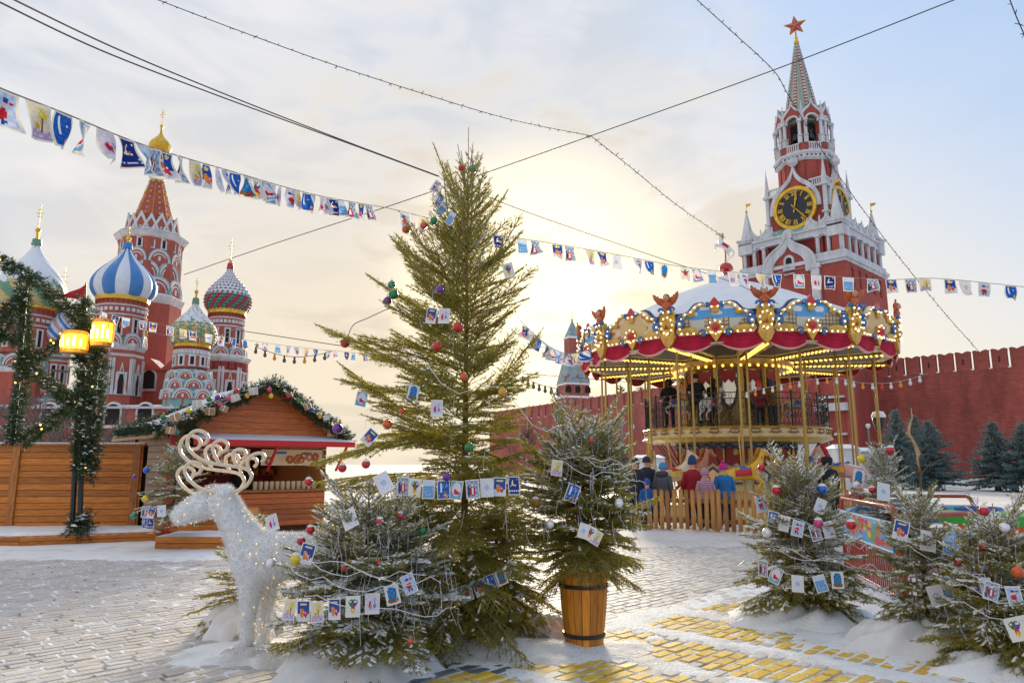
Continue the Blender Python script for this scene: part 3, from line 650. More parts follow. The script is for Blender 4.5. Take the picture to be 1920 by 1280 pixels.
# spire
Z4 = Z3 + HB + .3; ZS = 66.6
b = MB(); b.lathe([(3.0, Z4), (2.4, Z4 + 2.2), (.20, ZS)], 8, ph=math.pi / 8); b.build('spire', 'spire_tile', tower)
rb = MB(); dots = MB()
for j in range(8):
    a = math.pi / 8 + j * math.pi / 4
    rb.tube([(2.4 * math.cos(a), 2.4 * math.sin(a), Z4 + 2.2), (.22 * math.cos(a), .22 * math.sin(a), ZS)], .09, 5)
    a2 = j * math.pi / 4
    for i in range(22):
        t = i / 22; r = (2.4 * (1 - t) + .2 * t) * .93 + .02; z = Z4 + 2.2 + (ZS - Z4 - 2.2) * t
        dots.box((r * math.cos(a2), r * math.sin(a2), z), (.24 * (1 - .6 * t), .5 * (1 - .55 * t), .3), rz=a2, mi=0); dots.box((r * math.cos(a2), r * math.sin(a2), z + .28), (.22 * (1 - .6 * t), .46 * (1 - .55 * t), .22), rz=a2, mi=1)
rb.build('ridge_rolls', 'patina', tower); dots.build('spire_tiles', ['ruby', 'white_stone'], tower)
b = MB(); b.lathe([(.35, ZS - .5), (.42, ZS - .1), (.2, ZS + .3), (.3, ZS + .6), (.14, ZS + .9), (.1, ZS + 2.0)], 10); b.build('finial', 'gold', tower, smooth=True)
st = MB(); RS = 1.72; ctr = Vector((0, 0, ZS + 2.75)); ring = []
for i in range(10):
    a = math.pi / 2 + i * math.pi / 5; r = RS if i % 2 == 0 else RS * .42; ring.append((r * math.cos(a), 0, r * math.sin(a)))
st.add(ring + [(0, -.38, 0), (0, .38, 0)], [(10, i, (i + 1) % 10) for i in range(10)] + [(11, (i + 1) % 10, i) for i in range(10)])
so = st.build('star', 'ruby', tower); so.location = ctr; so.rotation_euler = (0, math.radians(-4), math.radians(24))
se = MB()
for i in range(10): se.tube([ring[i], ring[(i + 1) % 10]], .05, 5)
for i in range(0, 10, 2): se.tube([(0, -.38, 0), ring[i]], .03, 4)
link('star_edging', se.mesh('star_edging', 'gold'), so)

# walls with swallow-tail merlons
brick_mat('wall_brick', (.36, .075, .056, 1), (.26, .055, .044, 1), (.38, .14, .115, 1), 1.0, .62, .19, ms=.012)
brick_mat('wall_brick_hazed', (.42, .12, .10, 1), (.35, .10, .08, 1), (.46, .2, .17, 1), 1.0, .62, .19, ms=.012)  # same brick as the other wall, haze put into its paler colour
mw, mh = .80, 2.35
mo = [(-mw, 0), (mw, 0), (mw, mh * .86), (mw * 1.06, mh)] + [(mw * 1.06 * math.cos(t), mh * .93 - .0 + (mh * .13) * abs(math.sin(2 * t)) * .8) for t in (math.pi * i / 12 for i in range(1, 12))] + [(-mw * 1.06, mh), (-mw, mh * .86)]
ml = MB(); ml.plate(mo, (0, -.35, 0), (1, 0, 0), (0, 0, 1), (0, .7, 0)); ml_me = ml.mesh('merlon', 'wall_brick'); ml_me2 = ml.mesh('merlon', 'wall_brick_hazed')
cap = MB(); cap.box((mw * 1.02 + .16, 0, .06), (.34, .9, .14)); cap_me = cap.mesh('snow_ledge', 'snow')
slit = MB(); slit.box((0, -.36, 1.1), (.12, .06, .8)); slit_me = slit.mesh('slit', 'dark_hole')
DX = Vector((math.cos(TROT), math.sin(TROT), 0))
w1 = thing('fortress_wall', 'dark red brick wall with swallow-tail merlons behind the blue spruces', 'wall', Vector((TX, TY, 0)) + DX * A, TROT)
b = MB(); b.box((18, 0, 13.1 / 2), (36, 2.4, 13.1)); b.build('wall', 'wall_brick', w1)
for i in range(18):
    o = link('merlon', ml_me, w1, (1.2 + i * 1.93, -.8, 13.1)); link('snow_ledge', cap_me, o); 
    if i % 2: link('slit', slit_me, o)
w2 = thing('fortress_wall', 'haze-paled red brick wall running off behind the carousel poles', 'wall', Vector((TX, TY, 0)) - DX * A, TROT + math.pi)
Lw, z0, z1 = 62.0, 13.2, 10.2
b = MB(); b.add([(0, -1.2, 0), (Lw, -1.2, 0), (Lw, 1.2, 0), (0, 1.2, 0), (0, -1.2, z0), (Lw, -1.2, z1), (Lw, 1.2, z1), (0, 1.2, z0)], [(0, 1, 5, 4), (1, 2, 6, 5), (2, 3, 7, 6), (3, 0, 4, 7), (4, 5, 6, 7)]); b.build('wall', 'wall_brick_hazed', w2)
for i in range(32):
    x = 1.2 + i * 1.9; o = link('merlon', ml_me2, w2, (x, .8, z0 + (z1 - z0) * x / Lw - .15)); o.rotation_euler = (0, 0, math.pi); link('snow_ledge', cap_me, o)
# far corner tower
mat('slate_green', (.20, .30, .34, 1), (.30, .40, .44, 1), rough=.6, scale=.8, snow=.12)
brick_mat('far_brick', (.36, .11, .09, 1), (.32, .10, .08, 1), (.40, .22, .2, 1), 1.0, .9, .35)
YF = 165.0; fx = xat(1074, 700, YF)
ft = thing('corner_tower', 'small distant brick tower with grey green tent roof between spruce and carousel', 'tower', (fx, YF, 0), math.radians(20))
zf = lambda v: zat(v, YF)
def sq(mb, r, z0, z1, mi=0): mb.lathe([(r * 1.414, z0), (r * 1.414, z1)], 4, ph=math.pi / 4, mi=mi)
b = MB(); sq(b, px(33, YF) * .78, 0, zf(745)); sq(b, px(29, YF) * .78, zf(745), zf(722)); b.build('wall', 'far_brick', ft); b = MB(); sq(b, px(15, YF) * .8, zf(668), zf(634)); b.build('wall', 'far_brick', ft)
for r_, a_, b2 in ((36, 748, 744), (31, 723, 720), (17, 636, 632)): b = MB(); sq(b, px(r_, YF) * .78, zf(a_), zf(b2)); b.build('ledge', 'snow', ft)
b = MB(); b.lathe([(px(31, YF) * 1.1, zf(721)), (px(16, YF) * 1.1, zf(667))], 4, ph=math.pi / 4); b.build('roof', 'slate_green', ft); b = MB(); b.lathe([(px(16, YF) * 1.1, zf(634)), (.05, zf(600))], 4, ph=math.pi / 4); b.build('roof', 'slate_green', ft)
b = MB(); b.tube([(0, 0, zf(604)), (0, 0, zf(586))], .09, 5); b.sphere((0, 0, zf(600)), .3, 8, 6); b.build('finial', 'gold', ft)
for i in range(3):
    b = MB(); b.plate(arch(.7, 1.6), (-2.4 + i * 2.4, -px(29, YF) * .78 - .05, zf(738)), (1, 0, 0), (0, 0, 1), (0, .2, 0)); b.build('window', 'dark_hole', ft)
    b = MB(); b.plate([(-.7, 0), (.7, 0), (0, 1.6)], (-2.4 + i * 2.4, -px(28, YF) * .78, zf(716)), (1, 0, 0), (0, 0, 1), (0, 1.0, 0)); b.build('dormer', 'far_brick', ft)
# ------------------------------------------------------------------ many-domed cathedral
mat('cath_brick', (.47, .11, .075, 1), (.30, .075, .055, 1), rough=.85, scale=1.0, bump=.25, stretch=(1, 1, .3), detail=9, thr=(.36, .8))
mat('cath_brick_snowy', (.47, .105, .07, 1), (.40, .085, .06, 1), rough=.85, scale=.5, snow=.35)
mat('cath_white', (.68, .67, .67, 1), (.46, .45, .46, 1), rough=.8, scale=1.2, bump=.15, snow=.25, stretch=(1, 1, .3), detail=8, thr=(.4, .78))
mat('dome_blue', (.035, .19, .52, 1), (.06, .22, .48, 1), rough=.42, scale=1, snow=.22)
mat('dome_white', (.72, .74, .80, 1), (.64, .67, .75, 1), rough=.45, scale=2)
mat('dome_green', (.10, .26, .17, 1), (.16, .32, .22, 1), rough=.45, scale=2, snow=.78)
mat('dome_yellow', (.60, .47, .20, 1), (.52, .40, .17, 1), rough=.45, scale=2, snow=.78)
mat('dome_red', (.42, .035, .05, 1), rough=.45, scale=2, snow=.2)
mat('dome_teal', (.06, .25, .22, 1), rough=.45, scale=2, snow=.2)
mat('dome_scale', (.13, .25, .17, 1), rough=.5, snow=.42); mat('dome_gilt', (.52, .36, .08, 1), rough=.5, snow=.42)
mat('dome_pink', (.62, .33, .30, 1), rough=.5, snow=.3)
mat('roof_teal', (.20, .36, .36, 1), rough=.6, snow=.5)
cath = thing('cathedral', 'red brick cathedral crowned with striped, faceted and swirled onion domes', 'cathedral', (xat(290, 800, 118), 118, 0))
CO = Vector(cath.location)
ONION = [(.80, 0), (.90, .06), (.97, .13), (1.0, .21), (.985, .30), (.92, .39), (.80, .49), (.64, .59), (.47, .68), (.33, .76), (.22, .84), (.14, .91), (.09, 1.0)]
def smooth_prof(p, k=3):
    out = []
    for i in range(len(p) - 1):
        a, b_, c, d = p[max(i - 1, 0)], p[i], p[i + 1], p[min(i + 2, len(p) - 1)]
        for j in range(k):
            t = j / k
            out.append(tuple(.5 * (2 * b_[q] + (c[q] - a[q]) * t + (2 * a[q] - 5 * b_[q] + 4 * c[q] - d[q]) * t * t + (3 * b_[q] - a[q] - 3 * c[q] + d[q]) * t ** 3) for q in (0, 1)))
    return out + [p[-1]]
def local(u, v, Y):
    p = at(u, v, Y); return Vector((p.x - CO.x, p.y - CO.y, 0))
def dome(parent, c, r, z0, z1, style, mats, gores=16, twist=0.0, name='dome'):
    prof = [(q * r, z0 + t * (z1 - z0)) for q, t in smooth_prof(ONION, 3)]
    m = MB()
    if style == 'gore':
        n = gores * 6; tw = lambda i: int(round(twist * i))
        m.lathe(prof, n, c, rfun=lambda i, j, w: 1 + .055 * (abs(math.sin(math.pi * ((j + tw(i)) % 6 + .0) / 6)) - .5), mfun=lambda i, j: ((j + tw(i)) // 6) % len(mats))
        return m.build(name, mats, parent, auto=28)
    rows, cols = gores, 28                                       # faceted: each facet a low pyramid
    pr = smooth_prof(ONION, 4); step = max(1, len(pr) // rows)
    idx = list(range(0, len(pr), step))
    P = lambda i, j: Vector((pr[idx[i]][0] * r * math.cos(2 * math.pi * j / cols), pr[idx[i]][0] * r * math.sin(2 * math.pi * j / cols), z0 + pr[idx[i]][1] * (z1 - z0)))
    vs = []; fs = []; ms = []
    for i in range(len(idx) - 1):
        for j in range(cols):
            o = .5 * (i % 2); a, b_, c_, d = P(i, j + o), P(i, j + 1 + o), P(i + 1, j + 1 + o), P(i + 1, j + o)
            mid = (a + b_ + c_ + d) / 4; nrm = (b_ - a).cross(d - a).normalized(); s = (b_ - a).length * (.42 if style == 'facet' else .16)
            k = len(vs); vs += [tuple(q + Vector(c)) for q in (a, b_, c_, d, mid + nrm * s - Vector((0, 0, s * .4)))]
            up = i / (len(idx) - 1)
            if style == 'facet': q = ((j + i // 2) % 2) if True else 0; top = 2 if up > .3 else q
            else: q = (i + j) % 2; top = 2 if up > .45 else q
            low = q if (style == 'facet' or up < .5) else (2 if (i + j) % 3 else q)
            fs += [(k, k + 1, k + 4), (k + 1, k + 2, k + 4), (k + 2, k + 3, k + 4), (k + 3, k, k + 4)]; ms += [low, 2, 2, 2] if (style == 'facet' and up > .36) else [low, low, top, low]
    m.add(vs, fs, ms)
    return m.build(name, mats, parent)
def finial(parent, c, z0, zb, z1, r):
    m = MB(); m.lathe([(r * .55, z0), (r * .42, (z0 + zb) / 2), (r * .5, zb - r * .6), (r * .35, zb - r * .4)], 10, c); m.sphere(Vector(c) + Vector((0, 0, zb)), r * .8, 10, 8)
    m.tube([Vector(c) + Vector((0, 0, zb)), Vector(c) + Vector((0, 0, z1))], r * .13, 5)
    h = z1 - zb; cz = zb + h * .68
    m.box(Vector(c) + Vector((0, 0, cz)), (h * .26, r * .2, r * .22)); m.box(Vector(c) + Vector((0, 0, cz + h * .13)), (h * .13, r * .2, r * .2)); m.bar(Vector(c) + Vector((-h * .1, 0, cz - h * .12)), Vector(c) + Vector((h * .1, 0, cz - h * .17)), r * .2)
    return m.build('finial', 'gold', parent)
KOK = {}
def kok_me(w, h, d=.5):
    key = (round(w, 2), round(h, 2))
    if key not in KOK:
        n = 12; m = MB(); a = [(w * math.cos(math.pi * i / n), h * math.sin(math.pi * i / n)) for i in range(n + 1)]
        m.plate(a, (0, 0, 0), (1, 0, 0), (0, 0, 1), (0, d, 0), 0)
        s = lambda f: [(x * f, y * f) for x, y in a]
        m.frame(s(1.04), s(.84), (0, -.12, 0), (1, 0, 0), (0, 0, 1), (0, .2, 0), 1, closed=False); m.frame(s(.72), s(.62), (0, -.06, 0), (1, 0, 0), (0, 0, 1), (0, .1, 0), 1, closed=False)
        m.frame(s(1.10), s(1.03), (0, -.16, 0), (1, 0, 0), (0, 0, 1), (0, d + .2, 0), 2, closed=False)
        m.box((0, -.03, h * .28), (w * .22, .1, h * .34), mi=1)
        KOK[key] = m.mesh('arch_gable', ['cath_brick', 'cath_white', 'roof_teal'])
    return KOK[key]
def ring(parent, name, me, c, R, z, n, ph=0.0):
    for j in range(n):
        w = ph + 2 * math.pi * j / n
        if math.sin(w) > .35: continue
        o = link(name, me, parent); o.location = Vector(c) + Vector((R * math.cos(w), R * math.sin(w), z)); o.rotation_euler = (0, 0, w + math.pi / 2)
def win_me(w, h, key='w'):
    k = ('win', w, h)
    if k not in KOK:
        m = MB(); m.box((0, 0, h / 2), (w, .16, h), mi=0); m.box((0, -.04, h + .1), (w * 2.4, .26, .22), mi=1); m.box((0, -.04, -.08), (w * 2.4, .26, .2), mi=1)
        for s in (-1, 1): m.box((s * w * .85, -.04, h / 2), (w * .5, .22, h), mi=1)
        KOK[k] = m.mesh('window', ['dark_hole', 'cath_white'])
    return KOK[k]
def band(parent, c, prof, n=24, m='cath_white', ph=0.0, name='cornice'):
    b = MB(); b.lathe(prof, n, c, ph=ph); return b.build(name, m, parent)
def dent(parent, c, R, z, n, sz, m='cath_white', name='dentil_course'):
    b = MB()
    for j in range(n):
        w = 2 * math.pi * j / n
        if math.sin(w) > .3: continue
        b.box(Vector(c) + Vector((R * math.cos(w), R * math.sin(w), z)), sz, rz=w + math.pi / 2)
    return b.build(name, m, parent)
def Zc(Y): return lambda v: zat(v, Y)
# --- central tent tower
Y = 122.0; z = Zc(Y); c = local(303, 240, Y); s = Y / FPX
b = MB(); b.lathe([(62 * s, 0), (62 * s, z(572)), ], 8, c, ph=math.pi / 8); b.lathe([(57 * s, z(572)), (56 * s, z(468)), (60 * s, z(455))], 8, c, ph=math.pi / 8); b.build('tent_tower', 'cath_brick', cath)
band(cath, c, [(62 * s, z(576)), (66 * s, z(566)), (67 * s, z(562)), (56 * s, z(556))], 8, ph=math.pi / 8)
band(cath, c, [(58 * s, z(459)), (63 * s, z(455)), (63 * s, z(452)), (66 * s, z(450)), (66 * s, z(448)), (40 * s, z(446))], 8, ph=math.pi / 8)
band(cath, c, [(60 * s, z(448.2)), (66.5 * s, z(447.2)), (45 * s, z(440))], 8, 'roof_teal', ph=math.pi / 8, name='ledge_roof')
for R_, v, w in ((57, 557, 24), (55, 527, 22), (54, 501, 19)):
    ring(cath, 'arch_gable', kok_me(w * s, w * s * 1.25, 2.0), c, R_ * s * .95, z(v), 8, ph=math.pi / 8 * (1 if v == 527 else 0))
ring(cath, 'window', win_me(.45, 1.5), c, 56 * s * .94, z(476), 16, ph=.1)
tent_p = [(48 * s, z(447)), (40 * s, z(430)), (12 * s, z(340))]
b = MB(); b.lathe(tent_p, 8, c, ph=math.pi / 8); b.build('tent_roof', 'cath_brick', cath)
gab = MB(); gab.plate([(-1.7, 0), (1.7, 0), (0, 3.0)], (0, 0, 0), (1, 0, 0), (0, 0, 1), (0, .7, 0), 0); gab.frame([(-1.7, -.1), (1.7, -.1), (0, 3.35)], [(-1.15, .25), (1.15, .25), (0, 2.4)], (0, -.15, 0), (1, 0, 0), (0, 0, 1), (0, .3, 0), 1)
for q in range(3): gab.sphere((-.7 + q * .7, -.1, .5), .25, 6, 4, mi=1)
ring(cath, 'tent_gable', gab.mesh('tent_gable', ['cath_brick', 'cath_white']), c, 48 * s * .93, z(446), 8, ph=math.pi / 8); ring(cath, 'tent_gable', bpy.data.meshes['tent_gable'], c, 45 * s, z(443), 8)
orn = MB()
for j in range(8):
    a = math.pi / 8 + j * math.pi / 4
    if math.sin(a) > .5: continue
    for i in range(26):
        t = i / 25; r = (40 * (1 - t) + 12 * t) * s + .06; zz = z(430) + (z(340) - z(430)) * t
        orn.box(c + Vector((r * math.cos(a), r * math.sin(a), zz)), (.12, .12, .16), mi=0)
        if i % 3 == 0:
            a2 = a + math.pi / 8; r2 = r * .93
            orn.sphere(c + Vector((r2 * math.cos(a2), r2 * math.sin(a2), zz)), .14 if i % 6 else .26, 6, 4, mi=1 if i % 2 else 2)
orn.build('tent_ornament', ['gold', 'cath_white', 'gold_paint'], cath)
band(cath, c, [(12 * s, z(341)), (15 * s, z(334)), (15 * s, z(325)), (12 * s, z(321))], 12)
b = MB(); b.lathe([(10.5 * s, z(322)), (10.5 * s, z(284))], 12, c); b.build('neck_drum', 'cath_brick', cath)
band(cath, c, [(11 * s, z(306)), (11.6 * s, z(304)), (11 * s, z(301))], 12)
dome(cath, c, 20.5 * s, z(285), z(248), 'gore', ['gold'], 10, name='gold_dome'); finial(cath, c, z(250), z(237), z(205), 4.6 * s)
# --- generic dome tower
def tower_stack(u, Y, dome_v, rd, style, mats, gores, twist, drum, collar_v, finial_v, base=None):
    z = Zc(Y); s = Y / FPX; c = local(u, (dome_v[0] + dome_v[1]) / 2, Y)
    dome(cath, c, rd * s, z(dome_v[1]), z(dome_v[0]), style, mats, gores, twist)
    b = MB(); b.lathe([(rd * .16 * s, z(dome_v[0] + 5)), (rd * .13 * s, z(dome_v[0] - 6))], 12, c); b.build('dome_neck', mats[0], cath)
    finial(cath, c, z(dome_v[0] - 4), z(finial_v[0]), z(finial_v[1]), rd * .11 * s)
    rr, v0, v1 = drum
    b = MB(); b.lathe([(rr * s, z(v1)), (rr * s, z(v0))], 24, c); b.build('drum', 'cath_brick', cath)
    band(cath, c, [(rr * 1.0 * s, z(collar_v + 9)), (rr * 1.07 * s, z(collar_v + 8)), (rr * 1.09 * s, z(collar_v)), (rr * .95 * s, z(collar_v - 1))], 28, 'gold', name='gold_collar')
    H_ = v1 - v0
    for f in (.20, .42): band(cath, c, [(rr * s, z(v0 + H_ * f + 2)), (rr * 1.06 * s, z(v0 + H_ * f + 1)), (rr * 1.06 * s, z(v0 + H_ * f)), (rr * s, z(v0 + H_ * f - 1))])
    dent(cath, c, rr * 1.02 * s, z(v0 + H_ * .31), 30, (.45, .3, .5))
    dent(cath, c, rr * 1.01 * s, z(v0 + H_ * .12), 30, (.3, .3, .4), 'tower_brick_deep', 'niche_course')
    ring(cath, 'window', win_me(.42, round(abs(z(v1 - H_ * .12) - z(v0 + H_ * .52)), 1)), c, rr * s, z(v1 - H_ * .12), 10, ph=.15)
    return c, z, s
c, z, s = tower_stack(235, 108, (462, 562), 57, 'gore', ['dome_blue', 'dome_white'], 14, 0, (43.5, 562, 642), 560, (447, 425))
ring(cath, 'arch_gable', kok_me(17 * s, 22 * s, 1.2), c, 44 * s, z(651), 8, ph=.25)
b = MB(); b.lathe([(45 * s, 0), (45 * s, z(650))], 8, c, ph=.32); b.build('octagon_storey', 'cath_brick', cath)
band(cath, c, [(45 * s, z(660)), (48 * s, z(654)), (48.5 * s, z(649)), (44 * s, z(646))], 8, ph=.32)
band(cath, c, [(45.2 * s, z(672)), (46 * s, z(670)), (46 * s, z(668)), (45 * s, z(667))], 8, ph=.32)
tri = MB(); wx, hh = 14.5 * s, 68 * s
tri.frame([(-wx * .8, 0), (wx * .8, 0), (0, hh * .9)], [(-wx * .68, .1), (wx * .68, .1), (0, hh * .80)], (0, -.2, 0), (1, 0, 0), (0, 0, 1), (0, .3, 0), 1)
for q in (-1.06, -.94, .94, 1.06): tri.box((q * wx, -.05, hh * .5), (.22, .3, hh), mi=1)
tri.frame([(-.75, 0), (.75, 0), (.75, 3.4), (-.75, 3.4)], [(-.45, 0), (.45, 0), (.45, 3.1), (-.45, 3.1)], (0, -.2, 0), (1, 0, 0), (0, 0, 1), (0, .3, 0), 1); tri.box((0, -.02, 1.5), (.6, .15, 3.0), mi=2)
tri_me = tri.mesh('gable_relief', ['cath_brick', 'cath_white', 'dark_hole'])
ring(cath, 'gable_relief', tri_me, c, 45 * s * .93, z(743), 8, ph=.32 + math.pi / 8)
c, z, s = tower_stack(429, 115, (500, 584), 41, 'facet', ['dome_red', 'dome_teal', 'dome_white'], 14, 0, (32, 586, 655), 583, (490, 448))
ring(cath, 'arch_gable', kok_me(15 * s, 19 * s, 1.2), c, 38 * s, z(672), 8, ph=.2)
b = MB(); b.lathe([(43 * s, 0), (43 * s, z(668))], 8, c, ph=.3); b.lathe([(34 * s, z(668)), (33 * s, z(645))], 16, c); b.build('octagon_storey', 'cath_brick', cath)
band(cath, c, [(43 * s, z(682)), (48 * s, z(676)), (49 * s, z(672)), (40 * s, z(667))], 8, ph=.3)
band(cath, c, [(43.3 * s, z(702)), (44.5 * s, z(700)), (44.5 * s, z(698)), (43 * s, z(697))], 8, ph=.3)
dent(cath, c, 41.5 * s, z(689), 22, (.9, .4, 1.1), 'tower_brick_deep', 'niche_course')
ring(cath, 'gable_relief', tri_me, c, 43 * s * .925, z(755), 8, ph=.3 + math.pi / 8)
c, z, s = tower_stack(364, 103, (565, 647), 43, 'scale', ['dome_scale', 'dome_gilt', 'dome_white'], 13, 0, (30, 650, 692), 645, (547, 518))
for v, R_, n, w in ((712, 36, 8, 14), (730, 41, 8, 16), (750, 45, 8, 17.5)):
    b = MB(); b.lathe([((R_ - 1) * s, z(v + 20)), ((R_ - 1) * s, z(v - w * .4)), (R_ * .72 * s, z(v - w * 1.3))], 16, c); b.build('stepped_roof', 'roof_teal', cath)
    ring(cath, 'arch_gable', kok_me(w * s, w * s * 1.05, 1.4), c, R_ * s, z(v), n, ph=(.2 if v != 730 else .59))
b = MB(); b.lathe([(44 * s, 0), (44 * s, z(745))], 8, c, ph=.2); b.build('octagon_storey', 'cath_brick', cath)
c, z, s = tower_stack(62, 110, (455, 578), 59, 'gore', ['dome_green', 'dome_yellow'], 13, .75, (44, 578, 665), 574, (432, 385))
ring(cath, 'arch_gable', kok_me(17 * s, 21 * s, 1.2), c, 44 * s, z(690), 8, ph=.25)
b = MB(); b.lathe([(48 * s, 0), (48 * s, z(690))], 8, c, ph=.32); b.build('octagon_storey', 'cath_brick', cath)
band(cath, c, [(48 * s, z(702)), (51 * s, z(697)), (51 * s, z(692)), (46 * s, z(688))], 8, ph=.32)
c, z, s = tower_stack(112, 112, (578, 640), 31, 'gore', ['dome_blue', 'dome_white', 'dome_pink', 'dome_white'], 24, 1.2, (23, 640, 730), 640, (558, 500))
for v, R_, w in ((745, 30, 14), (768, 36, 17)):
    b = MB(); b.lathe([((R_ - 1) * s, z(v + 20)), ((R_ - 1) * s, z(v - w * .4)), (R_ * .72 * s, z(v - w * 1.3))], 16, c); b.build('stepped_roof', 'roof_teal', cath)
    ring(cath, 'arch_gable', kok_me(w * s, w * s * 1.05, 1.4), c, R_ * s, z(v), 8, ph=(.2 if v == 745 else .59))
c, z, s = tower_stack(-8, 118, (690, 735), 24, 'gore', ['gold', 'dome_green'], 10, 0, (17, 735, 790), 733, (668, 640))
# --- gallery and porch round the foot
Y = 100.0; z = Zc(Y)
gx0, gx1 = xat(-60, 800, Y) - CO.x, xat(480, 800, Y) - CO.x; gy = Y - CO.y
b = MB(); b.box(((gx0 + gx1) / 2, gy + 6, z(765) / 2), (gx1 - gx0, 12, z(765))); b.build('gallery_wall', 'cath_brick', cath)
b = MB(); b.box(((gx0 + gx1) / 2, gy - .2, z(764)), (gx1 - gx0 + .6, .9, .3)); b.build('gallery_cornice', 'cath_white', cath); b = MB(); b.box(((gx0 + gx1) / 2, gy - .15, z(800)), (gx1 - gx0 + .3, .6, .35)); b.build('gallery_cornice', 'cath_white', cath)
b = MB(); b.add([(gx0 - .4, gy - .7, z(763)), (gx1 + .4, gy - .7, z(763)), (gx1 + .4, gy + 6, z(752)), (gx0 - .4, gy + 6, z(752))], [(0, 1, 2, 3)]); b.build('gallery_roof', 'snow', cath)
wa = MB(); wa.plate(arch(1.0, 2.8), (0, -.08, 0), (1, 0, 0), (0, 0, 1), (0, .2, 0), 0); wa.frame(arch(1.25, 3.1), arch(1.0, 2.8), (0, -.2, 0), (1, 0, 0), (0, 0, 1), (0, .4, 0), 1, closed=False); wa.box((0, -.2, -.3), (2.6, .4, .3), mi=1); wa_me = wa.mesh('window', ['dark_hole', 'cath_white'])
n = 9
for i in range(n): link('window', wa_me, cath, (gx0 + (i + .5) * (gx1 - gx0) / n, gy, z(795)))
# loggia between the blue dome and the gold one
Y2 = 112.0; z = Zc(Y2); xl = xat(300, 700, Y2) - CO.x
b = MB(); b.box((xl, Y2 - CO.y + 3, z(690) / 2), (px(62, Y2), 5, z(690))); b.build('loggia_wall', 'cath_brick', cath)
for dx in (-1.9, 1.9): o = link('window', wa_me, cath, (xl + dx, Y2 - CO.y + .5, z(727)))
b = MB(); gx = [(-3.6, 0), (-1.8, 1.6), (0, 0), (1.8, 1.6), (3.6, 0)]; b.plate([(-3.6, -.3)] + [(3.6, -.3)] + gx[::-1], (xl, Y2 - CO.y + .2, z(690)), (1, 0, 0), (0, 0, 1), (0, 3, 0)); b.build('loggia_gable', 'cath_brick_snowy', cath)
# ------------------------------------------------------------------ trees
def lerp_prof(prof, t):
    for (a, ra), (b_, rb_) in zip(prof, prof[1:]):
        if t <= b_: return ra + (rb_ - ra) * (t - a) / max(b_ - a, 1e-6)
    return prof[-1][1]
def spruce_segments(h, prof, seed, nbr, tstep, elev, droop, z0=.05, hang=.25, upcurl=.10, tl=.40, sub=True, leader=.12, bare_top=.0, spread=1.0, asym=0.0, ejit=.14, thin=0.0, lead_x=1.0, fpow=1.0, ljit=0.0):
    """segments (n,6), their order (0 branch, 1 twig, 2 sub-twig) and height share"""
    r = random.Random(seed); out = []; od = []
    Z = Vector((0, 0, 1)); ga = 2.39996
    for i in range(nbr):
        f = (i + r.random() * .8) / nbr; t = z0 / h + (1 - z0 / h - leader * .5) * f ** fpow
        
        if t > .72 and r.random() < (t - .6) * 1.5 * thin: continue
        az = i * ga + r.uniform(-.35, .35); L = lerp_prof(prof, t) * r.triangular(.5 - ljit, 1.25 + ljit, .98) * (1 + asym * math.cos(az - math.pi) * max(0, 1 - abs(t - .32) * 2.6))
        e = elev[0] + (elev[1] - elev[0]) * t ** 1.2 + r.gauss(0, ejit)
        rad = Vector((math.cos(az), math.sin(az), 0)); side0 = Vector((-math.sin(az), math.cos(az), 0))
        b0 = Vector((0, 0, t * h)); K = max(3, int(L / .14)); dr = droop * (1 - t) ** 1.1
        e = min(e, 1.15); L = L / max(.55, math.cos(e)) if e > 0 else L
        wob = r.uniform(-.12, .12)
        def pos(s): return b0 + rad * (L * s * math.cos(e) * (1 - .08 * s)) + side0 * (wob * L * s * s) + Z * (L * s * math.sin(e) - L * dr * s * s + L * upcurl * s ** 3)
        P = [pos(k / K) for k in range(K + 1)]
        for k in range(K): out.append((P[k], P[k + 1])); od.append((0, t))
        n = max(3, int(L / tstep))
        for k in range(n):
            s = .10 + .90 * (k + .5) / n; p = pos(s); fw = (pos(min(s + .05, 1.0)) - pos(s - .05)).normalized()
            sd = fw.cross(Z); sd = sd.normalized() if sd.length > .05 else side0
            for sg in (-1, 1):
                if r.random() < .10: continue
                a = r.uniform(.5, .95); l = (L * tl * (1 - s) ** .75 + .05) * r.uniform(.65, 1.15) * min(1, .35 + 2.2 * s) * spread
                d = (fw * math.cos(a) + sd * sg * math.sin(a) - Z * (hang * (1 - t) * r.uniform(.3, 1.3)) + Z * (.22 * t)).normalized()
                q = p + d * l * .5; d2 = (d - Z * (hang * .35 * (1 - t)) + Z * .12).normalized(); q2 = q + d2 * l * .5
                out.append((p, q)); od.append((1, t)); out.append((q, q2)); od.append((1, t))
                if sub and l > .09 and (t < .8 or r.random() < .5):
                    m = int(l / .055)
                    for j in range(m):
                        ss = (j + .6) / (m + .4); pp = p.lerp(q, ss * 2) if ss < .5 else q.lerp(q2, ss * 2 - 1)
                        sd2 = d.cross(Z); sd2 = sd2.normalized() if sd2.length > .05 else sd
                        for g2 in (-1, 1):
                            if r.random() < .22: continue
                            dd = (d * .72 + sd2 * g2 * .68 + Z * r.uniform(-.35, .22)).normalized(); ll = (.34 * l * (1 - ss) + .028) * r.uniform(.7, 1.2)
                            out.append((pp, pp + dd * ll)); od.append((2, t))
        # the tip bud runs on
        out.append((P[-1], P[-1] + (P[-1] - P[-2]).normalized() * .06)); od.append((1, t))
    for k in range(5):                                           # upright leader and its crown shoots
        a = k * 1.3 + seed; d = Vector((math.cos(a) * .22, math.sin(a) * .22, 1)).normalized() if k else Z
        p0 = Vector((0, 0, h * (1 - leader))); out.append((p0, p0 + d * h * leader * lead_x * (1 if k == 0 else r.uniform(.4, .8)))); od.append((3, 1))
    return np.array([[*a, *b_] for a, b_ in out]), np.array(od)
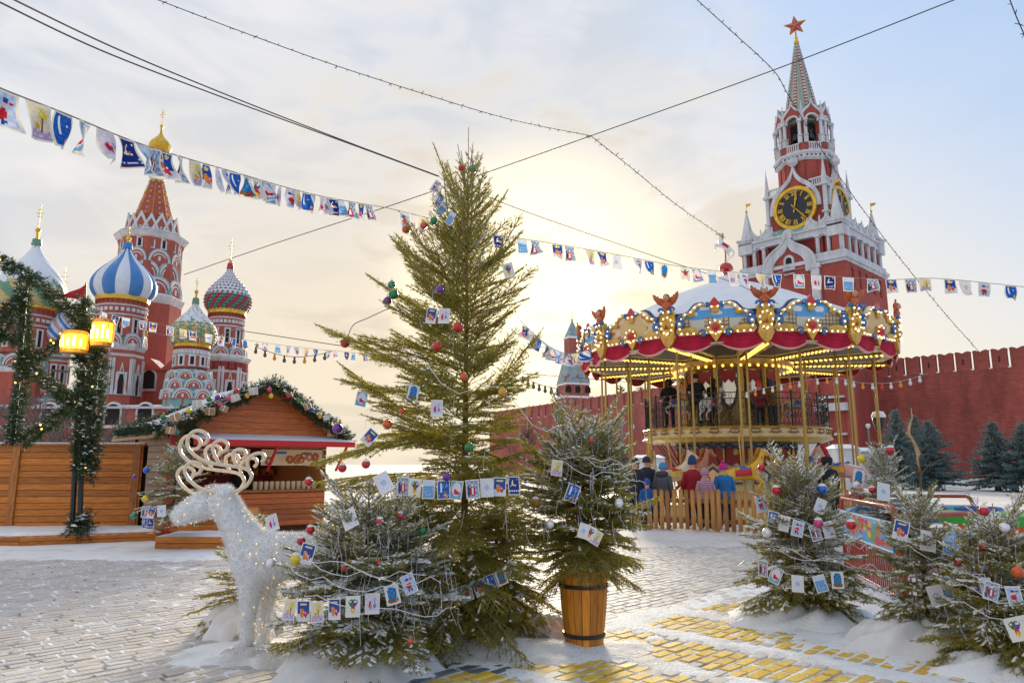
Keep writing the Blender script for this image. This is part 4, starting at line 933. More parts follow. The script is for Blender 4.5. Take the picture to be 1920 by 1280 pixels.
def needles(S, od, seed, dens, nl, nw, skip3=.25):
    rg = np.random.default_rng(seed); p, q = S[:, :3], S[:, 3:]; L = np.linalg.norm(q - p, axis=1)
    den = np.where(od[:, 0] == 3, dens * skip3, np.where(od[:, 0] == 0, dens * .6, dens)) * np.clip(1.9 - 1.4 * od[:, 1], .5, 1)
    n = rg.poisson(L * den); i = np.repeat(np.arange(len(S)), n); m = len(i)
    t = rg.random(m)[:, None]; o = p[i] + (q - p)[i] * t; d = ((q - p) / np.maximum(L, 1e-6)[:, None])[i]
    v = rg.normal(size=(m, 3)); v[:, 2] += .25; v -= (v * d).sum(1)[:, None] * d; v /= np.linalg.norm(v, axis=1)[:, None]
    nd = d * .75 + v * rg.uniform(.55, 1.0, (m, 1)); nd /= np.linalg.norm(nd, axis=1)[:, None]
    w = np.cross(nd, rg.normal(size=(m, 3))); w /= np.linalg.norm(w, axis=1)[:, None]
    l = nl * rg.uniform(.7, 1.25, (m, 1)); w *= nw * .5
    V = np.empty((m * 3, 3)); V[0::3] = o - w; V[1::3] = o + w; V[2::3] = o + nd * l
    return V, np.arange(m * 3).reshape(m, 3)
def stems(S, od, r0, sub=True):
    if not sub: k = od[:, 0] != 2; S, od = S[k], od[k]
    p, q = S[:, :3], S[:, 3:]; d = q - p; L = np.linalg.norm(d, axis=1)[:, None]; d = d / np.maximum(L, 1e-6)
    a = np.cross(d, [0.3, .2, .93]); a /= np.maximum(np.linalg.norm(a, axis=1)[:, None], 1e-6); b_ = np.cross(d, a)
    R = np.array([r0 * 2.0, r0, r0 * .7, r0 * 1.7])[od[:, 0].astype(int)][:, None]
    V = np.empty((len(S), 6, 3))
    for k in range(3):
        w = 2 * math.pi * k / 3; o = (a * math.cos(w) + b_ * math.sin(w)) * R
        V[:, k] = p + o; V[:, 3 + k] = q + o * .75
    base = (np.arange(len(S)) * 6)[:, None]
    F = np.concatenate([base + np.array([[k, (k + 1) % 3, 3 + (k + 1) % 3, 3 + k]]) for k in range(3)])
    return V.reshape(-1, 3), F
def snow_strips(S, od, seed, amount, w, h, tmin=0.0):
    rg = np.random.default_rng(seed + 77); p, q = S[:, :3], S[:, 3:]; d = q - p; L = np.linalg.norm(d, axis=1)
    dn = d / np.maximum(L, 1e-6)[:, None]
    am = amount * (np.clip((od[:, 1] - tmin) * 3 + .35, .0, 1.25) if tmin is not None else 1)
    am = am * np.where(od[:, 0] == 2, .38, 1.0)
    k = (np.abs(dn[:, 2]) < .8) & (rg.random(len(S)) < am); p, q, dn = p[k], q[k], dn[k]; m = len(p)
    r = np.cross(dn, [0, 0, 1.0]); r /= np.maximum(np.linalg.norm(r, axis=1)[:, None], 1e-6); ww = w * rg.uniform(.6, 1.5, (m, 1)); hh = h * rg.uniform(.6, 1.6, (m, 1))
    Z = np.array([[0, 0, 1.0]]); lo = Z * .004
    p2 = p + (q - p) * rg.uniform(0, .12, (m, 1)); q2 = p + (q - p) * rg.uniform(.88, 1.0, (m, 1)); A_ = p2 + (q2 - p2) * .2; B_ = p2 + (q2 - p2) * .8
    V = np.stack([p2 + lo, A_ - r * ww, A_ + r * ww, A_ + Z * hh, B_ - r * ww * .8, B_ + r * ww * .8, B_ + Z * hh * .8, q2 + lo], 1)
    b_ = (np.arange(m) * 8)[:, None]
    F = np.concatenate([b_ + np.array([t]) for t in ([0, 3, 1], [0, 2, 3], [1, 3, 6], [1, 6, 4], [3, 2, 5], [3, 5, 6], [4, 6, 7], [6, 5, 7])])
    return V.reshape(-1, 3), F
TREES = {}
def spruce(key, label, base, h, prof, seed, nbr, tstep=.06, elev=(-.15, .9), droop=.35, snow=0.0, dens=120, nl=.019, nw=.0042, stem=.0032, trunk_r=.035, mat_n='needle', group=None, name='spruce_tree', snow_w=.013, snow_h=.012, tmin=.2, rot=0.0, lean=(0, 0), **kw):
    t = thing(name, label, 'tree', base, rot, group)
    S, od = spruce_segments(h, prof, seed, nbr, tstep, elev, droop, **kw)
    if lean != (0, 0):
        for a in (0, 3): S[:, a] += lean[0] * (S[:, a + 2] / h) ** 2; S[:, a + 1] += lean[1] * (S[:, a + 2] / h) ** 2
    V, F = needles(S, od, seed, dens, nl, nw); link('crown', tri_mesh('crown', V, F, mat_n), t)
    V, F = stems(S, od, stem, False); link('twigs', tri_mesh('twigs', V, F, 'twig'), t)
    m = MB(); k = 8; m.tube([(lean[0] * (i / k) ** 2, lean[1] * (i / k) ** 2, h * .95 * i / k) for i in range(k + 1)], [trunk_r * (1 - .9 * i / k) for i in range(k + 1)], 7); m.build('trunk', 'bark', t, smooth=True)
    if snow > 0:
        V, F = snow_strips(S, od, seed, snow, snow_w, snow_h, tmin); o = link('snow_cover', tri_mesh('snow_cover', V, F, 'snow'), t)
    TREES[key] = (Vector(base), h, prof, elev)
    return t
P_TALL = [(0, .80), (.12, .98), (.28, 1.08), (.4, 1.0), (.5, .88), (.6, .74), (.7, .58), (.8, .38), (.9, .20), (1, .05)]
spruce('tall', 'tall sparse spruce in the middle hung with baubles and postcards', (xat(868, 1215, 7.0), 7.0, 0), 4.92, P_TALL, 11, 300, tstep=.085, elev=(-.08, 1.12), droop=.42, snow=.03, dens=138, nl=.026, nw=.0070, stem=.0034, trunk_r=.045, hang=.45, tmin=-.3, leader=.12, lead_x=1.3, tl=.40, asym=.46, ejit=.24, thin=1.0, fpow=1.22, ljit=.2)
P_SQ = [(0, .66), (.2, .74), (.4, .73), (.6, .66), (.8, .52), (1, .32)]
spruce('squat', 'broad low spruce on white cloth with frosted twigs in front of the reindeer', (xat(688, 1262, 6.2), 6.2, .06), 1.24, P_SQ, 21, 170, tstep=.057, elev=(-.15, .50), droop=.26, snow=1.0, dens=145, nl=.026, nw=.0068, hang=.3, snow_w=.012, snow_h=.011, z0=.18, tmin=.25, ejit=.16, leader=.2, lead_x=1.5)
P_BR = [(0, .38), (.1, .56), (.3, .64), (.5, .60), (.7, .50), (.85, .36), (1, .2)]
spruce('barrel', 'frosted spruce planted in the wooden barrel', (xat(1095, 1085, 7.0), 7.0, .66), 1.36, P_BR, 31, 190, tstep=.055, elev=(-.10, .80), droop=.34, snow=.62, dens=160, nl=.026, nw=.0068, hang=.45, z0=.06, tmin=.35, leader=.3, lead_x=2.1, ejit=.24)
P_MID = [(0, .45), (.1, .66), (.25, .70), (.5, .5), (.7, .3), (.9, .14), (1, .05)]
spruce('back', 'dark spruce between the tall tree and the barrel with drooping green boughs', (xat(930, 1180, 7.4), 7.4, 0.0), 1.6, P_MID, 41, 150, tstep=.055, elev=(-.40, .75), droop=.6, snow=.06, dens=165, nl=.026, nw=.0068, hang=.6, z0=.12, tmin=-.2, ejit=.2)
P_A = [(0, .54), (.12, .74), (.3, .72), (.5, .60), (.7, .44), (.88, .28), (1, .12)]
spruce('right_a', 'snowy spruce on white cloth beside the yellow stripes', (xat(1510, 1150, 8.1), 8.1, .03), 1.56, P_A, 51, 185, tstep=.055, elev=(-.18, .80), droop=.36, snow=.9, dens=160, nl=.027, nw=.0068, hang=.4, z0=.14, tmin=.25, leader=.16, lead_x=1.5, ejit=.24, snow_w=.013, snow_h=.012)
P_B = [(0, .36), (.12, .50), (.3, .48), (.5, .40), (.7, .32), (.88, .18), (1, .08)]
spruce('right_b', 'spruce with a tall burlap wrapped tip in front of the red barrier', (xat(1745, 1205, 7.1), 7.1, .03), 1.30, P_B, 61, 115, tstep=.055, elev=(-.15, .75), droop=.32, snow=.85, dens=160, nl=.027, nw=.0068, hang=.4, z0=.14, tmin=.25, leader=.2, lead_x=1.2, ejit=.24, snow_w=.013, snow_h=.012)
P_C = [(0, .52), (.15, .64), (.35, .58), (.6, .44), (.8, .30), (1, .14)]
spruce('right_c', 'spruce cut off by the right edge of the picture', (xat(1895, 1255, 6.2), 6.2, .03), 1.18, P_C, 71, 150, tstep=.052, elev=(-.2, .75), droop=.36, snow=.8, dens=160, nl=.026, nw=.0066, hang=.4, z0=.12, tmin=.3, leader=.2, lead_x=1.5, ejit=.24, snow_w=.012, snow_h=.011)
P_D = [(0, .6), (.3, .68), (.6, .5), (.8, .3), (1, .08)]
spruce('right_d', 'frosted spruce behind the blue painted barrier', (xat(1660, 900, 12.0), 12.0, .2), 1.7, P_D, 81, 90, tstep=.06, elev=(-.2, .95), droop=.35, snow=.6, dens=110, nl=.026, nw=.006, z0=.3, tmin=.0, snow_w=.018, snow_h=.014)
spruce('stall', 'small snowy spruce standing beside the wooden stall', (xat(322, 985, 14.4), 14.4, .55), 1.45, P_D, 91, 95, tstep=.06, elev=(-.25, .9), droop=.4, snow=.45, dens=120, nl=.03, nw=.007, z0=.1, tmin=.0, snow_w=.018, snow_h=.012, mat_n='needle')
spruce('reindeer', 'small yellow green spruce half hidden behind the reindeer legs', (xat(455, 1150, 7.6), 7.6, .1), 1.0, [(0, .45), (.3, .46), (.7, .32), (1, .1)], 95, 70, tstep=.06, elev=(-.2, .8), droop=.4, snow=.25, dens=170, nl=.024, nw=.005, tmin=.3)
# blue spruces along the wall
for k, (u, vt, Yb, w) in enumerate(((1687, 768, 50, 2.1), (1748, 790, 47, 2.2), (1722, 778, 55, 2.0), (1868, 790, 46, 2.1), (1926, 794, 44, 2.3))):
    h = zat(vt, Yb); sp_l = ['blue spruce with the tallest tip, hard by the tower foot', 'broad blue spruce right of the tallest one', 'blue spruce tucked behind its two neighbours', 'narrow blue spruce standing free against the dark wall', 'blue spruce at the very right edge before the wall'][k]
    spruce('blue%d' % k, sp_l, (xat(u, 880, Yb), Yb, 0), h, [(0, w), (.15, w * .98), (.5, w * .62), (.8, w * .26), (1, .1)], 100 + k, 170, tstep=.26, elev=(-.1, .55), droop=.22, dens=38, nl=.17, nw=.055, stem=.012, trunk_r=.2, mat_n='needle_blue', group='blue spruces along the wall', name='blue_spruce', sub=False, z0=.4, hang=.15, tl=.34, leader=.06)
# bare trees
def bare_tree(label, base, h, seed, spread=.5, r0=.12, depth=5, mat_n='bark', lean=0.0):
    t = thing('bare_tree', label, 'tree', base, 0, 'leafless trees'); r = random.Random(seed); tr = MB(); tw = MB()
    def grow(p, d, L, rad, lev):
        n = 3; pts = [p]; dd = d.copy()
        for i in range(n):
            dd = (dd + Vector((r.uniform(-.16, .16), r.uniform(-.16, .16), r.uniform(-.02, .10)))).normalized(); pts.append(pts[-1] + dd * L / n)
        (tr if lev < 2 else tw).tube(pts, [rad * (1 - .4 * i / n) for i in range(n + 1)], 5 if lev < 2 else 3, cap=False)
        if lev >= depth: return
        for i in range(r.randint(2, 3) + (1 if lev > 0 else 1)):
            a = r.uniform(0, 2 * math.pi); o = dd.orthogonal().normalized(); o = Matrix.Rotation(a, 3, dd) @ o
            k = r.uniform(spread * .6, spread * 1.4); nd = (dd + o * k).normalized()
            q = pts[-1] if i == 0 else pts[r.randint(1, n)]
            grow(q, nd, L * r.uniform(.58, .8), rad * .62, lev + 1)
    grow(Vector((0, 0, 0)), Vector((lean, 0, 1)).normalized(), h * .3, r0, 0)
    tr.build('trunk', mat_n, t, smooth=True); tw.build('crown', mat_n, t)
    return t
mat('bare_bark', (.12, .085, .075, 1), (.20, .15, .14, 1), rough=.9, scale=2)
for k, (u, Yb, h, lb) in enumerate(((15, 40, 7.5, 'leafless tree at the far left behind the hoarding'), (115, 34, 6.2, 'leafless tree with a slanting dark bough behind the garlanded arch'), (215, 46, 6.5, 'pale leafless bush between arch and stall roof'), (62, 50, 8.5, 'tall leafless tree in front of the green swirled dome'))):
    bare_tree(lb, (xat(u, 850, Yb), Yb, 0), h, 200 + k, .6, .2, 5, 'bare_bark')
for k, (u, Yb, h, lb) in enumerate(((985, 140, 11, 'far leafless tree seen between the tall spruce and the barrel spruce'), (1022, 150, 12, 'far leafless tree beside the distant brick tower'))):
    bare_tree(lb, (xat(u, 850, Yb), Yb, 0), h, 210 + k, .6, .2, 5, 'bare_bark')
for k, (u, vt, Yb, lb) in enumerate(((1165, 716, 150, 'dark conifer rising behind the wall, the one nearer the spruces'), (1203, 718, 146, 'dark conifer rising behind the wall beside the carousel deck'))):
    spruce('far%d' % k, lb, (xat(u, 760, Yb), Yb, 0), zat(vt, Yb), [(0, 3.5), (.6, 3.0), (.8, 2.2), (1, .3)], 220 + k, 60, tstep=.7, elev=(-.1, .3), droop=.2, dens=6, nl=.5, nw=.16, stem=.05, trunk_r=.2, mat_n='needle_dark', name='conifer_tree', sub=False, z0=9.0, hang=.2)

# ------------------------------------------------------------------ fir garlands wrapped on a path
def garland_arrays(paths, seed, rad, dens=75, nl=.07, nw=.016, snow=.35):
    r = random.Random(seed); segs = []
    for pts in paths:
        pts = [Vector(p) for p in pts]
        for a, b_ in zip(pts, pts[1:]):
            L = (b_ - a).length; n = max(1, int(L * 270)); d = (b_ - a).normalized()
            for i in range(n):
                p = a.lerp(b_, r.random()); o = d.orthogonal().normalized(); o = Matrix.Rotation(r.uniform(0, 6.283), 3, d) @ o
                q = p + (o * r.uniform(.7, 1.0) + d * r.uniform(-.7, .7)) * rad * r.uniform(.7, 1.25); segs.append([*(p + o * rad * .25), *q])
    S = np.array(segs); od = np.stack([np.ones(len(S)), np.full(len(S), .5)], 1)
    N_ = needles(S, od, seed, dens / 1.0, nl, nw)
    up = S[:, 5] - S[:, 2] > rad * .1
    Sn = S[up]; Sn = np.concatenate([Sn[:, :3] * .3 + Sn[:, 3:] * .7, Sn[:, 3:] * 1.0], 1) + np.array([0, 0, .012, 0, 0, .012])
    W_ = snow_strips(Sn, od[:len(Sn)], seed, snow, rad * .2, rad * .12, None)
    return N_, W_
def garland_part(paths, parent, seed, rad, **kw):
    (V, F), (V2, F2) = garland_arrays(paths, seed, rad, **kw)
    o = link('garland', tri_mesh('garland', V, F, 'needle_dark'), parent); link('snow_cover', tri_mesh('snow_cover', V2, F2, 'snow'), o)
    return o
# ------------------------------------------------------------------ two-storey carousel
mat('tent_white', (.80, .81, .85, 1), (.73, .75, .80, 1), rough=.55, scale=1.2, bump=.05)
mat('swag_red', (.52, .006, .045, 1), (.34, .006, .03, 1), rough=.9, scale=3)
mat('swag_fringe', (.74, .36, .33, 1), rough=.7)
mat('valance_dark', (.24, .015, .02, 1), rough=.8)
mat('paint_blue', (.03, .16, .46, 1), (.02, .10, .34, 1), rough=.35, scale=5, coat=.3)
mat('paint_navy', (.02, .045, .20, 1), rough=.35, coat=.3)
mat('paint_cream', (.80, .68, .46, 1), (.72, .58, .36, 1), rough=.4, scale=5, coat=.2)
mat('paint_red', (.52, .015, .02, 1), rough=.25, coat=.5)
mat('paint_orange', (.60, .14, .035, 1), (.46, .09, .02, 1), rough=.45, scale=6)
mat('skin_paint', (.62, .34, .20, 1), rough=.5)
mat('hair_paint', (.26, .08, .03, 1), rough=.6)
mat('ceiling_grey', (.30, .29, .27, 1), (.20, .20, .20, 1), rough=.6, scale=1.2)
mat('mirror', (.72, .68, .58, 1), rough=.12, metal=.6)
mat('brass', (.48, .32, .10, 1), (.36, .23, .07, 1), rough=.35, metal=.6, scale=2)
mat('olive_gold', (.42, .31, .06, 1), (.28, .20, .04, 1), rough=.45, metal=.15, scale=3)
mat('dark_red_paint', (.30, .02, .025, 1), rough=.5)
YC, RCN = 27.0, 5.68; CX = xat(1371, 690, YC)
car = thing('carousel', 'two storey carousel with painted cartouches, swags, bulbs and a white tent roof', 'carousel', (CX, YC, 0), 0)
NP = 12; PH0 = math.radians(-111.2)                  # one panel middle
ZV0, ZV1, ZP1 = 5.05, 5.62, 6.62
def faces_cam(w): return math.sin(w) < .45
def print_mesh(name, w, h, nx, ny, fn, out=None, z0=0.0):
    """flat print: coloured cells on a small grid in the xz plane, facing -y"""
    V = [((i / nx - .5) * w, 0, z0 + j / ny * h) for j in range(ny + 1) for i in range(nx + 1)]
    F = []; C = []
    for j in range(ny):
        for i in range(nx):
            x, y = (i + .5) / nx, (j + .5) / ny
            if out is not None and not out(x, y): continue
            F.append((j * (nx + 1) + i, j * (nx + 1) + i + 1, (j + 1) * (nx + 1) + i + 1, (j + 1) * (nx + 1) + i)); C.append(fn(x, y))
    me = bpy.data.meshes.new(name); me.from_pydata(V, [], F); me.materials.append(MAT('print'))
    ca = me.color_attributes.new('Col', 'FLOAT_COLOR', 'CORNER'); arr = np.repeat(np.array([list(c)[:3] + [1] for c in C], dtype=np.float32), 4, axis=0); ca.data.foreach_set('color', arr.ravel())
    me.update(); return me
def scene_print(k):
    r = random.Random(k * 13 + 2); kk = k
    blds = [(r.uniform(.05, .9), r.uniform(.06, .16), r.uniform(.3, .62)) for _ in range(7)]
    def fn(x, y):
        n = math.sin(x * 21 + k) * math.sin(y * 17 + k * 2) * .5 + .5
        c = S(90, 165, 225) if y > .45 else S(205, 200, 190)
        if y > .6 and n > .62: c = S(225, 225, 235)
        if kk % 3 == 2:
            c = S(214, 186, 130) if (x - .5) ** 2 * 2.4 + (y - .45) ** 2 < .13 + .02 * n else (S(200, 120, 110) if n > .7 else S(228, 205, 160))
            return c
        for bx, bw, bh in blds:
            if abs(x - bx) < bw / 2 and y < bh:
                c = S(206, 186, 150) if (int(x * 60) % 3 and int(y * 24) % 3) else S(130, 110, 90)
        if y < .14: c = S(70, 140, 190) if n > .3 else S(190, 190, 180)
        return c
    return fn
PW = 2 * RCN * math.tan(math.pi / NP) - .62                      # clear width of a cartouche
def cart_outline(w, h, k=1.0):
    """scrolled board: low shoulders, two swells and a dip for the crest"""
    r = [(w * .46, 0), (w * .5, h * .12), (w * .47, h * .26), (w * .5, h * .42), (w * .46, h * .55)] + bez((w * .46, h * .55), (w * .44, h * .74), (w * .33, h * .62), (w * .28, h * .86), 5) + bez((w * .28, h * .86), (w * .24, h * 1.02), (w * .13, h * 1.02), (w * .09, h * .93), 5)[1:] + [(w * .05, h * .88)]
    pts = r + [(-x, y) for x, y in r[::-1]]
    cx, cy = 0, h * .48
    return [(cx + (x - cx) * k, cy + (y - cy) * (k if k >= 1 else (k - .0))) for x, y in pts]
hP = ZP1 - ZV1
def panel_objs():
    L_ = []
    m = MB(); m.plate(cart_outline(PW, hP, 1.09), (0, .10, 0), (1, 0, 0), (0, 0, 1), (0, .10, 0)); L_.append(('back_board', m.mesh('back_board', 'paint_navy')))
    m = MB(); m.frame(cart_outline(PW, hP, 1.0), cart_outline(PW, hP, .88), (0, 0, 0), (1, 0, 0), (0, 0, 1), (0, .12, 0)); L_.append(('scroll_frame', m.mesh('scroll_frame', 'paint_cream')))
    m = MB(); m.frame(cart_outline(PW, hP, .89), cart_outline(PW, hP, .84), (0, -.04, 0), (1, 0, 0), (0, 0, 1), (0, .12, 0)); 
    for s in (-1, 1): m.sphere((s * PW * .30, -.02, hP * .66), .16, 8, 6, sc=(.8, .3, .6)); m.sphere((s * PW * .36, -.02, hP * .14), .2, 8, 6, sc=(1.6, .4, .6)); m.sphere((s * PW * .16, -.02, hP * .08), .2, 8, 6, sc=(1.7, .4, .5))
    m.sphere((0, -.02, hP * .76), .14, 8, 6, sc=(.9, .4, .9)); m.plate([(-.22, 0), (0, -.34), (.22, 0), (.12, .3), (-.12, .3)], (0, -.06, .08), (1, 0, 0), (0, 0, 1), (0, .1, 0))
    L_.append(('gilt_moulding', m.mesh('gilt_moulding', 'gold_paint')))
    m = MB()
    for s in (-1, 1):                                            # blue scrolls at the flanks and foot
        pts = [(s * (PW * .44 + .14 * math.cos(t) * (1 - t / 9)), -.05, hP * .34 + .17 * math.sin(t) * (1 - t / 9)) for t in (i * .5 for i in range(12))]; m.tube(pts, [.055] * 8 + [.05, .045, .04, .03], 6)
        pts = [(s * (PW * .16 + .12 * math.cos(t) * (1 - t / 9)), -.06, hP * .02 + .12 * math.sin(t) * (1 - t / 9)) for t in (i * .5 for i in range(12))]; m.tube(pts, .05, 6)
        m.sphere((s * PW * .44, -.03, hP * .58), .09, 8, 6); m.sphere((s * PW * .09, -.03, hP * .93), .085, 8, 6)
    L_.append(('blue_scrolls', m.mesh('blue_scrolls', 'paint_blue', smooth=True)))
    m = MB(); m.sphere((0, -.1, hP * .2), .135, 10, 8); L_.append(('red_jewel', m.mesh('red_jewel', 'paint_red', smooth=True))); m = MB(); m.plate([(-.19, 0), (-.06, -.1), (.06, -.1), (.19, 0), (.1, .12), (0, .24), (-.1, .12)], (0, -.03, hP * .92), (1, 0, 0), (0, 0, 1), (0, .1, 0)); L_.append(('red_crest', m.mesh('red_crest', 'paint_red')))
    m = MB(); o = cart_outline(PW, hP, .92); n = len(o)
    per = [math.dist(o[i], o[(i + 1) % n]) for i in range(n)]; tot = sum(per); nb = 30
    for q in range(nb):
        d = tot * q / nb; i = 0
        while d > per[i]: d -= per[i]; i += 1
        a, b_ = o[i], o[(i + 1) % n]; t = d / per[i]; m.sphere((a[0] + (b_[0] - a[0]) * t, -.07, a[1] + (b_[1] - a[1]) * t), .03, 6, 4)
    for q in range(8): m.sphere((.21 * math.cos(q * math.pi / 4), -.12, hP * .2 + .21 * math.sin(q * math.pi / 4)), .026, 6, 4)
    L_.append(('bulbs', m.mesh('bulbs', 'bulb_white')))
    return L_
POBJ = panel_objs()
inner_o = cart_outline(1, 1, .87)
def inside(x, y):
    x -= .5; c = False; j = len(inner_o) - 1
    for i in range(len(inner_o)):
        (xi, yi), (xj, yj) = inner_o[i], inner_o[j]
        if (yi > y) != (yj > y) and x < (xj - xi) * (y - yi) / (yj - yi) + xi: c = not c
        j = i
    return c
PRINTS = [print_mesh('painting', PW, hP, 64, 30, scene_print(k), inside) for k in range(3)]
def cherub_mesh():
    m = MB()
    wing = [(.08, 0), (.22, -.08), (.42, .05), (.58, .30), (.60, .52), (.48, .46), (.46, .40), (.36, .40), (.34, .33), (.22, .30), (.10, .18)]
    for s in (-1, 1): m.plate([(s * x, y) for x, y in wing][::s], (0, .0, .25), (1, 0, 0), (0, -.15, 1), (0, .07, 0), 0)
    m.lathe([(.10, 0), (.22, .12), (.24, .24), (.15, .36), (.08, .42)], 10, (0, 0, 0), 0, sy=.7)
    m.sphere((0, -.03, .53), .15, 12, 9, 1); m.sphere((0, .02, .57), .16, 12, 9, 2, sc=(1.03, 1, .95)); m.sphere((0, -.18, .51), .028, 6, 4, 1); m.sphere((-.07, -.155, .55), .02, 6, 4, 2); m.sphere((.07, -.155, .55), .02, 6, 4, 2); m.sphere((0, -.165, .455), .025, 6, 4, 0, sc=(1.5, 1, .5))
    return m.mesh('cherub', ['paint_orange', 'skin_paint', 'hair_paint'], smooth=True)
CHER = cherub_mesh()
m = MB()                                                         # gilt bracket under each cherub
m.plate([(-.16, -.28), (-.3, -.02), (-.24, .25), (-.36, .5), (-.3, .78), (-.2, 1.02), (.2, 1.02), (.3, .78), (.36, .5), (.24, .25), (.3, -.02), (.16, -.28), (0, -.4)], (0, 0, 0), (1, 0, 0), (0, 0, 1), (0, .2, 0))
for s in (-1, 1): m.sphere((s * .13, -.02, .42), .11, 8, 6); m.tube([(s * (.2 + .13 * math.cos(t)), -.03, .78 + .13 * math.sin(t)) for t in (i * .5 for i in range(10))], .045, 5)
m.sphere((0, -.02, .2), .13, 8, 6, sc=(1, .5, 1.2)); BRK = m.mesh('gilt_bracket', 'gold_paint', smooth=False)
m = MB()
for s in (-1, 1): m.tube([(s * (.24 + .1 * math.cos(t)), -.04, .98 + .1 * math.sin(t)) for t in (i * .5 for i in range(10))], .05, 5)
BBL = m.mesh('bracket_scrolls', 'paint_blue')
m = MB()
for q in range(9): m.sphere((.24 * math.cos(q * .7), -.08, .42 + .3 * math.sin(q * .7)), .036, 6, 4)
for q in (-1, 1): m.sphere((q * .12, -.1, .92), .036, 6, 4)
m.sphere((0, -.1, .08), .035, 6, 4); BBU = m.mesh('bulbs', 'bulb_white')
m = MB(); m.sphere((0, -.05, .3), .055, 8, 6); BRJ = m.mesh('red_jewel', 'paint_red', smooth=True)
# swags
def swag_mesh(w, h, mats):
    m = MB(); nu, nv = 14, 9; vs = []
    for j in range(nv + 1):
        for i in range(nu + 1):
            u, v = i / nu, j / nv; sag = 4 * u * (1 - u)
            zz = -(h * (.45 + .55 * sag)) * v; y = -.05 * math.sin(math.pi * u) * (.4 + .6 * v) + .05 * math.cos(v * 30 - sag * 6.0) * sag ** .5
            vs.append(((u - .5) * w, y, zz))
    fs = [(j * (nu + 1) + i, (j + 1) * (nu + 1) + i, (j + 1) * (nu + 1) + i + 1, j * (nu + 1) + i + 1) for j in range(nv) for i in range(nu)]
    m.add(vs, fs, [0 if j < nv - 1 else 1 for j in range(nv) for i in range(nu)])
    for s in (-.5, .5): m.tube([(s * w, -.03, 0), (s * w, -.03, -h * .55)], .04, 5, mi=1)
    return m.mesh('swag', mats, smooth=True)
fw = 2 * RCN * math.tan(math.pi / NP)
SW1, SW2 = swag_mesh(fw / 2.0, .60, ['swag_red', 'swag_fringe']), swag_mesh(fw / 2.0, .62, ['valance_dark', 'valance_dark'])
for k in range(NP):
    w = PH0 + k * 2 * math.pi / NP; R = Matrix.Rotation(w + math.pi / 2, 3, 'Z'); rz = w + math.pi / 2; ap = RCN * math.cos(math.pi / NP)
    if faces_cam(w):
        rb_ = link('rounding_board', None, car); rb_.location = R @ Vector((0, -ap, ZV1)); rb_.rotation_euler = (math.radians(4), 0, rz)
        for nm, me in POBJ: link(nm, me, rb_)
        o = link('painting', PRINTS[k % 3], rb_); o.location = (0, .03, 0)
    for s in (-1, 1):
        o = link('swag', SW1 if faces_cam(w) else SW2, car); o.location = R @ Vector((s * fw / 4, -ap + .06, ZV1 + .04)); o.rotation_euler = (0, 0, rz)
    w2 = w + math.pi / NP
    if faces_cam(w2):
        R2_ = Matrix.Rotation(w2 + math.pi / 2, 3, 'Z'); o = link('gilt_bracket', BRK, car); o.location = R2_ @ Vector((0, -RCN - .02, ZV1 - .02)); o.rotation_euler = (0, 0, w2 + math.pi / 2)
        link('bulbs', BBU, o); link('bracket_scrolls', BBL, o); link('red_jewel', BRJ, o)
        c = link('cherub', CHER, car); c.location = R2_ @ Vector((0, -RCN, ZV1 + .86)); c.rotation_euler = (math.radians(6), 0, w2 + math.pi / 2); c.scale = (.72, .72, .72); o.scale = (.8, .9, .86)
# fascia, tent, ceiling
b = MB(); b.lathe([(RCN - .3, ZV1 - .05), (RCN - .3, ZV1 + .7)], NP, ph=PH0 + math.pi / NP); b.build('fascia', 'paint_blue', car)
tp = MB(); n = NP; prof = [(RCN - .05, ZV1 + .72), (RCN * .72, ZV1 + 1.42), (RCN * .4, ZV1 + 2.3), (.42, 8.62), (.30, 8.70)]
tp.lathe(prof, n * 2, ph=PH0 + math.pi / NP, rfun=lambda i, j, w: 1.0 if j % 2 == 0 else (.965 if 0 < i < 3 else (.967 if i == 0 else 1)))
tp.build('tent_roof', 'tent_white', car)
b = MB(); b.lathe([(.42, 8.6), (.3, 8.75), (.1, 8.85)], 16); b.build('tent_cap', 'tent_white', car)
ZCEIL = 5.42
b = MB(); b.lathe([(RCN - .1, ZCEIL), (1.6, ZCEIL - .05)], NP, ph=PH0 + math.pi / NP); b.build('ceiling', 'ceiling_grey', car)
rib = MB(); rib.box(((RCN + 1.6) / 2, 0, ZCEIL - .09), (RCN - 1.7, .22, .12)); RIB = rib.mesh('ceiling_rib', 'olive_gold')
bu = MB()
for i in range(24):
    for s in (-.07, .07): bu.sphere((1.75 + i * .162, s, ZCEIL - .17), .035, 6, 4)
RBU = bu.mesh('bulbs', 'bulb_warm')
pnl = MB(); pnl.plate([(2.2, -.42), (5.2, -1.1), (5.5, 0), (5.2, 1.1), (2.2, .42)], (0, 0, ZCEIL - .06), (1, 0, 0), (0, 1, 0), (0, 0, .03)); PNL = pnl.mesh('ceiling_panel', 'dark_metal')
pn2 = MB(); pn2.frame([(2.2, -.42), (5.2, -1.1), (5.5, 0), (5.2, 1.1), (2.2, .42)], [(2.5, -.3), (4.9, -.85), (5.1, 0), (4.9, .85), (2.5, .3)], (0, 0, ZCEIL - .09), (1, 0, 0), (0, 1, 0), (0, 0, .03)); PN2 = pn2.mesh('panel_moulding', 'cream_paint')
for k in range(NP):
    w = PH0 + math.pi / NP + k * 2 * math.pi / NP
    o = link('ceiling_rib', RIB, car); o.rotation_euler = (0, 0, w); link('bulbs', RBU, o)
    o = link('ceiling_panel', PNL, car); o.rotation_euler = (0, 0, w + math.pi / NP); link('panel_moulding', PN2, o)
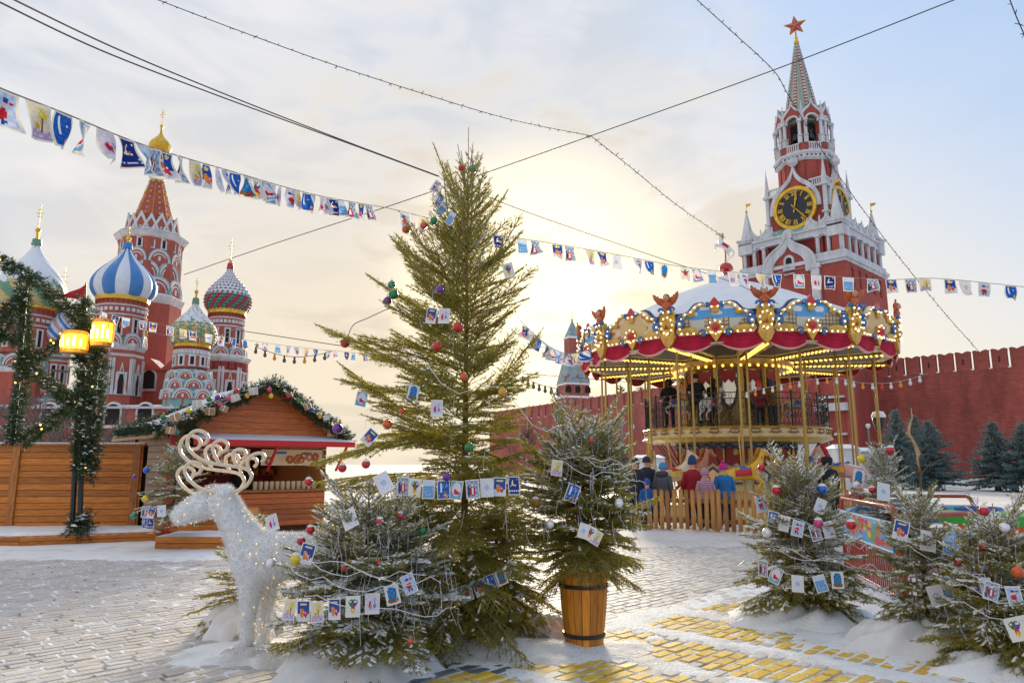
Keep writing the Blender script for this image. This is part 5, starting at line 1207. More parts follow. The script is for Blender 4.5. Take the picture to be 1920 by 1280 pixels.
# top ornament
b = MB(); b.lathe([(.12, 8.8), (.13, 8.95), (.11, 9.06)], 14); b.build('finial_base', 'paint_red', car, smooth=True)
b = MB(); b.lathe([(.25, 9.04), (.27, 9.07), (.255, 9.17), (.2, 9.27), (.1, 9.33), (0, 9.35)], 18); b.build('finial_dome', 'paint_red', car, smooth=True)
b = MB(); b.tube([(0, 0, 9.3), (0, 0, 9.75)], .025, 6); b.build('finial_pole', 'paint_orange', car)
# centre drum, upper part with mirrors
RD = 1.62; ZD = 2.85
b = MB(); b.lathe([(RD, ZD), (RD, ZCEIL)], NP, ph=PH0 + math.pi / NP); b.build('centre_drum', 'olive_gold', car)
mir = [(0, -.62), (.12, -.5), (.2, -.3), (.26, 0), (.2, .25), (.3, .42), (.28, .62), (.12, .7), (-.12, .7), (-.28, .62), (-.3, .42), (-.2, .25), (-.26, 0), (-.2, -.3), (-.12, -.5)]
sc_ = lambda k: [(x * k, y * k) for x, y in mir]
mm = MB(); mm.plate(mir, (0, -.05, 0), (1, 0, 0), (0, 0, 1), (0, .05, 0)); MIR = mm.mesh('mirror', 'mirror')
mf = MB(); mf.frame(sc_(1.2), sc_(1.0), (0, -.1, 0), (1, 0, 0), (0, 0, 1), (0, .12, 0)); MFR = mf.mesh('mirror_frame', 'dark_metal')
dr = MB(); dr.plate([(-.26, .35), (-.28, .66), (.28, .66), (.26, .35), (.12, .2), (0, .34), (-.12, .2)], (0, -.08, 0), (1, 0, 0), (0, 0, 1), (0, .03, 0)); DRP = dr.mesh('mirror_drape', 'dark_red_paint')
pil = MB(); pil.box((0, -.04, (ZCEIL - ZD) / 2), (.16, .1, ZCEIL - ZD)); pil.tube([(0, -.1, 0), (0, -.1, ZCEIL - ZD)], .05, 6); PIL = pil.mesh('pilaster', 'gold_paint')
fil = MB()
for s in (-1, 1):
    for q in range(3): fil.tube([(s * (.1 + .09 * math.cos(t)), -.03, .25 + q * .3 + .12 * math.sin(t)) for t in (i * .6 for i in range(9))], .014, 4)
FIL = fil.mesh('filigree', 'dark_red_paint')
for k in range(NP):
    w = PH0 + k * 2 * math.pi / NP
    if not faces_cam(w): continue
    R = Matrix.Rotation(w + math.pi / 2, 3, 'Z'); ap = RD * math.cos(math.pi / NP)
    o = link('mirror', MIR, car); o.location = R @ Vector((0, -ap - .01, 4.3)); o.rotation_euler = (0, 0, w + math.pi / 2); link('mirror_frame', MFR, o); link('mirror_drape', DRP, o)
    o = link('filigree', FIL, car); o.location = R @ Vector((0, -ap - .01, ZD)); o.rotation_euler = (0, 0, w + math.pi / 2)
    w2 = w + math.pi / NP; R = Matrix.Rotation(w2 + math.pi / 2, 3, 'Z'); o = link('pilaster', PIL, car); o.location = R @ Vector((0, -RD, ZD)); o.rotation_euler = (0, 0, w2 + math.pi / 2)
b = MB(); b.lathe([(RD + .05, 4.98), (RD + .55, 5.12), (RD + .62, 5.3), (RD + .2, ZCEIL)], 24); b.build('crown_ring', 'gold_paint', car)
b = MB()
for i in range(44): b.sphere(((RD + .5) * math.cos(i * math.pi / 22), (RD + .5) * math.sin(i * math.pi / 22), 5.06), .05, 6, 4)
b.build('crown_bulbs', 'bulb_warm', car)
# upper deck
RK = 3.32
b = MB(); b.lathe([(RK - .25, 2.40), (RK, 2.52), (RK, 2.86), (RK - .06, 2.90), (1.0, 2.90)], 48); b.build('upper_deck', 'cream_paint', car)
b = MB(); b.lathe([(RK + .03, 2.50), (RK + .05, 2.53), (RK + .03, 2.56)], 48); b.build('deck_trim', 'gold_paint', car); b = MB(); b.lathe([(RK + .03, 2.83), (RK + .05, 2.87), (RK + .02, 2.90)], 48); b.build('deck_trim', 'gold_paint', car)
so_ = MB()
for s in (-1, 1): so_.tube([(s * (.10 + .3 * i / 8), -.02, .02 * math.sin(i)) for i in range(9)] + [(s * (.4 + .07 * math.sin(t)), -.02, .06 - .07 * math.cos(t)) for t in (i * .6 for i in range(1, 8))], .016, 4)
SOR = so_.mesh('deck_scroll', 'hair_paint'); 
for k in range(16):
    w = -math.pi / 2 + (k - 8) * .195
    R = Matrix.Rotation(w + math.pi / 2, 3, 'Z'); o = link('deck_scroll', SOR, car); o.location = R @ Vector((0, -RK - .015, 2.69)); o.rotation_euler = (0, 0, w + math.pi / 2)
b = MB(); b.lathe([(2.1, 2.35), (RK - .25, 2.41)], 48); b.build('deck_soffit', 'olive_gold', car)
# wrought iron railing, in segments
seg = MB(); W_ = 2 * RK * math.sin(math.radians(11.25)) ; 
for z_ in (.08, .92, 1.12): seg.bar((-W_ / 2, 0, z_), (W_ / 2, 0, z_), .03)
for i in range(9): seg.bar((-W_ / 2 + i * W_ / 8, 0, .08), (-W_ / 2 + i * W_ / 8, 0, .92), .014)
for i in range(4):
    cx_ = -W_ / 2 + (i + .5) * W_ / 4
    seg.tube([(cx_ + .09 * math.cos(t), 0, .35 + .09 * math.sin(t)) for t in (j * .7 for j in range(10))], .011, 4); seg.tube([(cx_ + .08 * math.cos(t), 0, .66 + .08 * math.sin(t)) for t in (j * .7 for j in range(10))], .011, 4); seg.tube([(cx_ + .06 * math.cos(t), 0, 1.02 + .06 * math.sin(t)) for t in (j * .7 for j in range(10))], .01, 4)
seg.bar((-W_ / 2, 0, 0), (-W_ / 2, 0, 1.2), .045); SEG = seg.mesh('railing_panel', 'black_iron')
for k in range(16):
    w = k * math.pi / 8 + .12
    if math.sin(w) > .75: continue
    R = Matrix.Rotation(w + math.pi / 2, 3, 'Z'); o = link('railing_panel', SEG, car); o.location = R @ Vector((0, -RK * .96, 2.9)); o.rotation_euler = (0, 0, w + math.pi / 2)
# lower drum with red arcading
RL = 2.05
b = MB(); b.lathe([(RL, .45), (RL, 2.38)], 24); b.build('lower_drum', 'cream_paint', car)
arcm = MB(); hw = RL * math.sin(math.pi / 16)
arcm.plate([(-hw * .96, .1), (-hw * .8, -.12), (-hw * .4, -.22), (0, -.1), (hw * .4, -.22), (hw * .8, -.12), (hw * .96, .1), (hw * .96, .42), (-hw * .96, .42)], (0, -.03, 0), (1, 0, 0), (0, 0, 1), (0, .04, 0), 0)
arcm.tube([(-hw, -.07, .38), (-hw * .6, -.07, .52), (0, -.07, .42), (hw * .6, -.07, .52), (hw, -.07, .38)], .055, 6, mi=1); arcm.tube([(-hw, -.06, -.4), (-hw, -.06, .4)], .04, 6, mi=2); arcm.sphere((0, -.06, .28), .1, 6, 4, 2, sc=(1, .5, 1.3))
arcm.plate([(-.2, -.75), (.2, -.75), (.26, -.5), (0, -.3), (-.26, -.5)], (0, -.04, 0), (1, 0, 0), (0, 0, 1), (0, .04, 0), 3); arcm.frame([(-.26, -.8), (.26, -.8), (.33, -.48), (0, -.22), (-.33, -.48)], [(-.2, -.75), (.2, -.75), (.26, -.5), (0, -.3), (-.26, -.5)], (0, -.08, 0), (1, 0, 0), (0, 0, 1), (0, .08, 0), 4)
ARC = arcm.mesh('arcade_panel', ['dark_red_paint', 'paint_blue', 'gold_paint', 'mirror', 'paint_navy'])
for k in range(16):
    w = k * math.pi / 8 + .1
    if math.sin(w) > .3: continue
    R = Matrix.Rotation(w + math.pi / 2, 3, 'Z'); o = link('arcade_panel', ARC, car); o.location = R @ Vector((0, -RL * .99, 1.80)); o.rotation_euler = (0, 0, w + math.pi / 2)
# platform
b = MB(); b.lathe([(5.5, 0), (5.5, .42), (1.0, .45)], 48); b.build('platform', 'olive_gold', car)
b = MB(); b.lathe([(5.55, .05), (5.58, .12), (5.58, .34), (5.52, .38)], 48); b.build('platform_skirt', 'cream_paint', car)
# brass poles
pl_ = MB(); pl_.tube([(0, 0, 0), (0, 0, 1)], .037, 8); POLE = pl_.mesh('pole', 'brass')
rg_ = random.Random(4); POLES = []
for k in range(16): POLES.append((4.9, k * 2 * math.pi / 16 + .14))
for k in range(14): POLES.append((3.95, k * 2 * math.pi / 14 + .05))
for k in range(8): POLES.append((2.6, k * 2 * math.pi / 8 + .3))
for r_, w in POLES:
    o = link('pole', POLE, car); z0_ = .43 if r_ > 3.4 else 2.9; o.location = (r_ * math.cos(w), r_ * math.sin(w), z0_); o.scale = (1, 1, ZCEIL - .05 - z0_)
tr_ = MB()
for s in (-1, 1): tr_.bar((s * .0, 0, 0), (s * .55, 0, 1.0), .03)
for k in range(8):
    w = k * math.pi / 4 + .3; R = Matrix.Rotation(w, 3, 'Z'); b = MB(); b.bar((2.1, 0, 1.2), (2.9, .25, 2.4), .03); b.bar((2.1, 0, 1.2), (2.9, -.25, 2.4), .03); o = b.build('deck_strut', 'black_iron', car); o.rotation_euler = (0, 0, w)
# ------------------------------------------------------------------ people and carousel horses
def skin_body(name, joints, edges, root, sub=2):
    """continuous body grown round a skeleton: joints {key: (x,y,z,r)}"""
    ks = list(joints); ix = {k: i for i, k in enumerate(ks)}
    me = bpy.data.meshes.new(name); me.from_pydata([joints[k][:3] for k in ks], [(ix[a], ix[b_]) for a, b_ in edges], [])
    o = bpy.data.objects.new(name, me); COL.objects.link(o)
    o.modifiers.new('skin', 'SKIN'); sv = me.skin_vertices[0].data
    for k in ks:
        r = joints[k][3]; sv[ix[k]].radius = r if isinstance(r, tuple) else (r, r); sv[ix[k]].use_root = (k == root)
    o.modifiers['skin'].use_smooth_shade = True
    s = o.modifiers.new('sub', 'SUBSURF'); s.levels = sub; s.render_levels = sub
    dg = bpy.context.evaluated_depsgraph_get(); ev = bpy.data.meshes.new_from_object(o.evaluated_get(dg))
    bpy.data.objects.remove(o); bpy.data.meshes.remove(me)
    ev.name = name; ev.shade_smooth()
    return ev
_pc = {}
def colmat(c, rough=.8, c2=None, sc=30, bump=.15):
    key = ('cloth', c, c2, rough)
    if key not in _pc:
        nm = 'cloth_%d' % len(_pc); mat(nm, S(*c), S(*(c2 or tuple(max(0, int(x * .72)) for x in c))), rough=rough, scale=sc, bump=bump, bscale=60); _pc[key] = nm
    return _pc[key]
def stripe_mat(nm, c1, c2, c3):
    m, N, L, P = new_mat(nm); tc = N.new('ShaderNodeTexCoord'); wv = N.new('ShaderNodeTexWave'); wv.bands_direction = 'Z'; wv.inputs['Scale'].default_value = 5.5; wv.inputs['Distortion'].default_value = 1.2; L.new(tc.outputs['Object'], wv.inputs['Vector'])
    rp_ = N.new('ShaderNodeValToRGB'); e = rp_.color_ramp; e.interpolation = 'CONSTANT'; e.elements[0].color = c1; e.elements[1].position = .66; e.elements[1].color = c3; q = e.elements.new(.33); q.color = c2; L.new(wv.outputs[0], rp_.inputs[0]); L.new(rp_.outputs[0], P.inputs['Base Color']); P.inputs['Roughness'].default_value = .85
stripe_mat('stripe_pink', S(178, 120, 150), S(225, 200, 205), S(120, 70, 100))
mat('skin', S(214, 160, 132), rough=.6)
mat('boot', (.02, .018, .016, 1), rough=.6)
def person(label, loc, rz, h=1.72, coat=(40, 45, 60), coat_m=None, pants=(25, 27, 34), hat=(30, 32, 40), hat_m=None, style='beanie', arms='down', hood=None, long=False, pompom=None, scarf=None, hair=None, child=False, flecks=None):
    k = h / 1.72; hk = k * (1.12 if child else 1.0)
    t = thing('person', label, 'person', loc, rz, 'visitors around the carousel')
    J = {'pel': (0, 0, .95, .135), 'sp': (0, .01, 1.12, .15), 'ch': (0, .01, 1.30, .165), 'nk0': (0, .015, 1.44, .09), 'nk': (0, -.005, 1.50, .06), 'hd0': (0, -.02, 1.565, .085), 'hd1': (0, -.02, 1.635, .098), 'hd2': (0, -.01, 1.69, .07)}
    E_ = [('pel', 'sp'), ('sp', 'ch'), ('ch', 'nk0'), ('nk0', 'nk'), ('nk', 'hd0'), ('hd0', 'hd1'), ('hd1', 'hd2')]
    for s, q in ((-1, 'l'), (1, 'r')):
        J['hip' + q] = (s * .10, 0, .88, .115); J['kn' + q] = (s * .115, -.02, .50, .078); J['an' + q] = (s * .12, .02, .10, .055); J['to' + q] = (s * .13, -.13, .045, .045)
        E_ += [('pel', 'hip' + q), ('hip' + q, 'kn' + q), ('kn' + q, 'an' + q), ('an' + q, 'to' + q)]
        if arms == 'down': sh, el, wr, ha = (s * .20, .01, 1.38), (s * .265, .03, 1.12), (s * .26, -.06, .90), (s * .25, -.09, .81)
        elif arms == 'front': sh, el, wr, ha = (s * .20, .01, 1.38), (s * .27, -.04, 1.13), (s * .14, -.26, 1.10), (s * .07, -.30, 1.12)
        elif arms == 'rail': sh, el, wr, ha = (s * .20, .01, 1.38), (s * .28, -.08, 1.16), (s * .24, -.34, 1.14), (s * .22, -.42, 1.12)
        else: sh, el, wr, ha = (s * .20, .01, 1.38), (s * .30, -.06, 1.30), (s * .22, -.28, 1.38), (s * .20, -.34, 1.44)
        J['sh' + q] = (*sh, .088); J['el' + q] = (*el, .068); J['wr' + q] = (*wr, .055); J['ha' + q] = (*ha, .040)
        E_ += [('ch', 'sh' + q), ('sh' + q, 'el' + q), ('el' + q, 'wr' + q), ('wr' + q, 'ha' + q)]
    J = {a: (x * k, y * k, z_ * k, r * k * (1.12 if child and a[:2] == 'hd' else 1)) for a, (x, y, z_, r) in J.items()}
    me = skin_body('body', J, E_, 'pel')
    cm = coat_m or colmat(coat)
    for m_ in (cm, colmat(pants), 'skin', 'boot'): me.materials.append(MAT(m_))
    hem = (.55 if long else .80) * k
    idx = []
    for p in me.polygons:
        x, y, z_ = p.center
        ax = abs(x)
        if z_ > 1.475 * k and ax < .14 * k: idx.append(2)
        elif z_ < .15 * k: idx.append(3)
        elif z_ < hem and ax < .2 * k: idx.append(1)
        else: idx.append(0)
    for s in (-1, 1):
        hp = Vector(J['ha' + ('l' if s < 0 else 'r')][:3])
        for i, p in enumerate(me.polygons):
            if (p.center - hp).length < .075 * k: idx[i] = 2 if not child else 3
    me.polygons.foreach_set('material_index', idx)
    bo = link('body', me, t)
    # quilted coat skirt over hips, closed at the hem
    c = MB(); prof = [(.175, hem / k), (.215, hem / k + .02), (.205, .95), (.185, 1.08), (.198, 1.22), (.205, 1.34), (.15, 1.45), (.085, 1.50)]
    c.lathe([(r * k, z_ * k) for r, z_ in prof], 18, (0, .005 * k, 0), sx=1.12, sy=.86, rfun=lambda i, j, w: 1 + .035 * math.sin(i * 2.1 + j * 1.7) + .03 * math.sin(j * 4.3 - i))
    co = c.build('coat', cm, t, smooth=True)
    # face
    f = MB(); hz = J['hd1'][2]; hy = J['hd1'][1]
    f.sphere((0, hy - .102 * hk, hz - .015 * hk), .016 * hk, 6, 5, 0, sc=(.8, 1.1, 1.4)); f.sphere((0, hy - .088 * hk, hz - .062 * hk), .02 * hk, 6, 4, 1, sc=(1.3, .5, .35))
    for s in (-1, 1): f.sphere((s * .034 * hk, hy - .09 * hk, hz + .012 * hk), .011 * hk, 6, 4, 2); f.sphere((s * .098 * hk, hy + .005, hz), .022 * hk, 6, 5, 0, sc=(.5, .8, 1.3))
    f.build('face', ['skin', 'paint_red', 'boot'], bo)
    hm = hat_m or colmat(hat, c2=tuple(min(255, int(x * 1.25) + 10) for x in hat), sc=45)
    hb = MB(); hc = Vector((0, hy + .012 * hk, hz + .03 * hk))
    if style == 'beanie': hb.lathe([(.108, -.03), (.114, .0), (.113, .035), (.105, .075), (.075, .115), (.035, .138), (0, .145)], 14, hc, rfun=lambda i, j, w: hk * (1 + .02 * math.sin(j * 3)), sy=1.06)
    elif style == 'tall': hb.lathe([(.108, -.03), (.115, .0), (.112, .05), (.10, .12), (.07, .18), (.03, .215), (0, .22)], 14, hc, rfun=lambda i, j, w: hk, sy=1.06)
    elif style == 'fur': hb.lathe([(.10, -.1), (.13, -.06), (.145, .0), (.145, .07), (.115, .125), (.05, .145), (0, .15)], 16, hc, rfun=lambda i, j, w: hk * (1 + .05 * math.sin(j * 5 + i)), sy=1.05)
    else: hb.lathe([(.085, -.16), (.118, -.1), (.125, -.02), (.118, .06), (.08, .115), (0, .135)], 14, hc + Vector((0, .02 * hk, 0)), rfun=lambda i, j, w: hk)
    if style in ('beanie', 'tall'): hb.lathe([(.112, -.035), (.122, -.02), (.122, .012), (.112, .022)], 14, hc, rfun=lambda i, j, w: hk, sy=1.06)
    if pompom: hb.sphere(hc + Vector((0, .02, .175 * hk)), .05 * hk, 8, 6)
    if pompom and style == 'tall': pass
    hb.build('hat', hm, t, smooth=True)
    if scarf:
        sb = MB(); sb.lathe([(.10, -.03), (.125, .0), (.12, .05), (.09, .08)], 14, (0, 0, 1.46 * k), rfun=lambda i, j, w: k * (1 + .04 * math.sin(j * 2 + i)), sy=.95); sb.build('scarf', colmat(scarf), t, smooth=True)
    if hair:
        sb = MB(); sb.sphere((0, hy + .045 * hk, hz - .05 * hk), .095 * hk, 10, 7, sc=(1, .8, 1.1)); sb.build('hair', colmat(hair), t, smooth=True)
    if hood:
        sb = MB(); sb.lathe([(.13, -.02), (.16, .03), (.15, .09), (.10, .12)], 14, (0, .05 * k, 1.44 * k), rfun=lambda i, j, w: k * (1.0 + (.25 if math.sin(w) > 0 else 0)), sy=.9); sb.build('hood', colmat(hood), t, smooth=True)
    return t
def G_(u, Y): return (xat(u, 900, Y), Y, 0)
PI = math.pi
person('man in black knit hat and dark navy jacket, face turned down, at the fence corner', G_(1192, 19.6), -.5, 1.74, (32, 42, 58), hat=(22, 24, 26), hair=(40, 30, 25))
person('man behind in a navy cap and dark jacket with his back to the spruce', G_(1213, 20.9), PI * .8, 1.80, (34, 40, 54), hat=(28, 36, 56))
person('person in a dark blue cap mostly hidden behind the barrel spruce', G_(1172, 20.4), PI, 1.78, (30, 36, 52), hat=(25, 35, 70))
person('person in blue knitted hat and grey hooded jacket', G_(1243, 19.4), PI * .78, 1.62, (88, 92, 98), hat=(52, 112, 160), hood=(70, 72, 76), hat_m=None)
person('person in a red speckled coat and tall dark blue hat', G_(1299, 19.5), PI, 1.74, (170, 22, 38), hat=(20, 45, 85), style='tall', long=True)
person('child in pink and mauve striped jacket with a matching hat', G_(1322, 19.0), PI, 1.46, (180, 130, 150), coat_m='stripe_pink', hat_m='stripe_pink', child=True, scarf=(220, 170, 165))
person('person in bright blue patterned coat and magenta hat with red pompom', G_(1357, 19.3), PI, 1.60, (36, 120, 190), hat=(165, 20, 110), pompom=True, scarf=(205, 200, 90), style='beanie')
person('man in beige padded jacket and blue knit hat', G_(1528, 20.6), PI * .9, 1.78, (150, 138, 112), hat=(40, 70, 110), pants=(30, 60, 110))
person('person in long black fur coat and big black fur hat', G_(1553, 20.2), PI * 1.05, 1.78, (16, 17, 18), hat=(12, 12, 13), style='fur', long=True, scarf=(90, 110, 125))
person('person in a blue jacket half hidden between spruce and picket fence', G_(1213, 18.9), PI, 1.2, (30, 90, 160), hat=(40, 60, 120), child=True)
# riders on the upper deck
def D_(u, Y): return (xat(u, 760, Y), Y, 2.905)
person('figure in black coat standing on the upper deck behind the railing post', D_(1255, 26.2), -.4, 1.76, (18, 18, 20), hat=(14, 14, 15), style='hood', arms='front')
person('man in dark navy jacket and cap on the upper deck', D_(1306, 25.0), -.2, 1.78, (24, 28, 42), hat=(20, 22, 28), arms='rail')
person('figure in dark coat bending by the mirror on the upper deck', D_(1338, 25.2), .5, 1.66, (20, 20, 24), hat=(24, 24, 26), style='hood', arms='front')
person('child in red patterned overall with a red and white hat on the upper deck', D_(1424, 25.0), .2, 1.5, (176, 30, 30), hat=(205, 60, 60), child=True, arms='front', pompom=True)
person('figure in ochre jacket on the upper deck beside the red child', D_(1448, 25.4), .4, 1.64, (150, 100, 22), hat=(60, 70, 100), pants=(70, 76, 92), style='hood')

def horse_mesh(pose='jump'):
    """head towards +x, origin under the belly at the pole"""
    J = {'rump': (-.42, 0, .02, .20), 'loin': (-.2, 0, .02, .205), 'mid': (0, 0, .0, .21), 'chest': (.28, 0, .03, .225), 'nb': (.45, 0, .20, .165), 'nm': (.56, 0, .42, .115), 'poll': (.62, 0, .62, .085), 'brow': (.70, 0, .63, .09), 'nose': (.84, 0, .50, .062), 'muz': (.92, 0, .41, .055), 'tail0': (-.62, 0, .08, .06), 'tail1': (-.74, 0, -.05, .07), 'tail2': (-.78, 0, -.3, .05), 'tail3': (-.76, 0, -.48, .02)}
    E_ = [('mid', 'chest'), ('chest', 'nb'), ('nb', 'nm'), ('nm', 'poll'), ('poll', 'brow'), ('brow', 'nose'), ('nose', 'muz'), ('mid', 'loin'), ('loin', 'rump'), ('rump', 'tail0'), ('tail0', 'tail1'), ('tail1', 'tail2'), ('tail2', 'tail3')]
    for s, q in ((-1, 'l'), (1, 'r')):
        o = .06 * s
        J['sf' + q] = (.34, s * .13, -.10, .10); J['kf' + q] = (.58 + o, s * .13, -.24, .055); J['ff' + q] = (.44 + o, s * .13, -.46, .036); J['hf' + q] = (.36 + o, s * .13, -.52, .045)
        J['sh' + q] = (-.42, s * .13, -.14, .12); J['kh' + q] = (-.34 - o, s * .14, -.34, .075); J['ho' + q] = (-.58 - o, s * .14, -.52, .045); J['fh' + q] = (-.56 - o, s * .14, -.76, .034); J['hh' + q] = (-.52 - o, s * .14, -.84, .045)
        J['ea' + q] = (.63, s * .05, .74, .022)
        E_ += [('chest', 'sf' + q), ('sf' + q, 'kf' + q), ('kf' + q, 'ff' + q), ('ff' + q, 'hf' + q), ('rump', 'sh' + q), ('sh' + q, 'kh' + q), ('kh' + q, 'ho' + q), ('ho' + q, 'fh' + q), ('fh' + q, 'hh' + q), ('poll', 'ea' + q)]
    return skin_body('body', J, E_, 'mid')
H_ME = horse_mesh()
saddle = MB(); saddle.lathe([(.235, -.2), (.25, -.19), (.25, .19), (.235, .2)], 16, (0, 0, 0)); 
def saddle_me(mats):
    m = MB(); n = 12; vs = []
    for i, x in enumerate((-.22, -.12, 0, .12, .24)):
        for j in range(n + 1):
            a = math.radians(-15 + 210 * j / n); r = .232 + (.03 if i in (0, 4) and 4 < j < 8 else 0)
            vs.append((x, r * math.cos(a), .01 + r * math.sin(a)))
    fs = [(i * (n + 1) + j, (i + 1) * (n + 1) + j, (i + 1) * (n + 1) + j + 1, i * (n + 1) + j + 1) for i in range(4) for j in range(n)]
    m.add(vs, fs, [0 if 2 < j < 9 else 1 for i in range(4) for j in range(n)])
    m.tube([(.235, .235 * math.cos(a), .01 + .235 * math.sin(a)) for a in (j * .4 for j in range(9))], .02, 5, mi=1)
    m2 = MB(); m2.tube([(.60, .10 * math.cos(a), .45 + .10 * math.sin(a)) for a in (j * .7 for j in range(10))], .014, 4)
    m3 = MB(); m3.tube([(.80, .075 * math.cos(a), .53 + .075 * math.sin(a)) for a in (j * .7 for j in range(10))], .012, 4)
    return [('saddle', m.mesh('saddle', mats, smooth=True)), ('rein', m2.mesh('rein', mats[1])), ('noseband', m3.mesh('noseband', mats[1]))]
def mane_me(mt):
    m = MB(); r = random.Random(3)
    for i in range(12):
        t = i / 11; x, z_ = .46 + .17 * t, .36 + .38 * t
        m.tube([(x - .05, 0, z_), (x - .13, r.uniform(-.04, .04), z_ + .01), (x - .17, r.uniform(-.06, .06), z_ - .09), (x - .15, r.uniform(-.07, .07), z_ - .17)], [.04, .035, .03, .008], 5)
    for s in (-1, 1): m.sphere((.74, s * .082, .60), .018, 6, 4)
    return m.mesh('mane', mt, smooth=True)
mat('horse_cream', S(228, 208, 178), S(206, 180, 146), rough=.35, coat=.4, scale=4); mat('horse_yellow', S(226, 178, 34), S(206, 150, 20), rough=.35, coat=.4, scale=4)
mat('horse_gold_tail', S(214, 170, 30), rough=.4); mat('horse_white', S(232, 230, 226), rough=.4, coat=.3); mat('mane_brown', S(150, 84, 40), rough=.5); mat('mane_gold', S(170, 120, 20), rough=.5); mat('tack_red', S(190, 30, 45), rough=.4); mat('tack_blue', S(40, 105, 185), rough=.4); mat('horse_roan', S(186, 110, 80), rough=.4, coat=.3)
def horse(label, loc, rz, body, mane, tack, tack2, sc=1.0, pitch=0.0, pole=True):
    t = thing('carousel_horse', label, 'horse figure', loc, rz, 'wooden carousel horses'); t.scale = (sc,) * 3; t.rotation_euler = (0, pitch, rz)
    me = H_ME.copy(); me.materials.append(MAT(body)); link('body', me, t); [link(n_, q_, t) for n_, q_ in saddle_me([tack, tack2])]; link('mane', mane_me(mane), t)
    if pole: b = MB(); b.tube([(0, 0, -.9), (0, 0, 1.2)], .022, 6); b.build('twist_pole', 'gold_paint', t)
    return t
horse('cream carousel horse with brown mane facing right behind the grey jacket', (xat(1262, 880, 22.3), 22.3, 1.30), .1, 'horse_cream', 'mane_brown', 'tack_red', 'gold_paint', .95, -.15)
horse('reddish carousel horse just behind the red coat', (xat(1296, 880, 23.0), 23.0, 1.38), .05, 'horse_roan', 'mane_brown', 'tack_red', 'gold_paint', .95, -.12)
horse('yellow carousel horse leaping right with blue and red saddle', (xat(1393, 900, 21.8), 21.8, 1.36), -.25, 'horse_yellow', 'mane_gold', 'tack_blue', 'tack_red', .98, -.05)
horse('small cream carousel horse seen from behind left of the fence', (xat(1218, 895, 22.6), 22.6, 1.35), 1.2, 'horse_cream', 'mane_gold', 'tack_red', 'dome_green', 1.0)
horse('white carousel horse on the upper deck beside the dark figures', (xat(1335, 775, 24.9), 24.9, 3.75), .6, 'horse_white', 'mane_brown', 'tack_blue', 'tack_red', .75)
horse('cream carousel horse on the upper deck at the far right', (xat(1492, 780, 25.6), 25.6, 3.75), .3, 'horse_cream', 'mane_brown', 'tack_red', 'tack_blue', .72)
horse('dark maned cream carousel horse on the upper deck at the far left', (xat(1272, 775, 26.0), 26.0, 3.8), 2.6, 'horse_cream', 'boot', 'tack_red', 'tack_blue', .72)
horse('pink and blue carousel horse by the black fur coat', (xat(1578, 885, 22.2), 22.2, 1.45), 2.2, 'dome_pink', 'tack_red', 'tack_blue', 'gold_paint', 1.05)
horse('rearing white horse figure with yellow tail on top of the carousel', (CX - .02, YC, 9.98), PI, 'horse_white', 'horse_gold_tail', 'tack_blue', 'tack_red', .58, -.55, pole=False)
b = MB(); b.tube([(CX, YC, 9.7), (CX - .02, YC, 10.0)], .022, 6); tl_ = b.build('support_rod', 'paint_orange', None); tag(tl_, 'short rod holding the rearing horse above the red dome', 'rod')
# picket fence in front of the carousel
mat('picket_wood', S(190, 138, 78), S(150, 100, 52), rough=.75, scale=3, stretch=(4, 4, .6), bump=.2, bscale=20)
mat('picket_wood_dark', S(160, 108, 58), S(128, 84, 44), rough=.75, scale=3, stretch=(4, 4, .6), bump=.2, bscale=20)
def picket_fence(label, a, b_, n, h=.98):
    a, b_ = Vector(a), Vector(b_); d = b_ - a; t = thing('picket_fence', label, 'fence', a, math.atan2(d.y, d.x), 'wooden picket fence panels'); L = d.length
    pk = MB(); w = .105; o = [(-w / 2, 0), (w / 2, 0), (w / 2, h - .05)] + [(w / 2 * math.cos(q), h - .05 + w / 2 * math.sin(q)) for q in (math.pi * i / 6 for i in range(1, 6))] + [(-w / 2, h - .05)]
    pk.plate(o, (0, -.03, 0), (1, 0, 0), (0, 0, 1), (0, .022, 0)); m1 = pk.mesh('picket', 'picket_wood'); m2 = pk.mesh('picket', 'picket_wood_dark'); r = random.Random(n)
    for i in range(n):
        q = link('picket', m1 if r.random() < .6 else m2, t, ((i + .5) * L / n, 0, .04 + r.uniform(-.02, .02))); q.rotation_euler = (0, r.uniform(-.02, .02), 0)
    for z_ in (.25, .74):
        b2 = MB(); b2.box((L / 2, .03, z_), (L, .04, .10)); b2.build('rail', 'picket_wood_dark', t)
    for x in (0, L):
        b2 = MB(); b2.box((x, .05, .5), (.09, .09, 1.0)); b2.build('post', 'picket_wood', t)
f0, f1, f2 = ground_at(1213, 993), ground_at(1345, 997), ground_at(1412, 1000)
picket_fence('picket fence panel left of the carousel entrance', f0, f1, 11)
picket_fence('picket fence panel reaching behind the snowy spruce', f1, ground_at(1450, 1002), 8)
picket_fence('picket fence panel by the black fur coat', ground_at(1575, 985), ground_at(1620, 985), 4)
picket_fence('short picket fence return behind the barrel spruce', ground_at(1190, 975), f0, 4)
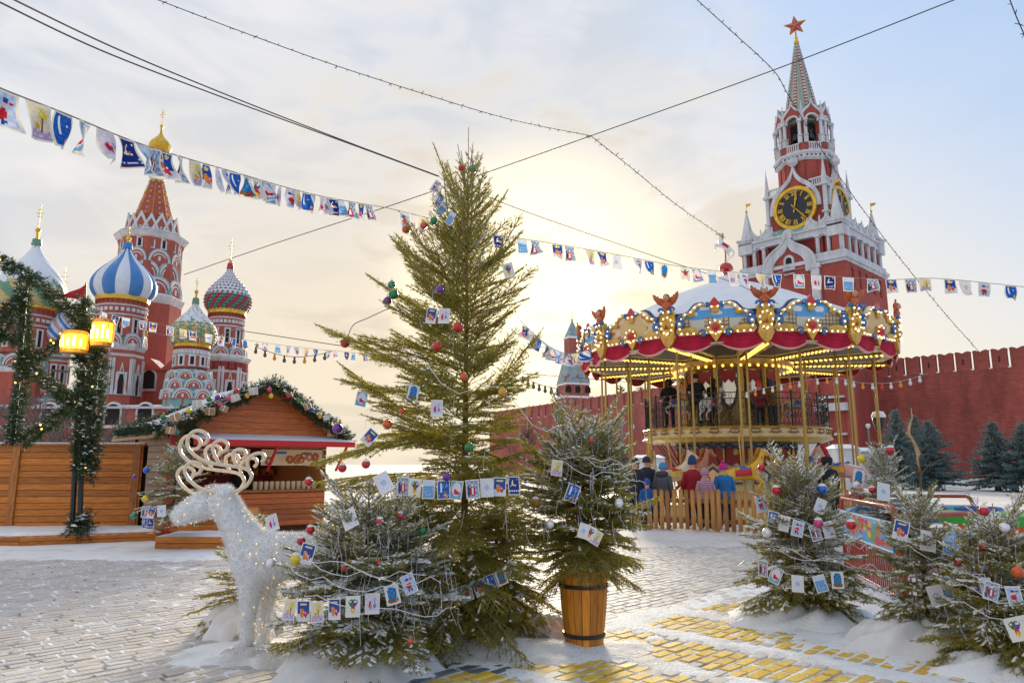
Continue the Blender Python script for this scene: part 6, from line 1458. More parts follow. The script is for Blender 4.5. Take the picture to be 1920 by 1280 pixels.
# ------------------------------------------------------------------ hoarding, arch with lanterns, stall, reindeer
def wood(name, c1, c2, st):
    m, N, L, P = new_mat(name); P.inputs['Roughness'].default_value = .55; P.inputs['Coat Weight'].default_value = .1
    tc = N.new('ShaderNodeTexCoord'); oi = N.new('ShaderNodeObjectInfo')
    mp = N.new('ShaderNodeMapping'); mp.inputs['Scale'].default_value = st; L.new(tc.outputs['Object'], mp.inputs[0])
    ad = N.new('ShaderNodeVectorMath'); ad.operation = 'ADD'; L.new(mp.outputs[0], ad.inputs[0]); cb = N.new('ShaderNodeMath'); cb.operation = 'MULTIPLY'; L.new(oi.outputs['Random'], cb.inputs[0]); cb.inputs[1].default_value = 37; L.new(cb.outputs[0], ad.inputs[1])
    nz = N.new('ShaderNodeTexNoise'); nz.inputs['Scale'].default_value = 3; nz.inputs['Detail'].default_value = 6; nz.inputs['Distortion'].default_value = 1.5; L.new(ad.outputs[0], nz.inputs['Vector'])
    mx = N.new('ShaderNodeMix'); mx.data_type = 'RGBA'; mx.inputs[6].default_value = c1; mx.inputs[7].default_value = c2
    mr = N.new('ShaderNodeMapRange'); L.new(nz.outputs[0], mr.inputs[0]); mr.inputs[1].default_value = .32; mr.inputs[2].default_value = .68; L.new(mr.outputs[0], mx.inputs['Factor'])
    tn = N.new('ShaderNodeMapRange'); L.new(oi.outputs['Random'], tn.inputs[0]); tn.inputs[3].default_value = .66; tn.inputs[4].default_value = 1.25
    sc = N.new('ShaderNodeVectorMath'); sc.operation = 'SCALE'; L.new(mx.outputs[2], sc.inputs[0]); L.new(tn.outputs[0], sc.inputs['Scale']); L.new(sc.outputs[0], P.inputs['Base Color'])
    bp = N.new('ShaderNodeBump'); bp.inputs['Strength'].default_value = .15; bp.inputs['Distance'].default_value = .01; L.new(nz.outputs[0], bp.inputs['Height']); L.new(bp.outputs[0], P.inputs['Normal'])
wood('board_honey', S(216, 132, 42), S(172, 94, 24), (.8, 6, 9)); wood('board_red', S(208, 112, 48), S(164, 82, 34), (.8, 6, 9)); wood('board_tan', S(196, 140, 78), S(158, 106, 56), (.8, 6, 9)); wood('board_upright', S(182, 112, 46), S(136, 78, 30), (6, 6, .8))
mat('trim_red', S(196, 24, 34), rough=.45)
def boards(parent, a, b_, z0, z1, n, m, th=.03, name='board', rng_=random.Random(2), gap=.008):
    """horizontal boards from plan point a to b_ (parent's coordinates), one mesh each"""
    a, b_ = Vector((*a[:2], 0)), Vector((*b_[:2], 0)); d = b_ - a; L = d.length; hh = (z1 - z0) / n; rz = math.atan2(d.y, d.x)
    mb = MB(); mb.cbox((0, 0, 0), (L, hh - gap, th), .006, M=Matrix(((1, 0, 0), (0, 0, -1), (0, 1, 0)))); me = mb.mesh(name, m)
    for i in range(n):
        o = link(name, me, parent); o.location = (a + d / 2) + Vector((0, 0, z0 + (i + .5) * hh)) ; o.rotation_euler = (0, 0, rz)
hx0, hx1 = xat(-60, 1000, 17.0), xat(256, 1000, 17.3)
hd = thing('hoarding', 'honey coloured plank hoarding on a snowy plinth at the left edge', 'hoarding', (hx0, 17.0, 0), 0)
W_ = hx1 - hx0
boards(hd, (0, 0), (W_, .3), .18, 2.08, 13, 'board_honey')
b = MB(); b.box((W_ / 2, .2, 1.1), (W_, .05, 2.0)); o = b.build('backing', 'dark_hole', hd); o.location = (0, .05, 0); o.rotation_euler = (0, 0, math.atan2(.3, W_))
for x in (xat(12, 1000, 17) - hx0, W_ - .12):
    b = MB(); b.box((x, -.02 + .3 * x / W_, 1.1), (.17, .06, 1.98)); b.build('post', 'board_upright', hd)
b = MB(); b.box((W_ / 2, .15, 2.10), (W_ + .1, .16, .05), rz=math.atan2(.3, W_)); b.build('coping', 'board_upright', hd)
b = MB(); b.box((W_ / 2, .15, 2.14), (W_ + .1, .14, .035), rz=math.atan2(.3, W_)); b.build('snow_cap', 'snow', hd)
px0 = xat(30, 1030, 15.0) - hx0; pq = xat(286, 1015, 16.0) - hx0
b = MB(); out = [(-1, -1.35), (px0, -1.9), (pq, -.85), (W_ + .3, .3), (-1, .1)]; b.plate(out, (0, 0, 0), (1, 0, 0), (0, 1, 0), (0, 0, .21)); b.build('plinth', 'board_honey', hd)
boards(hd, (px0, -1.93), (pq, -.88), .0, .2, 2, 'board_honey', .04); boards(hd, (-1, -1.4), (px0, -1.93), 0, .2, 2, 'board_honey', .04)
def snow_slab(name, out, z, parent, seed, th=.05, step=.09):
    xs = [p[0] for p in out]; ys = [p[1] for p in out]; nx, ny = max(2, int((max(xs) - min(xs)) / step)), max(2, int((max(ys) - min(ys)) / step))
    X, Yg = np.meshgrid(np.linspace(min(xs), max(xs), nx + 1), np.linspace(min(ys), max(ys), ny + 1))
    ins = np.zeros(X.shape, bool); j = len(out) - 1
    dist = np.full(X.shape, 9.0)
    for i in range(len(out)):
        (xi, yi), (xj, yj) = out[i], out[j]
        cond = ((yi > Yg) != (yj > Yg)) & (X < (xj - xi) * (Yg - yi) / ((yj - yi) if yj != yi else 1e-9) + xi); ins ^= cond
        ex, ey = xj - xi, yj - yi; t = np.clip(((X - xi) * ex + (Yg - yi) * ey) / (ex * ex + ey * ey), 0, 1); dist = np.minimum(dist, np.hypot(X - xi - t * ex, Yg - yi - t * ey)); j = i
    H_ = np.where(ins, th * sstep(0, .12, dist) * (.6 + .9 * fbm(X * 3, Yg * 3, 3, seed)), -.02)
    V = np.stack([X.ravel(), Yg.ravel(), (z + H_).ravel()], 1); ii = np.arange(X.size).reshape(X.shape); F = np.stack([ii[:-1, :-1].ravel(), ii[:-1, 1:].ravel(), ii[1:, 1:].ravel(), ii[1:, :-1].ravel()], 1)
    k = ins.ravel()[F].any(1); me = tri_mesh(name, V, F[k], 'snow'); me.shade_smooth(); return link(name, me, parent)
snow_slab('snow_cap', out, .2, hd, 3, .06)
# garlanded arch
YA = 15.6
arch_t = thing('garland_arch', 'black pole arch wound with snowy fir garland', 'arch', (xat(150, 1000, YA), YA, .2), 0); AO = Vector(arch_t.location)
def al(u, v, Y=YA): return at(u, v, Y) - AO
poles_ = [[(150, 985), (158, 560)], [(135, 985), (150, 700)], [(22, 835), (48, 540)], [(170, 850), (182, 640)]]
spars = [[(-10, 485), (60, 520), (150, 600)], [(30, 690), (110, 650), (165, 600)], [(52, 690), (145, 760)], [(40, 830), (100, 790), (150, 745)], [(-10, 600), (40, 560)], [(-10, 625), (50, 640)], [(45, 540), (48, 690), (22, 830)], [(158, 560), (156, 700), (154, 830), (152, 880)], [(172, 600), (186, 690), (172, 850), (158, 900)], [(50, 520), (30, 580), (-10, 640)]]
for q in poles_: m = MB(); m.tube([al(*p) for p in q], .055, 8); m.build('pole', 'black_iron', arch_t)
for q in ((90, 671, 185, 672), (96, 694, 130, 697), (150, 658, 205, 657), (160, 686, 202, 687)): m = MB(); m.bar(al(q[0], q[1], YA - .1), al(q[2], q[3], YA - .1), .05); m.build('bracket', 'dark_metal', arch_t)
for i, q in enumerate(spars): garland_part([[al(u, v, YA + (-.14 if i in (7, 8) else .25 if i % 2 else -.1)) for u, v in q]], arch_t, 300 + i, .18 if i not in (7, 8) else .22, dens=75, nl=.075, nw=.017, snow=.34)
garland_part([[al(150, 992), al(150, 965)], [al(135, 990), al(165, 990)]], arch_t, 320, .30, dens=75, nl=.075, nw=.017, snow=.3)
fm = MB(); rr_ = random.Random(8)
for i in range(14):
    q = spars[rr_.randrange(len(spars))]; a, b_ = q[0], q[-1]; t = rr_.random(); p = al(a[0] + (b_[0] - a[0]) * t, a[1] + (b_[1] - a[1]) * t, YA - .22); fm.sphere(p + Vector((rr_.uniform(-.1, .1), 0, rr_.uniform(-.1, .1))), .024, 6, 4)
fm.build('fairy_bulbs', 'led_warm', arch_t)
# lanterns
m, N, L_, P = new_mat('lantern_glow'); P.inputs['Base Color'].default_value = (1, .5, .05, 1); P.inputs['Emission Color'].default_value = (1, .42, .02, 1); P.inputs['Emission Strength'].default_value = 1.4; P.inputs['Roughness'].default_value = .3
mat('lantern_streak', (1, .75, .25, 1), emit=4); mat('lantern_cap', (.45, .22, .03, 1), rough=.5)
for k, (u0, u1, v0, v1, lb) in enumerate(((118, 163, 626, 658, 'glowing amber lantern tilted against the arch, the one lower left'), (174, 212, 604, 645, 'glowing amber lantern standing on the arch bracket'))):
    p0, p1 = at(u0, v1, YA - .45), at(u1, v0, YA - .45); w, h = p1.x - p0.x, p1.z - p0.z
    t = thing('lantern', lb, 'lantern', ((p0.x + p1.x) / 2, YA - .45, p0.z), 0, 'lit lanterns on the arch')
    m = MB(); m.lathe([(w * .5, .03), (w * .52, h - .03)], 10, ph=.3); m.build('glass', 'lantern_glow', t)
    for q in range(10): m = MB(); m.tube([(w * .53 * math.cos(q * .628), w * .53 * math.sin(q * .628), .0), (w * .55 * math.cos(q * .628), w * .55 * math.sin(q * .628), h)], .012, 4); m.build('slat', 'gold_paint', t)
    m = MB(); m.lathe([(w * .55, -.05), (w * .55, .03), (w * .4, .04)], 12); m.build('base', 'lantern_cap', t); m = MB(); m.lathe([(w * .56, h - .02), (w * .5, h + .05), (.05, h + .09)], 12); m.build('cap', 'lantern_cap', t)
    for q in range(5): m = MB(); a_ = -2.6 + q * .5; m.tube([(w * .53 * math.cos(a_), w * .53 * math.sin(a_), h * .22), (w * .53 * math.cos(a_), w * .53 * math.sin(a_), h * (.62 + .2 * (q % 2)))], .022, 6); m.build('streak_rod', 'lantern_streak', t)  # bright streaks of the lit lantern, drawn as glowing rods outside the glass
    ld = bpy.data.lights.new('lantern_light', 'POINT'); ld.energy = 10; ld.color = (1, .55, .15); ld.shadow_soft_size = .15; lo = bpy.data.objects.new('lantern_light', ld); COL.objects.link(lo); lo.parent = t; lo.location = (0, -.6, h / 2)
pf = thing('pennant', 'red triangular pennant flying over the lanterns', 'flag', at(161, 572, YA), 0)
m = MB(); a, b_, c = at(161, 532, YA) - Vector(pf.location), at(160, 562, YA) - Vector(pf.location), at(114, 557, YA) - Vector(pf.location)
nn = 8; vs = []
for i in range(nn + 1):
    t = i / nn
    for q, e in ((a, 0), (b_, 1)): p = q.lerp(c, t); vs.append((p.x, p.y + .05 * math.sin(t * 6), p.z))
m.add(vs, [(2 * i, 2 * i + 1, 2 * i + 3, 2 * i + 2) for i in range(nn)]); m.build('cloth', colmat((196, 12, 40), .7), pf)
m = MB(); m.tube([(0, 0, -.15), a + Vector((0, 0, .03))], .015, 6); m.build('staff', 'dark_metal', pf)

# ---- market stall
YSt = 16.6; SYAW = math.radians(40)
st_ = thing('market_stall', 'wooden gabled market stall with red and white awning and fir garland on the roof edge', 'stall', (xat(300, 1000, YSt), YSt, 0), SYAW); SO = Vector(st_.location)
Ri = Matrix.Rotation(-SYAW, 3, 'Z')
def sl(u, v, y=0.0):
    """photo point on the stall's front plane (local y)"""
    x_, y_, w_ = ray(u, v); n = Matrix.Rotation(SYAW, 3, 'Z') @ Vector((0, 1, 0)); d = Vector((x_, y_, w_)); o = Vector((0, 0, CAMH))
    t = ((SO - o).dot(n) + y) / d.dot(n); return Ri @ (o + d * t - SO)
apx, le, re = sl(500, 727), sl(300, 790), sl(640, 806)
FW = sl(612, 830).x; X0 = 0.15
zE = sl(310, 800).z
# gable boards cut to the slope
ng = 9; zb = sl(450, 838).z; zt = apx.z - .12
for i in range(ng):
    a0, a1 = zb + (zt - zb) * i / ng, zb + (zt - zb) * (i + 1) / ng - .008
    def lim(z_):
        l = X0 if z_ < zE else X0 + (apx.x - X0) * (z_ - zE) / (apx.z - zE); r = FW if z_ < zE else FW + (apx.x - FW) * (z_ - zE) / (apx.z - zE); return l, r
    l0, r0 = lim(a0); l1, r1 = lim(a1); m = MB(); m.plate([(l0, a0), (r0, a0), (r1, a1), (l1, a1)], (0, 0, 0), (1, 0, 0), (0, 0, 1), (0, .03, 0)); m.build('board', 'board_red', st_)
m = MB(); m.plate([(X0, zb), (FW, zb), (FW, zE), (apx.x, apx.z - .06), (X0, zE)], (0, .035, 0), (1, 0, 0), (0, 0, 1), (0, .03, 0)); m.build('gable_light_stop', 'board_tan', st_)  # plate added behind the gable boards to keep sky light out of their gaps
DP = 3.4                                                         # depth of the hut
boards(st_, (X0, DP), (X0, 0), 0.0, zE + .1, 16, 'board_tan'); boards(st_, (FW, 0), (FW, DP), 0, zE, 16, 'board_tan')
m = MB(); m.box((X0 - .03, .02, zE / 2), (.1, .1, zE)); m.build('corner_trim', 'trim_red', st_)
m = MB(); m.box((X0 - .03, DP, zE / 2), (.1, .1, zE)); m.build('corner_trim', 'trim_red', st_)
for x_ in (X0 + .05, FW - .05): m = MB(); m.box((x_, DP / 2, zE / 2), (.03, DP - .1, zE - .02)); m.build('side_light_stop', 'board_tan', st_)  # panels added inside to stop sunlight showing between the side boards
boards(st_, (X0, 0), (FW, 0), 0.15, .95, 6, 'board_red')
m = MB(); m.box(((X0 + FW) / 2, DP - .1, zb / 2 + .2), (FW - X0, .05, zb)); m.build('back_wall', 'dark_red_paint', st_)
m = MB(); m.box(((X0 + FW) / 2, .25, 1.0), (FW - X0, .7, .06)); m.build('counter', 'board_upright', st_)
ov = .35
for s, (ex, nm) in enumerate(((X0 - .55, 'roof'), (FW + .55, 'roof'))):
    ez = zE - .55 * (apx.z - zE) / (apx.x - X0); m = MB(); mi_ = 0
    A_, B_ = Vector((apx.x, -ov, apx.z + .02)), Vector((ex, -ov, ez + .02)); C_, D__ = B_ + Vector((0, DP + 2 * ov, 0)), A_ + Vector((0, DP + 2 * ov, 0)); up = Vector((0, 0, .07))
    m.add([A_, B_, C_, D__, A_ + up, B_ + up, C_ + up, D__ + up], [(0, 3, 2, 1), (4, 5, 6, 7), (0, 1, 5, 4), (1, 2, 6, 5), (2, 3, 7, 6)]); r_ = m.build('roof', 'board_tan', st_)
    m = MB(); up2 = Vector((0, 0, .075)); k = 18
    for i in range(k):                                           # corrugated sheet under snow
        p, q = C_.lerp(B_, i / k), C_.lerp(B_, (i + 1) / k); pa, qa = D__.lerp(A_, i / k), D__.lerp(A_, (i + 1) / k); mid, ma_ = (p + q) / 2 + Vector((0, 0, .05)), (pa + qa) / 2 + Vector((0, 0, .05))
        m.add([p + up2, mid + up2, q + up2, pa + up2, ma_ + up2, qa + up2], [(0, 1, 4, 3), (1, 2, 5, 4)])
    m.build('snow_cover', 'snow', r_)
gpts = [Vector((X0 - .5, -ov - .05, zE - .12)), Vector((X0 + .3, -ov - .08, zE + .22)), Vector((apx.x, -ov - .05, apx.z + .1)), Vector((FW, -ov - .05, zE + .12)), Vector((FW + .5, -ov, zE - .22))]
garland_part([gpts], st_, 340, .21, dens=75, nl=.075, nw=.017, snow=.9); garland_part([[Vector((X0 - .55, -ov, zE - .05)), Vector((X0 - .5, DP, zE - .0)), Vector((apx.x - .2, DP, apx.z - .1))]], st_, 341, .13, dens=75, nl=.075, nw=.017, snow=.5)
garland_part([[Vector((X0 + .28, -.25, zE + .1)), Vector((X0 + .25, -.2, 1.5))]], st_, 342, .15, dens=75, nl=.075, nw=.017, snow=.15)
# awning
aw0, aw1 = sl(345, 822), sl(640, 836); m = MB(); m.add([(aw0.x, -.02, aw0.z + .14), (aw1.x, -.02, aw0.z + .14), (aw1.x, -.75, aw0.z - .02), (aw0.x, -.75, aw0.z - .02)], [(3, 2, 1, 0)]); m.add([(aw0.x, -.02, aw0.z + .12), (aw1.x, -.02, aw0.z + .12), (aw1.x, -.75, aw0.z - .04), (aw0.x, -.75, aw0.z - .04)], [(0, 1, 2, 3)], 1); m.build('awning', ['snow', 'trim_red'], st_)
m = MB(); m.box(((aw0.x + aw1.x) / 2, -.76, aw0.z - .09), (aw1.x - aw0.x, .03, .13)); m.build('awning_edge', 'trim_red', st_)
for x in (aw0.x + .15, (aw0.x + aw1.x) / 2, aw1.x - .15): m = MB(); m.bar((x, -.7, aw0.z - .05), (x, -.03, aw0.z - .75), .05); m.build('awning_strut', 'trim_red', st_)
mat('kraft', S(176, 142, 104), S(150, 116, 82), rough=.7, scale=6); mat('parcel_white', S(214, 208, 204), S(190, 180, 172), rough=.7, scale=4); mat('poster_cream', S(226, 206, 170), S(214, 190, 150), rough=.6, scale=3); mat('bagel', S(196, 120, 52), S(160, 84, 30), rough=.6, scale=8)
def poster(x0, x1, z0, z1, seed):
    m = MB(); m.box(((x0 + x1) / 2, .06, (z0 + z1) / 2), (x1 - x0, .03, z1 - z0)); po = m.build('poster', 'poster_cream', st_); r = random.Random(seed)
    m = MB()
    for i in range(12):
        cx_, cz_ = x0 + (x1 - x0) * r.uniform(.08, .92), z0 + (z1 - z0) * r.uniform(.25, .6); m.tube([(cx_ + .075 * math.cos(t), .035, cz_ + .075 * math.sin(t)) for t in (j * .7 for j in range(10))], .022, 5)
    m.build('ring_biscuits', 'bagel', po)
    m = MB(); m.box((x0 + (x1 - x0) * .3, .04, z1 - .08), (.3, .02, .06)); m.box((x0 + (x1 - x0) * .75, .04, z1 - .1), (.2, .02, .06)); m.build('print_bar', 'paint_blue', po)
pz0, pz1 = sl(500, 872).z, sl(500, 842).z
poster(sl(345, 850).x, sl(470, 850).x, pz0, pz1, 1); poster(sl(492, 850).x, FW - .08, pz0, pz1, 2)
m = MB()
for i in range(12): m.lathe([(.05, 0), (.06, .16), (.05, .2)], 8, (FW - 1.75 + i * .14, .2, 1.03))
m.build('paper_cups', 'poster_cream', st_)
gd = random.Random(6)
for zz in (1.35, 1.75):
    m = MB(); m.box(((X0 + FW) / 2, DP - .3, zz), (FW - X0 - .2, .3, .03)); m.build('shelf', 'board_tan', st_)
    for i in range(16): m = MB(); m.cbox((X0 + .25 + i * (FW - X0 - .5) / 15, DP - .35, zz + .1), (.13, .1, gd.uniform(.12, .24)), .008); m.build('goods', gd.choice(['kraft', 'poster_cream', 'trim_red', 'gold_paint', 'parcel_white', 'paint_blue']), st_)
vend = person('stall keeper in a dark jacket behind the counter', (SO + Matrix.Rotation(SYAW, 3, 'Z') @ Vector((sl(478, 900).x, .9, 0))), 0, 1.72, (30, 34, 46), hat=(26, 28, 34))
for k, (u0, u1) in enumerate(((292, 420),)):
    p, q = ground_at(290, 1031), ground_at(424, 1031); bx = thing('step_box', 'low wooden step box with snow in front of the stall', 'box', (p.x, p.y, 0), 0); L = q.x - p.x
    boards(bx, (0, 0), (L, 0), 0, .26, 2, 'board_honey', .04); m = MB(); m.box((L / 2, .5, .13), (L - .02, .95, .26)); m.build('core', 'board_honey', bx); snow_slab('snow_cap', [(0, 0), (L, 0), (L, .95), (0, .95)], .255, bx, 5, .04)
    boards(bx, (0, .95), (L, .95), .26, .72, 3, 'board_honey', .05); m = MB(); m.box((L / 2, 1.35, .36), (L - .02, .75, .72)); m.build('upper_core', 'board_honey', bx)
# parcels and baubles along the stall roof
BM = {}
def bauble_mat(c):
    if c not in BM: BM[c] = 'bauble_%d' % len(BM); mat(BM[c], S(*c), rough=.14, metal=.35, coat=.8)
    return BM[c]
BL = {}
def bauble(label, p, r, c, group, frost=False):
    key = (c, frost)
    if key not in BL:
        m = MB(); m.sphere((0, 0, 0), 1.0, 18, 12); body = m.mesh('ball', bauble_mat(c), smooth=True)
        m = MB(); m.lathe([(.28, .93), (.28, 1.16), (.1, 1.2)], 8); m.tube([(.12 * math.cos(t), 0, 1.3 + .12 * math.sin(t)) for t in (i * .8 for i in range(9))], .03, 4); m.tube([(0, 0, 1.15), (0, 0, 2.3)], .02, 3); cap_ = m.mesh('cap', 'gold')
        m = MB(); m.lathe([(.78, .62), (.80, .70), (.62, .96), (.3, 1.12), (0, 1.16)], 14, rfun=lambda i, j, w: 1 + .05 * math.sin(3 * w + i)); sn = m.mesh('snow_cap', 'snow', smooth=True)
        BL[key] = (body, cap_, sn)
    body, cap_, sn = BL[key]
    o = link('bauble', body); tag(o, label, 'bauble', group); o.location = p; o.scale = (r, r, r); link('cap', cap_, o)
    if frost: link('snow_cap', sn, o)
    return o
RED, ORG, GRN, TEAL, PUR, GLD, YEL, BLU, WHT, PNK, SIL = (190, 14, 26), (205, 84, 12), (10, 120, 62), (18, 140, 130), (110, 40, 150), (206, 150, 20), (214, 190, 30), (26, 92, 190), (226, 226, 232), (206, 60, 120), (180, 180, 190)
RZ = Matrix.Rotation(SYAW, 3, 'Z')
def stw(p): return SO + RZ @ Vector(p)
gl = [(306, 782, GRN, 'green'), (353, 770, YEL, 'yellow'), (392, 748, GRN, 'small green'), (408, 745, PUR, 'purple'), (412, 758, PNK, 'magenta'), (443, 733, RED, 'red'), (463, 742, GLD, 'gold'), (428, 747, PNK, 'pink'), (505, 730, PNK, 'rose'), (508, 742, YEL, 'lemon'), (585, 768, BLU, 'blue'), (600, 780, GLD, 'gold'), (332, 810, TEAL, 'teal'), (540, 742, RED, 'dark red'), (560, 752, GRN, 'green')]
for i, (u, v, c, nm) in enumerate(gl): bauble('%s bauble in the stall roof garland %s' % (nm, 'left of its peak' if u < 480 else 'right of its peak'), stw(sl(u, v, -.62)), px(5.2, YSt), c, 'baubles on the stall roof garland')
def parcel(label, p, s, rot, m_):
    t = thing('parcel', label, 'parcel', p, 0, 'parcels on the stall roof garland'); t.rotation_euler = rot
    m = MB(); m.cbox((0, 0, 0), s, .01); m.build('box', m_, t); m = MB(); m.box((0, 0, .003), (s[0] * 1.01, s[1] * .09, s[2] * 1.02)); m.box((0, -.003, 0), (s[0] * .09, s[1] * 1.01, s[2] * 1.01)); m.build('ribbon', 'white_string', t)
for i, (u, v, w, m_, lb) in enumerate(((330, 783, 20, 'kraft', 'brown parcel at the lower left end of the stall garland'), (370, 757, 20, 'parcel_white', 'white parcel tilted in the stall garland left of the peak'), (394, 771, 19, 'kraft', 'pale parcel hanging under the stall garland'), (420, 766, 17, 'kraft', 'tan parcel below the magenta bauble'), (441, 746, 19, 'parcel_white', 'white parcel next to the gold bauble'), (475, 733, 20, 'parcel_white', 'white parcel just left of the stall peak'), (320, 807, 18, 'kraft', 'brown parcel on the hanging end of garland'), (327, 842, 17, 'kraft', 'kraft parcel low on the stall corner'), (577, 762, 17, 'kraft', 'brown parcel on the right slope of the stall roof'), (612, 783, 15, 'parcel_white', 'pale parcel at the right eaves of the stall'))):
    s = px(w * .85, YSt); parcel(lb, stw(sl(u, v, -.68)), (s, s * .5, s * .8), (.25 * (i % 3 - 1), -.4 + .25 * (i % 4), .3 * (i % 2)), m_)
# ---- white reindeer figure
YR = 6.75
mat('frost_fibre', (.93, .93, .94, 1), (.88, .885, .90, 1), rough=.9, scale=14, bump=.4, bscale=90); mat('rope_light', (.80, .68, .52, 1), (.70, .55, .40, 1), rough=.35, scale=60, coat=.4, emit=.0)
rd = thing('reindeer_figure', 'white fibre reindeer figure with curled rope light antlers', 'reindeer figure', (xat(475, 1232, YR), YR, 0), 0); RO_ = Vector(rd.location)
def rl(u, v, dy=0.0): return at(u, v, YR + dy) - RO_
def rj(u, v, r, dy=0.0):
    p = rl(u, v, dy); return (p.x, p.y, p.z, px(r, YR))
J = {'muz': rj(322, 973, 13), 'nose': rj(345, 962, 20), 'brow': rj(385, 944, 27), 'poll': rj(418, 938, 28), 'nk1': rj(440, 972, 26), 'nk2': rj(460, 1020, 33), 'ch': rj(490, 1056, 43), 'wi': rj(530, 1038, 42, .03), 'mid': rj(590, 1040, 42, .08), 'rump': rj(655, 1043, 45, .12), 'tail': rj(700, 1015, 12, .14)}
E_ = [('muz', 'nose'), ('nose', 'brow'), ('brow', 'poll'), ('poll', 'nk1'), ('nk1', 'nk2'), ('nk2', 'ch'), ('ch', 'wi'), ('wi', 'mid'), ('mid', 'rump'), ('rump', 'tail')]
for q, du, dy in (('l', -12, -.10), ('r', 20, .14)):
    J['sf' + q] = rj(482 + du, 1095, 22, dy); J['kf' + q] = rj(477 + du, 1150, 13, dy); J['ff' + q] = rj(475 + du, 1205, 12, dy); J['hf' + q] = rj(468 + du, 1232, 14, dy)
    E_ += [('ch', 'sf' + q), ('sf' + q, 'kf' + q), ('kf' + q, 'ff' + q), ('ff' + q, 'hf' + q)]
    J['sh' + q] = rj(660 + du, 1090, 30, dy + .1); J['kh' + q] = rj(650 + du, 1130, 20, dy + .1); J['ho' + q] = rj(672 + du, 1165, 14, dy + .1); J['fh' + q] = rj(668 + du, 1205, 13, dy + .1); J['hh' + q] = rj(660 + du, 1232, 14, dy + .1)
    E_ += [('rump', 'sh' + q), ('sh' + q, 'kh' + q), ('kh' + q, 'ho' + q), ('ho' + q, 'fh' + q), ('fh' + q, 'hh' + q)]
J['ear'] = rj(428, 912, 9, -.12); E_.append(('poll', 'ear'))
J['ear2'] = rj(405, 912, 9, .12); E_.append(('brow', 'ear2'))
me = skin_body('body', J, E_, 'ch'); me.materials.append(MAT('frost_fibre')); body = link('body', me, rd)
nf = len(me.polygons); ce = np.empty(nf * 3); me.polygons.foreach_get('center', ce); ce = ce.reshape(-1, 3); no = np.empty(nf * 3); me.polygons.foreach_get('normal', no); no = no.reshape(-1, 3); ar = np.empty(nf); me.polygons.foreach_get('area', ar)
rg = np.random.default_rng(3); cnt = rg.poisson(ar / ar.sum() * 42000); ii = np.repeat(np.arange(nf), cnt); k = len(ii)
off = rg.normal(size=(k, 3)); off -= (off * no[ii]).sum(1)[:, None] * no[ii]; o_ = ce[ii] + off * np.sqrt(ar[ii])[:, None] * .45
dn = no[ii] * .6 + rg.normal(size=(k, 3)) * .55 - np.array([0, 0, .25]); dn /= np.linalg.norm(dn, axis=1)[:, None]; wv_ = np.cross(dn, rg.normal(size=(k, 3))); wv_ /= np.linalg.norm(wv_, axis=1)[:, None]; wv_ *= .0022
V = np.empty((k * 3, 3)); V[0::3] = o_ - wv_; V[1::3] = o_ + wv_; V[2::3] = o_ + dn * rg.uniform(.018, .042, (k, 1))
link('fibre_coat', tri_mesh('fibre_coat', V, np.arange(k * 3).reshape(-1, 3), 'frost_fibre'), rd)
lm = MB(); sel = rg.choice(nf, 190, p=ar / ar.sum())
for i in sel: lm.sphere(ce[i] + no[i] * .016, .0042, 6, 4)
lm.build('fairy_lights', 'led_warm', rd)
def spiral(cu, cv, r0, r1, a0, a1, n=22, dy=0.0):
    return [rl(cu + (r0 + (r1 - r0) * i / n) * math.cos(a0 + (a1 - a0) * i / n), cv - (r0 + (r1 - r0) * i / n) * math.sin(a0 + (a1 - a0) * i / n), dy) for i in range(n + 1)]
for sgn, dy, du, dv in ((1, -.10, 0, 0), (-1, .13, -14, 9)):
    an = link('antler', None, rd)
    an2 = []
    for pp_ in ([(431, 924), (448, 918), (462, 910), (472, 892), (462, 879), (440, 874), (416, 871), (390, 866), (370, 857), (354, 842), (351, 826), (358, 812), (370, 807), (384, 811), (390, 821), (384, 831), (373, 833)],
                [(412, 870), (402, 852), (399, 838), (405, 828), (417, 825), (427, 833), (423, 844), (414, 847)], [(446, 875), (438, 860), (438, 848), (447, 842), (458, 844), (461, 854), (454, 860)],
                [(471, 890), (464, 870), (468, 857), (480, 850), (492, 850), (496, 859), (490, 866)], [(414, 924), (390, 920), (368, 911), (352, 896), (346, 880), (354, 868), (368, 866), (377, 874), (374, 886), (364, 889)]):
        an2.append([rl(u_ + du, v_ + dv, dy) for u_, v_ in pp_])
    for path in an2:
        # round the path off
        pp = []
        for i in range(len(path) - 1):
            a, b_, c, d = path[max(i - 1, 0)], path[i], path[i + 1], path[min(i + 2, len(path) - 1)]
            for j in range(3):
                t = j / 3; pp.append(.5 * (2 * b_ + (c - a) * t + (2 * a - 5 * b_ + 4 * c - d) * t * t + (3 * b_ - a - 3 * c + d) * t ** 3))
        pp.append(path[-1]); m = MB(); m.tube(pp, .0165, 7); m.build('rope_light', 'rope_light', an, smooth=True)
